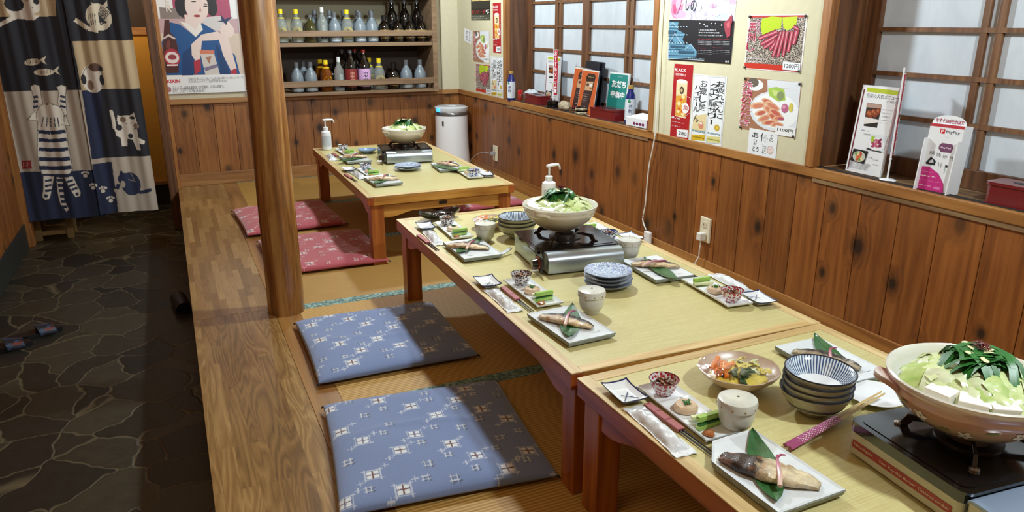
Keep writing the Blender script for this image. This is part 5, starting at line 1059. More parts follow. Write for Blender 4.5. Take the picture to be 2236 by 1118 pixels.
def mk_fish(mat, L=.165, W=.052, H=.018, bend=.006):
    def mk():
        g = G(); nv = 34; nu = 16; vs = []; fs = []
        for j in range(nv + 1):
            v = j / nv; w = W / 2 * (sin(pi * (.05 + .86 * v)) ** .5) * (.72 + .38 * sin(pi * v * .78 + .45)); h = H * (.45 + .55 * sin(pi * min(1, v * .9 + .08))) * (1 + .06 * sin(v * 38)) * (1 if .02 < v < .98 else .45)
            for k in range(nu):
                a = 2 * pi * k / nu; s_, c_ = sin(a), cos(a); c2 = math.copysign(abs(c_) ** .7, c_); s2 = math.copysign(abs(s_) ** .75, s_); lump = 1 + .07 * sin(v * 17 + k * 1.3) * sin(v * 41 - k * .7)
                vs.append(((v - .5) * L * (1 + .02 * sin(k * 2.1)), w * c2 * (1 + .05 * sin(v * 23 + k)) + bend * sin(pi * v), (h * .38 + h * .62 * s2) * lump - .0016 * (sin(v * 60) > .8) if s_ > 0 else h * .38 * (1 + max(s_ * 1.6, -1))))
        for j in range(nv):
            for k in range(nu): fs.append((j * nu + k, j * nu + (k + 1) % nu, (j + 1) * nu + (k + 1) % nu, (j + 1) * nu + k))
        fs.append(tuple(reversed(range(nu)))); fs.append(tuple(range(nv * nu, (nv + 1) * nu))); g.add(vs, [tuple(reversed(f)) for f in fs], mat); return tag(g.build('grilled_fish', smooth=True), '', 'grilled fish')
    return mk
FM1 = fish_mat('grilled_white_fish', 'dcc298', '9a6c40', '2a2422', ('Y', 22, .86)); FM2 = fish_mat('grilled_charred_fish', 'e2d2ac', 'a06c3a', '3c2414', ('X', -7.0, .80)); FM3 = fish_mat('grilled_silver_fish', 'b8a888', '6a5038', '4a4844', ('Y', 24, .95))
f1 = Proto(mk_fish(FM1)); f2 = Proto(mk_fish(FM2, .185, .058, .024, -.008)); f3 = Proto(mk_fish(FM3, .165, .050, .018))
def mk_leaf():
    t = NT('bamboo_leaf'); v = t.mapping((260, 1, 1)); n = t.noise(v, 2, 2); t.base(t.ramp(n, [(.35, '1f4a22'), (.65, '37703a')])); t.rough(.4); t.b.inputs['Coat Weight'].default_value = .2
    g = G(); L, W = .250, .058
    def fn(u, v): w = W / 2 * (sin(pi * v ** .82) ** .85) + .0004; x = (2 * u - 1) * w; return (x, (v - .5) * L, .0012 + abs(2 * u - 1) * .003 + .010 * max(0, abs(v - .5) - .33) * 3)
    g.grid(fn, 8, 30, t.m, .0006); g.build; o = g.build('bamboo_leaf', smooth=True); return tag(o, '', 'leaf')
lf = Proto(mk_leaf)
GNG = NT('pickled_ginger'); _x = GNG.n('ShaderNodeSeparateXYZ'); GNG.l(GNG.mapping(), _x.inputs[0]); GNG.base(GNG.ramp(GNG.math('MULTIPLY_ADD', _x.outputs['Y'], 8, .5), [(.15, 'dcbcae'), (.5, 'c8889a'), (.9, '9c2c58')])); GNG.rough(.3)
def mk_ginger():
    g = G(); g.tube([(0, -.052, .001), (.001, -.03, .008), (0, 0, .010), (.001, .03, .006), (.004, .052, .002)], [.0048, .0042, .0038, .0034, .0022], GNG.m, 8); g.tube([(.0, .034, .006), (.009, .047, .007), (.018, .050, .006)], [.003, .0022, .0012], GNG.m, 6); return tag(g.build('ginger_shoot', smooth=True), '', 'garnish')
gs = Proto(mk_ginger)
# ------------------------------------------------------------------ donabe hot pots and gas stoves
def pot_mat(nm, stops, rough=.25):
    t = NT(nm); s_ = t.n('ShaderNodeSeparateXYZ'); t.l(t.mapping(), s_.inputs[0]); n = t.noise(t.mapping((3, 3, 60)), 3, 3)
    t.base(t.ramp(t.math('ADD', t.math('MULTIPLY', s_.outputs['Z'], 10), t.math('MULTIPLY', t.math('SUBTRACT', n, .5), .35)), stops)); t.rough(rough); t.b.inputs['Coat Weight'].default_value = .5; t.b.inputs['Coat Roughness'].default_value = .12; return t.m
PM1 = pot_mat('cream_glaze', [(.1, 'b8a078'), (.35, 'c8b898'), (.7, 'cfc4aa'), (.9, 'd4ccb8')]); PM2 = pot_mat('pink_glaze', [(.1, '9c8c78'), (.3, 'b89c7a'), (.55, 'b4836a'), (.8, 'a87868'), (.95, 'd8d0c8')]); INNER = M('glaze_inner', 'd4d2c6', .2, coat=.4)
def mk_pot(mat, flowers=False, R0=.140, Hh=.092):
    def mk():
        R = thing('hot_pot', '', 'hot pot'); g = G(); k = R0 / .140
        g.lathe([(.052 * k, 0), (.060 * k, .003), (.088 * k, .018), (.115 * k, .040), (.130 * k, .062), (.1325 * k, .068), (.1320 * k, .071), (.136 * k, .078), (.1395 * k, Hh - .004), (.140 * k, Hh)], mat, 64, cap1=False)
        g.lathe([(.140 * k, Hh), (.137 * k, Hh + .0022), (.132 * k, Hh - .002), (.127 * k, Hh - .014), (.120 * k, Hh - .030), (.09 * k, Hh - .05)], INNER, 64, cap0=False); g.build('pot_body', R, smooth=True, angle=60)
        for s_ in (-1, 1):
            g = G(); g.grid(lambda u, v: (s_ * k * (.132 + .030 * v * sin(pi * (.12 + .76 * u)) ** .7), (u - .5) * .075 * k * (1 - .3 * v), Hh - .014 + .008 * v + .003 * sin(pi * u)), 12, 6, mat, .010); g.build('handle', R, smooth=True)
        if flowers:
            fw, fc, lfm = M('petal_white', 'dccfc0', .4), M('flower_heart', '24201c', .5), M('painted_leaf', '7c7c3a', .5)
            def surf(a, z):
                pr = [(.060, .003), (.088, .018), (.115, .040), (.130, .062), (.136, .078)]
                for (r0, z0), (r1, z1) in zip(pr[:-1], pr[1:]):
                    if z0 <= z <= z1: r = r0 + (r1 - r0) * (z - z0) / (z1 - z0); break
                return Vector((r * k * cos(a), r * k * sin(a), z))
            def patch(g, a, z, pts, mat_, off):
                vs = []
                for x, y in pts:
                    p = surf(a + x / .12, max(.004, min(.077, z + y))); q = p.copy(); q.z = 0; vs.append(p + (q.normalized() * .7 + Vector((0, 0, -.7))).normalized() * off)
                vs.append(sum(vs, Vector()) / len(vs)); m_ = len(pts); g.add(vs, [(i, (i + 1) % m_, m_) for i in range(m_)], mat_)
            for a, z, sc in ((-5.70, .046, 1), (-5.10, .034, 1.1), (-4.45, .05, 1), (-6.2, .034, .8)):
                g = G(); patch(g, a, z, [(sc * (.0095 + .0028 * cos(5 * t)) * cos(t), sc * (.0085 + .0025 * cos(5 * t)) * sin(t)) for t in [2 * pi * i / 30 for i in range(30)]], fw, .0012); patch(g, a, z, [(.0033 * cos(t) * (1 if i % 2 else .3), .0033 * sin(t) * (1 if i % 2 else .3)) for i, t in enumerate([2 * pi * i / 14 for i in range(14)])], fc, .0019); g.build('painted_flower', R)
            for a, z in ((-5.95, .058), (-5.38, .036), (-4.8, .052)):
                g = G(); patch(g, a, z, [(.009 * cos(t), .003 * sin(t) + .002 * cos(t)) for t in [2 * pi * i / 14 for i in range(14)]], lfm, .0012); g.build('painted_leaf', R)
        return R
    return mk
CAB = [NT('cabbage_%d' % i) for i in range(3)]
for t, c in zip(CAB, (('92ae56', 'bccb84'), ('b0c47c', 'd0d8a4'), ('bcc896', 'd6dab8'))):
    t.base(t.ramp(t.noise(t.mapping(), 22, 4, .6), [(.3, c[0]), (.7, c[1])])); t.rough(.3); t.b.inputs['Coat Weight'].default_value = .3; t.bump(t.noise(t.mapping(), 60, 3), .4, .002)
CHIVE = M('garlic_chive', '2c6c2c', .4, var=.4, scale=50); TOFU = M('white_tofu', 'e6e4da', .35, sub=.15); GARL = M('garlic_slice', 'dcd8a8', .35, sub=.1); CHILI = M('chili_thread', '6a0e12', .4)
def leaf_piece(g, c, size, tilt, yaw, mat, r, curl=.35):
    a0 = r.uniform(0, 6); Rm = Matrix.Rotation(yaw, 3, 'Z') @ Matrix.Rotation(tilt, 3, 'X'); w, h = size * r.uniform(.8, 1.2), size * r.uniform(.7, 1.1); sk = r.uniform(-.3, .3)
    def fn(u, v):
        x, y = (u - .5) * w + sk * (v - .5) * h, (v - .5) * h * (1 - .25 * abs(2 * u - 1)); z = curl * size * ((u - .5) ** 2 + .6 * (v - .5) ** 2) + .0025 * sin(u * 9 + a0) * sin(v * 7)
        p = Rm @ Vector((x, y, -z)); return (c[0] + p.x, c[1] + p.y, c[2] + p.z)
    g.grid(fn, 6, 6, mat, .0012)
def fill_pot(cx, cy, zr, seed, where, R0=.140, toff=0, toward=-pi * .6):
    r = random.Random(seed); g = G(); k = R0 / .14
    for i in range(95):
        a = r.uniform(0, 2 * pi); q = (r.random() ** .6) * .108 * k; h = .052 * (1 - (q / (.125 * k)) ** 1.5)
        leaf_piece(g, (q * cos(a), q * sin(a), -.012 + max(h, 0) + r.uniform(-.004, .004)), r.uniform(.044, .070), .2 + q * 4.5 * r.uniform(.4, 1.2), a + pi / 2 * 1 + r.uniform(-.6, .6), r.choice(CAB).m, r)
    g.ell((0, 0, -.018), (.105 * k, .105 * k, .050), CAB[1].m, 24, 10)
    o = g.build('cabbage_pile', smooth=True, loc=(cx, cy, zr)); tag(o, 'heap of cut pale green cabbage in the ' + where, 'cabbage', 'cut cabbage in the hot pots', 'stuff')
    for i in range(6):
        a = toward + (i - 2.5) * .45 + r.uniform(-.03, .03); q = .103 * k; g = G(); g.box(-.023, .023, -.018, .018, -.012, .012, TOFU); o = g.build('tofu_block', bevel=.002, loc=(cx + q * cos(a), cy + q * sin(a), zr - .007), rz=a + pi / 2); o.rotation_euler = (r.uniform(-.05, .05) + .12, 0, a + pi / 2)
        tag(o, 'white tofu block by the rim of the ' + where, 'tofu', 'tofu blocks in the ' + where)
    g = G()
    for i in range(90):
        a = r.uniform(-.3, .3) + (1.45 if i % 3 == 0 else 0); x0 = r.uniform(-.042, .042); pts = []; L = r.uniform(.050, .085); hh = .045 + r.uniform(-.003, .008)
        for j in range(7):
            u = (j / 6 - .5) * 2; pts.append(Vector((x0 + .006 * sin(u * 2 + x0 * 90), u * L * .8, hh - .034 * abs(u) ** 3)))
        w = r.uniform(.0030, .0058); vs = []
        for p in pts: vs += [(p.x - w, p.y, p.z + .001), (p.x + w, p.y, p.z)]
        ca, sa = cos(a - .43 + pi / 2), sin(a - .43 + pi / 2); vs = [(x * ca - y * sa, x * sa + y * ca, z) for x, y, z in vs]
        g.add(vs, [(2 * j, 2 * j + 1, 2 * j + 3, 2 * j + 2) for j in range(6)], CHIVE)
    o = g.build('garlic_chives', smooth=True, loc=(cx, cy, zr + .003)); tag(o, 'dark green garlic chives laid over the cabbage of the ' + where, 'chives', 'chives on the hot pots', 'stuff')
    for i in range(7):
        a = i * .9 + seed; q = .012 + .016 * (i % 3) * .8; g = G(); g.ell((0, 0, 0), (.011, .008, .0016), GARL, 14, 6)
        o = g.build('garlic_slice', smooth=True, loc=(cx + q * cos(a), cy + q * sin(a), zr + .0565 - q * .12)); o.rotation_euler = (r.uniform(-.35, .35), r.uniform(-.35, .35), a); tag(o, 'pale garlic slice on top of the ' + where, 'garlic', 'garlic slices on the ' + where)
    g = G()
    for i in range(60):
        a = r.uniform(0, 6.3); p = Vector((r.gauss(0, .005), r.gauss(0, .005), .056 + r.uniform(0, .008))); d = Vector((cos(a), sin(a), r.uniform(-.3, .4))) * r.uniform(.006, .013); g.tube([p - d, p + Vector((0, 0, r.uniform(0, .004))), p + d], .00055, CHILI, 4)
    o = g.build('chili_threads', loc=(cx + .004, cy + .002, zr + .003)); tag(o, 'tuft of dark red chili threads on the ' + where, 'chili', 'chili threads on the hot pots', 'stuff')
SILV = M('stove_silver', 'a8b2ba', .28, .75); ENAM = M('black_enamel', '08080a', .12, coat=.8)
def rrect(x0, x1, y0, y1, r, n=5):
    P = []
    for cx, cy, a in ((x1 - r, y0 + r, -pi / 2), (x1 - r, y1 - r, 0), (x0 + r, y1 - r, pi / 2), (x0 + r, y0 + r, pi)):
        for k in range(n + 1): t = a + pi / 2 * k / n; P.append((cx + r * cos(t), cy + r * sin(t)))
    return P
def mk_stove(kind):
    def mk():
        R = thing('gas_stove', '', 'gas stove'); W, D = .318, .268
        body = SILV if kind == 0 else M('stove_beige', 'b8b49c', .35, var=.06, scale=30, coat=.2)
        g = G(); g.prism(rrect(-W / 2, W / 2, -D / 2, D / 2, .018), .006, .062 if kind == 0 else .0525, body); g.build('body', R, bevel=.002, smooth=True)
        g = G(); g.prism(rrect(-W / 2 - .002, W / 2 + .002, -D / 2 - .002, D / 2 + .002, .02), .0625 if kind == 0 else .053, .074, ENAM); g.prism(rrect(-W / 2 + .012, W / 2 - .012, -D / 2 + .012, D / 2 - .012, .018), .0741, .0755, ENAM); g.build('drip_tray', R, bevel=.003, smooth=True)
        g = G(); g.lathe([(.060, .0756), (.060, .079), (.040, .080), (.038, .090), (.030, .094), (.014, .094)], M('burner_steel', '4a4644', .35, .8), 40); g.build('burner', R, smooth=True)
        for k in range(4):
            a = pi / 4 + k * pi / 2; g = G(); ca, sa = cos(a), sin(a)
            prof = [(.118, .0762), (.118, .082), (.108, .100), (.070, .102), (.048, .098), (.048, .092), (.068, .092), (.096, .088), (.104, .0762)]
            vs = [(r_ * ca - w_ * sa, r_ * sa + w_ * ca, z) for w_ in (-.0035, .0035) for r_, z in prof]; n = len(prof)
            g.add(vs, [tuple(range(n)), tuple(reversed(range(n, 2 * n)))] + [((i + 1) % n, i, n + i, n + (i + 1) % n) for i in range(n)], ENAM); g.build('pot_support', R, bevel=.001)
            g = G(); g.lathe([(.009, .0757), (.009, .079), (.005, .0815)], ENAM if kind == 0 else CHROME, 14, c=(.120 * ca, .120 * sa, 0)); g.build('support_foot', R, smooth=True)
        # gas canister housing along the near side
        g = G(); r_ = .034; yc = -D / 2 - .030
        hp = [(yc + r_ * cos(t) * 1.08, .042 + r_ * sin(t)) for t in [pi - pi * k / 12 for k in range(13)]] + [(yc + .028, .006), (yc - .034, .006)]
        cm = SILV if kind == 0 else M('panel_blue', '8a9cb4', .3, .3)
        if kind == 1: hp = [(-D / 2 - .004, .006), (-D / 2 - .004, .066), (-D / 2 - .012, .070), (-D / 2 - .085, .070), (-D / 2 - .100, .062), (-D / 2 - .104, .006)]
        g.prism_x(hp, -W / 2 + (.02 if kind == 0 else 0), W / 2 - .012, cm)
        if kind == 0:
            for bx in (-.06, .0, .06):
                for j in range(3): g.box(bx + j * .009, bx + j * .009 + .003, yc - .0355, yc - .030, .028, .046, BLACKM)
        else: g.prism([(.02 + .016 * cos(t), -D / 2 - .045 + .010 * sin(t)) for t in [2 * pi * k / 20 for k in range(20)]], .0695, .0704, BLACKM); g.box(-W / 2 - .001, -W / 2 + .02, -D / 2 - .098, -D / 2 - .006, .008, .064, body)
        g.build('canister_cover', R, smooth=True, bevel=.0015 if kind == 0 else 0)
        if kind == 0: g = G(); g.box(-W / 2 - .004, -W / 2 + .0005, -D / 2 - .062, -D / 2 + .004, .008, .066, BLACKM); cp = g.build('control_panel', R, bevel=.002)
        if kind == 1:
            g = G(); g.box(-W / 2 - .0035, -W / 2 - .0012, -D / 2 - .008, -D / 2 - .004, .010, .062, BLACKM); g.build('seam_strip', R)
            red_stripe(R, W, D); return R
        pts = [(-W / 2 - .0045, yc + .026 * cos(t) + .004, .038 + .026 * sin(t)) for t in [2 * pi * k / 24 for k in range(24)]]; g.add(pts + [(-W / 2 - .0052, yc + .004, .038)], [(i, (i + 1) % 24, 24) for i in range(24)], M('dial_red', '9c3a34', .4, var=.4, scale=200)); g.build('dial_ring', cp)
        g = G(); g.tube([(-W / 2 - .005, yc + .010, .036), (-W / 2 - .026, yc + .010, .036)], [.016, .013], BLACK, 18); g.build('knob', cp, smooth=True)
        g = G(); g.tube([(-W / 2 - .004, yc - .012, .018), (-W / 2 - .034, yc - .012, .018)], [.005, .0065], CHROME, 12); g.build('lever', cp, smooth=True)
        return R
    return mk
def red_stripe(R, W, D):
            g = G(); g.box(-W / 2 - .0012, -W / 2 + .0002, -D / 2 + .02, D / 2 - .016, .020, .036, M('stripe_red', '96302c', .4)); rs = g.build('red_stripe', R)
            for s_, y0, y1, z0 in (('Table cooking stove', D / 2 - .020, D / 2 - .070, .025), ('Turn Key Gas Burner  Cassette cooker', D / 2 - .085, -D / 2 + .024, .024)):
                vs, fs = text_tris(s_, 1); g = G(); g.add([(-W / 2 - .0016, y0 + (y1 - y0) * x, z0 + .007 * y) for x, y in vs], fs, M('stripe_lettering', 'd8d0b8', .5)); g.build('stripe_lettering', rs)
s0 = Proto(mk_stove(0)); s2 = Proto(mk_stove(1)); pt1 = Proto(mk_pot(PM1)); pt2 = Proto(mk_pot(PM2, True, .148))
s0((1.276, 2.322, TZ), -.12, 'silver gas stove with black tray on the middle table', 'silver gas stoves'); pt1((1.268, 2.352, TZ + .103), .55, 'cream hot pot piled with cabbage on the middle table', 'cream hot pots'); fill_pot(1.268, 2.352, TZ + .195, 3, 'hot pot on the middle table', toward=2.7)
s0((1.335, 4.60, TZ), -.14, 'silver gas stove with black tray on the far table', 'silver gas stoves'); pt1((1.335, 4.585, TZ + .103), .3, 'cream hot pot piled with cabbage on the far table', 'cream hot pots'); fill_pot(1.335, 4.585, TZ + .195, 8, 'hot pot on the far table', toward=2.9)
s2((1.314, .770, TZ), -.10, 'beige gas stove with red side stripe at the lower right corner'); pt2((1.316, .782, TZ + .0945), .95 + pi / 2, 'large pinkish hot pot with painted flowers on the nearest table').scale = (1.03, 1.03, 1.14); fill_pot(1.316, .782, TZ + .199, 12, 'large pink hot pot on the nearest table', R0=.148)

# ------------------------------------------------------------------ place settings
def setting(x, y, a, tb, side, fish, parts, cut=False, bowl=rb, bn='red'):
    w = ' %s on the %s table' % (side, tb); grp = 'place settings'
    P = lambda dx, dy, z=0: (x + dx * cos(a) - dy * sin(a), y + dx * sin(a) + dy * cos(a), TZ + z)
    fn = {f1: 'pale grilled fish fillet with dark skin', f2: 'long grilled fish fillet with charred brown end', f3: 'silver-skinned grilled fish'}[fish]
    if 'plate' in parts:
        pos, ra = parts['plate']; pl = P(*pos)
        if cut: o = fpc(); o.location = pl; o.rotation_euler = (0, 0, a + ra); o['label'] = 'white plate with one cut corner and rough stone edge, in front on the nearest table'
        else: fp(pl, a + ra, 'rectangular white plate with rough stone edge' + w, 'rectangular fish plates')
        (fx, fy, fa), (lx, ly, la), (gx, gy, ga) = parts['f'], parts['l'], parts['g']
        lf((lx, ly, TZ + .0150), la, 'green bamboo leaf under the fish' + w, 'bamboo leaves under the fish')
        fish((fx, fy, TZ + .0168), fa, fn + w, 'grilled fish on the plates'); gs((gx, gy, TZ + .0300), ga, 'pink ginger shoot across the fish' + w, 'pickled ginger shoots')
    if 'app' in parts:
        pos, ra = parts['app']; pl = P(*pos); ap(pl, a + ra, 'narrow white three-part appetizer plate' + w, 'three-part appetizer plates')
        Q = lambda dx, dy, z: (pl[0] + dx * cos(a + ra) - dy * sin(a + ra), pl[1] + dx * sin(a + ra) + dy * cos(a + ra), TZ + z)
        bowl(Q(0, .086, .0058), 0, 'small %s patterned bowl' % bn + w, 'small patterned side bowls'); sf(Q(0, .086, .0100), pos[0] * 30, 'brown simmered food inside the small bowl' + w, 'simmered food in small bowls')
        tf(Q(0, .0, .0058), pos[1] * 20, 'tan round sesame tofu with chives' + w, 'sesame tofu rounds')
        s_ = parts.get('ck', 1)
        ck[0](Q(.002, -.084 + .006, .0062), a + ra + .10, 'green skinned cucumber stick' + w, 'vegetable sticks'); ck[1](Q(.006, -.084 - .010 + .022, .0205), a + ra + .04, 'pale peeled cucumber stick lying on top' + w, 'vegetable sticks'); ck[2](Q(.010, -.055, .0135), a + ra - .12, 'thin white yam stick' + w, 'vegetable sticks'); ms_(Q(-.018, -.105, .0065), 0, 'dab of brown miso paste' + w, 'miso paste dabs')
    if 'soy' in parts: pos, ra = parts['soy']; sd(P(*pos), a + ra, 'small white dish with navy rim' + w, 'small navy-rimmed dishes')
    if 'towel' in parts: pos, ra = parts['towel']; tw(P(*pos), a + ra, 'wrapped white wet towel' + w, 'wrapped wet towels')
    if 'chop' in parts:
        pos, ra, sl = parts['chop']
        for i in (0, 1): c_ = P(pos[0] + .007 * i, pos[1]); chp(c_, a + ra + .012 * i, 'black chopstick %s' % ('on the wall side' if i else 'on the aisle side') + w, 'black chopsticks')
        if sl: q = P(pos[0] + .0035 + sin(ra) * .052, pos[1] - cos(ra) * .045, .0001); slv(q, a + ra, 'red paper chopstick sleeve' + w, 'chopstick sleeves')
    if 'cup' in parts: cup(P(*parts['cup']), 0, 'cream lidded cup with gold dots' + w, 'lidded cups')
# nearest table, aisle side (full setting in the foreground)
setting(0, 0, 0, 'nearest', 'at the aisle side', f2, dict(plate=((.957, .921), .02), f=(.950, .905, -.96), l=(.962, .932, -.56), g=(.955, .888, -.68), app=((.967, 1.181), -.01), soy=((.882, 1.301), -.05), towel=((.866, 1.142), -.05 + pi), chop=((.902, 1.225), .02, True), cup=(1.020, 1.079)), cut=True)
setting(0, 0, 0, 'nearest', 'behind the striped bowls', f3, dict(plate=((1.452, 1.224), -.03), f=(1.432, 1.222, -1.05), l=(1.470, 1.245, -.50), g=(1.436, 1.215, -.80)))
# middle table
setting(0, 0, 0, 'middle', 'at the near aisle side', f1, dict(plate=((.962, 1.710), .05), f=(.950, 1.716, -.90), l=(.972, 1.724, -.55), g=(.955, 1.712, -.65), app=((.986, 2.005), -.012), soy=((.889, 2.148), -.07), towel=((.875, 1.992), -.03), chop=((.917, 2.076), -.02, True), cup=(1.078, 1.789)), bowl=kb, bn='dark')
setting(0, 0, 0, 'middle', 'at the far aisle side', f1, dict(plate=((.978, 2.512), -.01), f=(.965, 2.520, -.65), l=(.985, 2.552, -.76), g=(.968, 2.508, -.62), app=((1.012, 2.812), -.05), soy=((.922, 2.905), -.10), towel=((.905, 2.752), -.08), chop=((.855, 2.79), .02, True), cup=(1.082, 2.631)), bowl=kb, bn='dark')
setting(0, 0, 0, 'middle', 'at the near wall side', f1, dict(plate=((1.482, 2.028), -.055), f=(1.483, 2.038, -.55), l=(1.477, 2.005, -.16), g=(1.470, 2.030, -1.45), app=((1.525, 1.762), pi - .09), soy=((1.602, 1.652), -.14 + pi), towel=((1.634, 1.812), -.10), chop=((1.572, 2.05), pi - .06 - pi, False), cup=(1.478, 2.196)), bowl=rb, bn='red')
setting(0, 0, 0, 'middle', 'at the far wall side', f1, dict(app=((1.530, 2.500), pi - .06), soy=((1.620, 2.405), pi - .05), towel=((1.595, 2.585), -.1)), bowl=bb, bn='blue')
# far table
setting(0, 0, 0, 'far', 'at the near aisle side', f1, dict(plate=((1.008, 3.914), .03), f=(1.013, 3.907, -.30), l=(1.000, 3.905, -.55), g=(1.010, 3.905, -.55), app=((1.002, 4.190), .02), soy=((.911, 4.315), -.02), towel=((.930, 4.150), .03), chop=((.862, 4.19), .05, True)), bowl=bb, bn='blue')
setting(0, 0, 0, 'far', 'at the far aisle side', f1, dict(plate=((1.023, 4.635), 0), f=(1.032, 4.660, -.30), l=(1.005, 4.610, -1.1), g=(1.010, 4.640, -.50), app=((1.035, 4.955), .02), towel=((.905, 4.80), -.07), chop=((.94, 4.93), .05, True)), bowl=kb, bn='dark')
setting(0, 0, 0, 'far', 'at the wall side', f1, dict(plate=((1.466, 4.150), -.10), f=(1.474, 4.173, -1.0), l=(1.440, 4.080, -2.8), g=(1.478, 4.155, -.85), app=((1.512, 3.915), pi - .07), soy=((1.592, 3.838), pi - .15), towel=((1.604, 3.975), -.03)), bowl=bb, bn='blue')

# ------------------------------------------------------------------ stacks of plates and bowls
def arab():
    t = NT('blue_arabesque'); v = t.n('ShaderNodeTexNoise'); v.inputs['Scale'].default_value = 62; v.inputs['Detail'].default_value = 1.5; v.inputs['Distortion'].default_value = 2.5; t.l(t.mapping(), v.inputs['Vector'])
    t.base(t.ramp(v.outputs['Fac'], [(.44, 'c8d4e0'), (.49, '3c64a8'), (.53, '2c4e96'), (.58, 'c8d4e0')])); t.rough(.2); t.b.inputs['Coat Weight'].default_value = .5; return t.m
ARAB = arab()
def mk_splate():
    R = thing('small_plate', '', 'plate'); g = G(); g.lathe([(.040, 0), (.042, .003), (.060, .006), (.078, .016), (.0795, .018)], M('plate_underside', '8a9298', .3, coat=.3), 48, cap1=False, wob=lambda a, z: 1 + (.012 * cos(6 * a) if z > .01 else 0)); g.lathe([(.0795, .018), (.0775, .0175), (.058, .009), (.040, .007), (.001, .007)], ARAB, 48, cap0=False, wob=lambda a, z: 1 + (.012 * cos(6 * a) if z > .01 else 0)); g.build('plate_body', R, smooth=True, angle=70)
    return R
spl = Proto(mk_splate)
for i in range(4): spl((1.250 + .002 * (i % 2), 1.972 + .0015 * i, TZ + .0125 * i), .3 * i, ('bottom' if i == 0 else 'second' if i == 1 else 'third' if i == 2 else 'topmost') + ' blue arabesque plate of the stack on the middle table', 'stacked blue plates')
for i in range(2): spl((1.240, 4.212, TZ + .0135 * i), .3 * i, ('lower' if i == 0 else 'upper') + ' blue arabesque plate beside the stove on the far table', 'stacked blue plates')
def stripes():
    t = NT('blue_stripes'); s_ = t.n('ShaderNodeSeparateXYZ'); t.l(t.mapping(), s_.inputs[0]); an = t.math('ARCTAN2', s_.outputs['Y'], s_.outputs['X']); w = t.math('SINE', t.math('MULTIPLY', an, 66))
    t.base(t.ramp(t.math('MULTIPLY_ADD', w, .5, .5), [(.42, 'cdd8de'), (.62, '3a5078')])); t.rough(.2); t.b.inputs['Coat Weight'].default_value = .5; return t.m
STR = stripes()
def mk_sbowl():
    R = thing('striped_bowl', '', 'bowl'); ou = M('bowl_outside', 'a8a890', .3, coat=.3, var=.1, scale=30); g = G(); wb = lambda a, z: 1 + (.02 * cos(2 * a + .6) if z > .02 else 0)
    g.lathe([(.030, 0), (.031, .005), (.034, .006), (.056, .020), (.070, .040), (.0765, .058)], ou, 48, cap1=False, wob=wb); g.lathe([(.0765, .058), (.0740, .058), (.067, .041), (.052, .022)], STR, 64, cap0=False, cap1=False, wob=wb); g.lathe([(.052, .022), (.030, .012), (.001, .011)], PORC, 48, cap0=False, wob=lambda a, z: 1 + (.02 * cos(2 * a + .6) if z > .02 else 0)); g.build('bowl_body', R, smooth=True, angle=70)
    g = G(); rr = [(.0755 * wb(t, 1) * cos(t), .0755 * wb(t, 1) * sin(t), .0583) for t in [2 * pi * k / 48 for k in range(49)]]; g.tube(rr, .0017, M('bowl_rim', '1c2434', .25), 6)
    ol_ = g.build('rim_line', R, smooth=True); g = G()
    for zz, rr_ in ((.030, .0637), (.026, .0608)): g.tube([(rr_ * cos(t), rr_ * sin(t), zz) for t in [2 * pi * k / 48 for k in range(49)]], .0007, M('bowl_rim', '1c2434', .25), 5)
    g.build('outer_lines', R, smooth=True); return R
sb = Proto(mk_sbowl)
for i in range(4): sb((1.232 + .002 * (i % 2), 1.066 - .001 * i, TZ + .0155 * i), .5 * i, ('bottom', 'second from bottom', 'third from bottom', 'topmost')[i] + ' striped bowl of the stack on the nearest table', 'stacked striped bowls')
for i in range(3): sb((1.218, 2.625, TZ + .0155 * i), .7 * i, ('bottom', 'middle', 'topmost')[i] + ' striped bowl of the stack behind the stove on the middle table', 'stacked striped bowls')
# plain plate under the pink chopsticks, ladle by the stove
g = G(); g.lathe([(.03, 0), (.032, .003), (.055, .008), (.066, .014), (.0665, .015), (.064, .0145), (.05, .0095), (.001, .006)], PORC, 40); o = g.build('small_plate', smooth=True, loc=(1.405, 1.050, TZ)); tag(o, 'plain white plate between striped bowls and the large pink pot', 'plate')
g = G(); g.grid(lambda u, v: (.018 * (2 * u - 1) * (1 - .55 * v), .13 * v, .006 + .010 * (2 * u - 1) ** 2 + .014 * v ** 2), 8, 14, PORC, .003); o = g.build('soup_spoon', smooth=True, loc=(1.050, 2.412, TZ)); o.scale = (.6, .5, .8); o.rotation_euler = (0, 0, -1.15); tag(o, 'white ceramic spoon lying between fish plate and silver stove', 'spoon')
g = G(); g.lathe([(.03, 0), (.032, .004), (.058, .016), (.064, .024), (.0625, .024), (.05, .012), (.001, .007)], M('blue_bowl', '7a94b8', .25, coat=.4), 36); o = g.build('bowl', smooth=True, loc=(1.165, 4.90, TZ)); tag(o, 'blue and white bowl behind the stove on the far table', 'bowl')
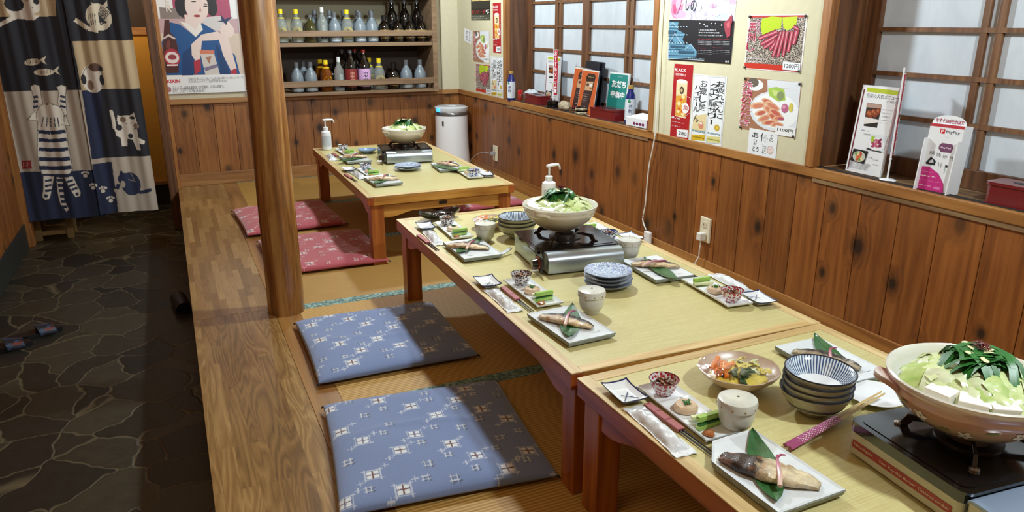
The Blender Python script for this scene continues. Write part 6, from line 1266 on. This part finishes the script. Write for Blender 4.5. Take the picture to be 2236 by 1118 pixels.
# pink serving chopsticks resting on the plate rim
PK = NT('polka_pink'); v_ = PK.n('ShaderNodeSeparateXYZ'); PK.l(PK.mapping(), v_.inputs[0]); _d = PK.math('MULTIPLY', PK.math('SINE', PK.math('MULTIPLY', v_.outputs[0], 620.0)), PK.math('SINE', PK.math('MULTIPLY_ADD', PK.math('ADD', v_.outputs[1], v_.outputs[2]), 800.0, PK.math('MULTIPLY', v_.outputs[0], -180.0)))); PK.base(PK.ramp(_d, [(.42, 'a04c74'), (.52, 'ecd8e0')])); PK.rough(.35)
for i, nm in enumerate(('upper', 'lower')):
    R = thing('serving_chopstick', nm + ' of two pink polka-dot chopsticks resting beside the striped bowls', 'chopstick', (1.062, .976 - .013 * i, TZ + .003), 0, 'pink serving chopsticks')
    dx, dy, dz = .345, .060 + .004 * i, .017
    def pp(t): return (dx * t, dy * t, .0045 + dz * t)
    g = G(); g.tube([pp(0), pp(.10)], [.0062, .0060], M('pink_end', 'a04c74', .35), 4); g.build('plain_end', R)
    g = G(); g.tube([pp(.10), pp(.50)], [.0060, .0054], PK.m, 4); g.build('dotted_grip', R)
    g = G(); g.tube([pp(.50), pp(1)], [.0054, .0028], M('bamboo_wood', 'c8b078', .4, var=.1, scale=60), 4); g.build('wooden_tip', R)

# ------------------------------------------------------------------ wrapped pickle bowls
FILM = NT('cling_film'); _m = FILM.n('ShaderNodeMixShader'); _tr = FILM.n('ShaderNodeBsdfTransparent'); _gl = FILM.n('ShaderNodeBsdfGlossy'); _gl.inputs['Roughness'].default_value = .12
_lw = FILM.n('ShaderNodeLayerWeight'); _lw.inputs[0].default_value = .25; _bp = FILM.n('ShaderNodeBump'); _bp.inputs['Strength'].default_value = .45; _bp.inputs['Distance'].default_value = .008; FILM.l(FILM.noise(FILM.mapping(), 34, 3, .6, 1), _bp.inputs['Height']); FILM.l(_bp.outputs[0], _gl.inputs['Normal'])
FILM.l(FILM.math('MULTIPLY_ADD', _lw.outputs['Fresnel'], .14, .0), _m.inputs[0]); FILM.l(_tr.outputs[0], _m.inputs[1]); FILM.l(_gl.outputs[0], _m.inputs[2]); FILM.l(_m.outputs[0], FILM.t.nodes['Material Output'].inputs[0])
def pickle_bowl(x, y, sc, a, label, tb):
    R = thing('pickle_bowl', label, 'bowl', (x, y, TZ), a, 'film-wrapped pickle bowls'); R.scale = (sc,) * 3; ou = M('pickle_bowl_glaze', 'c4ab96', .3, coat=.4, var=.12, scale=25)
    g = G(); g.lathe([(.038, 0), (.040, .006), (.066, .016), (.088, .034), (.0965, .048), (.0945, .049), (.085, .036), (.060, .022), (.001, .016)], ou, 56, wob=lambda t, z: 1 + (.025 * cos(2 * t) + .012 * cos(7 * t) if z > .03 else 0)); g.build('bowl_body', R, smooth=True)
    def film(u, v):
        t = 2 * pi * u; q = v; w = 1 + .025 * cos(2 * t) + .012 * cos(7 * t)
        if q < .75: rr = .097 * (q / .75); z = .056 + .012 * (1 - (q / .75) ** 2) - .007 * (q / .75) ** 4
        else: k = (q - .75) / .25; rr = .0985 - .022 * k; z = .049 - .026 * k + .003 * sin(t * 17)
        return (rr * w * cos(t), rr * w * sin(t), z + .0015 * sin(t * 9) * q)
    g = G(); g.grid(film, 72, 16, FILM.m); g.build('cling_film', R, smooth=True)
    r = random.Random(int(x * 100)); T = lambda dx, dy, z: (x + sc * (dx * cos(a) - dy * sin(a)), y + sc * (dx * sin(a) + dy * cos(a)), TZ + sc * z)
    for i in range(9):
        g = G(); L_ = r.uniform(.022, .032); g.box(-L_, L_, -.0055, .0055, 0, .009, M('carrot', 'd87414', .45, var=.15, scale=60)); o = g.build('carrot_stick', bevel=.002, loc=T(-.038 + r.uniform(-.014, .018), .014 + r.uniform(-.022, .026), .034 + .0022 * i)); o.scale = (sc,) * 3; o.rotation_euler = (r.uniform(-.15, .15), r.uniform(-.25, .15), .75 + r.uniform(-.5, .4)); tag(o, 'orange pickled carrot stick in the wrapped bowl on the ' + tb, 'carrot', 'carrot sticks on the ' + tb)
    for i in range(8):
        g = G(); g.tube([(-.020, 0, 0), (0, .006, .004), (.022, 0, 0)], [.006, .008, .006], M('dark_pickle', '1c3c20', .3, var=.5, scale=60, coat=.4), 8, .6); o = g.build('green_pickle', smooth=True, loc=T(-.016 + r.uniform(-.026, .028), -.032 + r.uniform(-.014, .026), .033 + .0022 * i)); o.scale = (sc,) * 3; o.rotation_euler = (0, 0, .4 + r.uniform(-.8, .8)); tag(o, 'dark green pickle slice in the wrapped bowl on the ' + tb, 'pickle', 'green pickles on the ' + tb)
    g = G()
    for i in range(46): leaf_piece(g, (.034 + r.uniform(-.026, .036), .012 + r.uniform(-.040, .04), .030 + r.uniform(0, .016)), r.uniform(.018, .028), r.uniform(-.6, .6), r.uniform(0, 6), M('yellow_pickle', 'd0bc50', .35, var=.15, scale=50) if i % 3 else CAB[2].m, r)
    g.ell((.0, .0, .026), (.070, .070, .014), M('yellow_pickle', 'd0bc50', .35, var=.15, scale=50), 20, 6)
    o = g.build('pickled_cabbage', smooth=True, loc=T(0, 0, 0)); o.scale = (sc,) * 3; o.rotation_euler = (0, 0, a); tag(o, 'chopped yellow pickled cabbage in the wrapped bowl on the ' + tb, 'pickled cabbage', 'pickled cabbage heaps', 'stuff')
pickle_bowl(1.162, 1.236, .98, -.1, 'film-wrapped bowl of carrot and green pickles on the nearest table', 'nearest table'); pickle_bowl(1.180, 2.805, .80, .1, 'film-wrapped bowl of pickles behind the hot pot on the middle table', 'middle table')
# black boat dish
R = thing('boat_dish', 'long black glossy dish with boat shape at far end of the middle table', 'dish', (1.032, 3.040, TZ), .12, None)
g = G(); g.grid(lambda u, v: ((u - .5) * .19, (v - .5) * .085 * sin(pi * (.08 + .84 * u)) ** .6, .006 + .020 * abs(2 * v - 1) ** 2.2 + .024 * abs(2 * u - 1) ** 3), 30, 14, ENAM, .006); g.build('dish_body', R, smooth=True)
g = G(); r = random.Random(9)
for i in range(14): g.ell((r.uniform(-.06, .06), r.uniform(-.015, .015), .018 + r.uniform(0, .008)), (r.uniform(.010, .02), .007, .005), M('glazed_eggplant', '1c1210', .12, coat=.8, var=.6, scale=60), 10, 6, Matrix.Rotation(r.uniform(-.6, .6), 3, 'Z'))
o = g.build('glazed_food', smooth=True, loc=(1.032, 3.040, TZ)); o.rotation_euler = (0, 0, .12); tag(o, 'dark glazed food lying in the black boat dish', 'food', kind='stuff')
# pump bottles
def mk_pump():
    R = thing('pump_bottle', '', 'pump bottle'); wb = M('bottle_white', 'dfe3e6', .3); g = G(); g.lathe([(.030, 0), (.034, .003), (.034, .105), (.031, .122), (.016, .132), (.015, .136)], wb, 32); g.build('bottle_body', R, smooth=True)
    g = G(); g.grid(lambda u, v: (.0345 * cos(-2.9 + 2.4 * u), .0345 * sin(-2.9 + 2.4 * u), .025 + .07 * v), 12, 1, M('pump_label', 'c4cdd6', .5, var=.2, scale=90)); g.build('printed_label', R, smooth=True)
    g = G(); g.lathe([(.0175, .134), (.0175, .152), (.012, .155), (.006, .156)], wb, 24); g.build('collar', R, smooth=True)
    g = G(); g.tube([(0, 0, .155), (0, 0, .196)], .005, wb, 10); g.tube([(-.014, 0, .201), (.02, 0, .203), (.050, 0, .203), (.058, 0, .192), (.060, 0, .180)], [.007, .008, .0055, .0045, .004], wb, 10); g.build('pump_head', R, smooth=True); return R
pb = Proto(mk_pump); pb((.945, 5.150, TZ), -.15, 'white pump bottle at the far left corner of the far table', 'pump bottles'); pb((1.565, 3.015, TZ), .1, 'white pump bottle behind the hot pot on the middle table', 'pump bottles')
# ------------------------------------------------------------------ things on the window sills
SZ = .6555
def leaning(key, name, label, cat, loc, lean, yaw, back=None, group=None, board=.0):
    R = thing(name, label, cat, loc, 0, group); a = ART[key]
    rot = Matrix.Rotation(yaw, 3, 'Z') @ Matrix.Rotation(lean, 3, 'Y') @ RIGHT; R.matrix_world = Matrix.Translation(loc) @ rot.to_4x4()
    o = art_mesh(key).build('printed_sheet'); o.parent = R
    if back: g = G(); g.box(-.003, a['w'] + .003, 0, a['h'] + .003, -.010, -.0004, back); g.build('backing', R, bevel=.001)
    return R
ACR = glassy('clear_acrylic', 'e8eef2', .04, .9)
leaning('menu_popular', 'menu_stand', 'white menu card with yellow-green heading leaning on the near window sill', 'menu', (2.345, 2.032, SZ + .002), .10, .0, M('card_back', 'cfd2d4', .5))
leaning('menu_teal', 'menu_card', 'teal card with big white lettering on the far window sill', 'menu', (2.418, 3.925, SZ + .001), .09, .0, M('card_back', 'cfd2d4', .5))
leaning('menu_orange', 'menu_book', 'orange bordered black menu book standing in front on the far sill', 'menu', (2.352, 4.165, SZ + .002), .13, -.12, M('book_back', '191c26', .4), 'orange menu books')
leaning('menu_orange', 'menu_book', 'orange bordered menu book half hidden behind its twin', 'menu', (2.392, 4.335, SZ + .004), .13, -.12, M('book_back', '191c26', .4), 'orange menu books')
for i, (x, y) in enumerate(((2.413, 4.155), (2.426, 4.12))):
    g = G(); g.box(0, .21, 0, .315, 0, .010, M('book_back', '191c26', .4)); o = g.build('binder', bevel=.002); rot = Matrix.Rotation(-.12, 3, 'Z') @ Matrix.Rotation(.09, 3, 'Y') @ RIGHT; o.matrix_world = Matrix.Translation((x, y + .05, SZ + .002)) @ rot.to_4x4(); tag(o, 'black binder %s behind the orange menu books' % ('standing directly' if i == 0 else 'farthest back'), 'binder', 'black binders')
leaning('menu_popular', 'menu_stand', 'white menu card on the far window sill beside the red banner', 'menu', (2.438, 4.790, SZ + .002), .04, -.06, M('card_back', 'cfd2d4', .5)).scale = (1.5, 1, 1)
def mk_flag():
    R = thing('mini_banner', '', 'banner'); g = G(); g.lathe([(.029, 0), (.030, .003), (.024, .006), (.006, .009)], WHITE, 28); g.build('base', R, smooth=True)
    g = G(); g.tube([(0, 0, .008), (0, 0, .398)], .0032, WHITE, 10); g.tube([(0, -.004, .375), (0, .058, .375)], .0024, WHITE, 8); g.tube([(0, -.004, .078), (0, .010, .078)], .0045, WHITE, 8); g.build('pole', R, smooth=True)
    g = G(); g.grid(lambda u, v: (.0015 * sin(v * 9) + .002 * sin(u * 7), .004 + .05 * u, .085 + .286 * v), 8, 24, M('banner_red', 'b8243c', .6), .0006); g.build('cloth', R, smooth=True)
    g = G(); 
    for j, ch in enumerate('おすすめメニュー'):
        vs, fs = text_tris(ch, 3)
        for sx in (-1, 1): g.add([(sx * .0052, .054 - (.012 + .034 * x) if sx < 0 else .004 + .012 + .034 * x, .372 - (j + .95) * .0345 + y * .030) for x, y in vs], fs, M('banner_lettering', 'f0e0e0', .6))
    g.build('lettering', R); return R
fl = Proto(mk_flag); fl((2.330, 1.832, SZ), -1.02, 'mini red banner on white stand, seen edge-on beside the white menu card', 'mini red banners'); fl((2.350, 4.485, SZ), pi + .05, 'mini red banner on white stand with lettering facing out on far sill', 'mini red banners')
# leaflet dispenser
R = thing('leaflet_holder', 'white and pink payment leaflet holder on the near window sill', 'leaflet holder', (2.318, 1.698, SZ)); R.rotation_euler = (0, 0, 0)
rot = Matrix.Rotation(.10, 3, 'Z') @ Matrix.Rotation(.10, 3, 'Y') @ RIGHT; R.matrix_world = Matrix.Translation((2.300, 1.690, SZ + .0005)) @ rot.to_4x4(); a = ART['leaflet_print']; PW = M('card_white', 'dfe2e4', .5)
o = art_mesh('leaflet_print').build('front_print'); o.parent = R; o.location = (0, 0, .0008)
w_, h_ = a['w'], a['h']
g = G(); g.box(0, w_, .001, h_, -.05, .0, PW); pts = [(0, h_)] + [(w_ / 2 - w_ / 2 * cos(t), h_ + .030 * sin(t) ** .8) for t in [pi * k / 14 for k in range(1, 14)]] + [(w_, h_)]
n = len(pts); g.add([(x, y, -.006) for x, y in pts] + [(x, y, -.0075) for x, y in pts], [tuple(reversed(range(n))), tuple(range(n, 2 * n))], PW); g.build('card_body', R)
vs, fs = text_tris('今すぐ500円分GET!', 4); g = G(); g.add([(.010 + x * (w_ - .02), h_ + .003 + y * .016, -.0055) for x, y in vs], fs, M('header_lettering', 'a83a5a', .5)); g.build('header_lettering', R)
g = G(); g.box(0, .004, .0, h_ * .78, .0, .020, PW); g.build('side_flap', R); g = G(); g.box(w_ - .004, w_, .0, h_ * .78, .0, .020, PW); g.build('side_flap', R)
# tissue boxes
DRED = M('lacquer_red', '6a1418', .3, coat=.4); TISS = M('tissue', 'e4e8ec', .8)
def mk_box():
    R = thing('tissue_box', '', 'tissue box'); g = G(); ch = lambda x0, x1, y0, y1, c: [(x0 + c, y0), (x1 - c, y0), (x1, y0 + c), (x1, y1 - c), (x1 - c, y1), (x0 + c, y1), (x0, y1 - c), (x0, y0 + c)]
    g.prism(ch(-.052, .052, -.124, .124, .014), .006, .055, DRED); g.prism(ch(-.056, .056, -.128, .128, .014), 0, .007, DRED); g.prism(ch(-.055, .055, -.127, .127, .014), .0555, .064, DRED); g.build('box_body', R, bevel=.0015)
    g = G(); g.prism([(.020 * cos(t), .075 * sin(t)) for t in [2 * pi * k / 24 for k in range(24)]], .0641, .0648, BLACKM); g.build('tissue_slot', R)
    return R
tb = Proto(mk_box); tb((2.362, 4.74, SZ), -.05, 'dark red tissue box on the far sill next to the shochu bottle', 'dark red tissue boxes'); tb((2.352, 3.790, SZ), .04, 'dark red tissue box in front of the teal card', 'dark red tissue boxes'); tb((2.362, 1.325, SZ), .03, 'dark red tissue box at the right edge on the near window sill', 'dark red tissue boxes', scale=(.95, 1.12, 1.12))
R = thing('tissue_pack', 'white tissue pack with purple print at the near end of far sill', 'tissue pack', (2.345, 3.40, SZ), .05)
g = G(); g.box(-.045, .045, -.110, .110, 0, .052, M('pack_white', 'd8dade', .35)); g.build('carton', R, bevel=.004)
g = G(); PP = M('pack_purple', '6a2050', .5); g.box(-.0456, -.044, -.111, -.08, .004, .048, PP); g.box(-.04, .04, -.1106, -.109, .006, .046, PP)
for i in range(4): g.ell((-.0452, .03 - i * .026, .020), (.0006, .012, .008), PP, 12, 6)
g.build('purple_print', R)
g = G(); g.grid(lambda u, v: ((u - .5) * .08, (v - .5) * .17, .052 + .022 * sin(pi * u) ** .7 * sin(pi * v) ** .6 + .003 * sin(u * 12) * sin(v * 9)), 14, 18, TISS, .001); g.build('tissue_sheet', R, smooth=True)
# squeeze bottles
SB = M('label_white', 'cdd4dc', .4, var=.12, scale=60); BLU = M('bottle_blue', '16226a', .25, coat=.4)
def mk_shochu():
    R = thing('sauce_bottle', '', 'bottle'); g = G(); g.lathe([(.028, 0), (.031, .003), (.031, .018)], BLU, 32); g.lathe([(.0305, .018), (.0305, .115), (.029, .135)], SB, 32); g.lathe([(.029, .135), (.024, .158), (.016, .175), (.015, .192)], BLU, 32); g.build('bottle_body', R, smooth=True, angle=60)
    g = G(); g.lathe([(.016, .190), (.016, .208), (.013, .211)], M('ochre_cap', 'a8843c', .5), 20); g.build('cap', R, smooth=True)
    g = G(); g.ell((-.0275, -.012, .125), (.003, .010, .010), M('green_seal', '3a8a5a', .4), 12, 8); g.build('round_seal', R)
    vs, fs = text_tris('しょうゆ', 1); g = G()
    for j, c in enumerate('焼酎'):
        vs, fs = text_tris(c, 2); g.add([(.0312 * cos(-2.75 + .7 * x), .0312 * sin(-2.75 + .7 * x), .085 - j * .025 + y * .02) for x, y in vs], fs, M('label_blue', '2a3c6a', .5))
    g.build('label_lettering', R); return R
so = Proto(mk_shochu); so((2.292, 5.040, SZ), 0, 'white bottle with blue base and tan cap at the left end of the far sill', 'blue and white bottles'); so((2.372, 3.585, SZ), .3, 'white bottle with blue neck standing behind the tissue pack', 'blue and white bottles')
R = thing('spice_shaker', 'small red-capped spice shaker on the far sill beside the bottle', 'shaker', (2.330, 4.965, SZ)); g = G(); g.lathe([(.018, 0), (.019, .002), (.019, .045), (.016, .052)], M('shaker_body', '8a2a20', .3, var=.4, scale=60), 20); g.build('shaker_body', R, smooth=True); g = G(); g.lathe([(.0175, .050), (.0175, .074), (.015, .077)], M('shaker_cap', 'c01820', .3), 20); g.build('cap', R, smooth=True)
R = thing('spice_shaker', 'small red-capped spice shaker squeezed between tissue box and bottle', 'shaker', (2.420, 3.640, SZ)); g = G(); g.lathe([(.012, 0), (.013, .002), (.013, .045), (.012, .052)], M('shaker_body', '8a2a20', .3, var=.4, scale=60), 20); g.build('shaker_body', R, smooth=True); g = G(); g.lathe([(.0125, .050), (.0125, .074), (.010, .077)], M('shaker_cap', 'c01820', .3), 20); g.build('cap', R, smooth=True)
def crumple(name, label, cat, loc, s_, mat, seed):
    r = random.Random(seed); g = G(); n = 14; pts = []
    g.ell((0, 0, s_[2] * .5), (s_[0], s_[1], s_[2] * .5), mat, n, 9); g.v = [(x * r.uniform(.75, 1.1), y * r.uniform(.75, 1.1), max(0, z * r.uniform(.8, 1.08))) for x, y, z in g.v]
    o = g.build(name, loc=loc); tag(o, label, cat); return o
crumple('plastic_bag', 'crumpled translucent white plastic bag by the far window jamb', 'plastic bag', (2.405, 4.93, SZ), (.045, .11, .085), M('bag_white', 'c4ccd2', .3, coat=.4), 3)
crumple('paper_bag', 'crumpled beige paper bag between ashtrays on the far sill', 'paper bag', (2.330, 4.285, SZ), (.040, .070, .062), M('bag_beige', 'a89c82', .7), 5)
def mk_ash(c1):
    def mk():
        R = thing('ashtray', '', 'ashtray'); g = G(); g.lathe([(.036, 0), (.040, .003), (.040, .022), (.037, .024), (.034, .022), (.030, .006), (.001, .005)], BLACK, 32); g.build('dish', R, smooth=True)
        if c1:
            g = G(); g.lathe([(.0402, .006), (.0408, .007), (.0408, .018), (.0402, .019)], M('band_cream', 'c8c0a0', .5), 32, cap0=False, cap1=False); g.build('cream_band', R, smooth=True)
            for k_ in range(3):
                vs, fs = text_tris('WHISKY', 4); g = G(); g.add([(.0413 * cos(-3.6 + 1.1 * k_ + .9 * x), .0413 * sin(-3.6 + 1.1 * k_ + .9 * x), .008 + .009 * y) for x, y in vs], fs, BLACKM); g.build('band_lettering', R)
        return R
    return mk
a1 = Proto(mk_ash(False)); a2 = Proto(mk_ash(True))
for i in (0, 1): a1((2.325, 4.445, SZ + .0245 * i), .2 * i, ('upper' if i else 'lower') + ' plain black ashtray of the stack beside the far tissue box', 'stacked ashtrays'); a2((2.318, 4.040, SZ + .0245 * i), .5 * i, ('upper' if i else 'lower') + ' black ashtray with cream lettered band in front of the orange menu', 'stacked ashtrays')

# ------------------------------------------------------------------ light and camera
def lamp(name, loc, power, col, size):
    l = bpy.data.lights.new(name, 'POINT'); l.energy = power; l.color = col; l.shadow_soft_size = size; o = bpy.data.objects.new(name, l); C.objects.link(o); o.location = loc; return o
COOL = (.86, .96, 1.0)
lamp('ceiling_lamp', (1.40, 2.98, 1.84), 112, COOL, .06); lamp('ceiling_lamp', (1.42, 5.0, 1.84), 84, COOL, .06); lamp('ceiling_lamp', (1.55, .35, 1.84), 92, COOL, .06)
lamp('passage_fill', (-.40, 6.45, 1.5), 15, (1, .84, .6), .1);  # unseen fill light added behind the curtain to brighten the ochre wall
def area(name, loc, rot, size, power, col):
    l = bpy.data.lights.new(name, 'AREA'); l.energy = power; l.color = col; l.size = size; o = bpy.data.objects.new(name, l); C.objects.link(o); o.location = loc; o.rotation_euler = rot; return o
area('aisle_warm_fill', (-.8, 1.0, 2.15), (0, radians(-20), 0), 1.2, 10, (1, .80, .55))  # unseen warm fill above the aisle, for the ambient light from the left
w = bpy.data.worlds.new('room_ambient'); bpy.context.scene.world = w; w.use_nodes = True; w.node_tree.nodes['Background'].inputs[0].default_value = (1.0, .56, .26, 1); w.node_tree.nodes['Background'].inputs[1].default_value = .26
cam = bpy.data.cameras.new('camera'); co = bpy.data.objects.new('camera', cam); C.objects.link(co); cam.sensor_width = 36; cam.lens = 1611.6 / 2236 * 36; cam.clip_start = .02
yaw, pitch, roll = .4278, .3066, .0002
co.matrix_world = Matrix.Translation((0, 0, 1.2031)) @ Matrix.Rotation(-yaw, 4, 'Z') @ Matrix.Rotation(pi / 2 - pitch, 4, 'X') @ Matrix.Rotation(-roll, 4, 'Z')
sc = bpy.context.scene; sc.camera = co; sc.view_settings.view_transform = 'Standard'; sc.view_settings.look = 'None'; sc.view_settings.exposure = 0
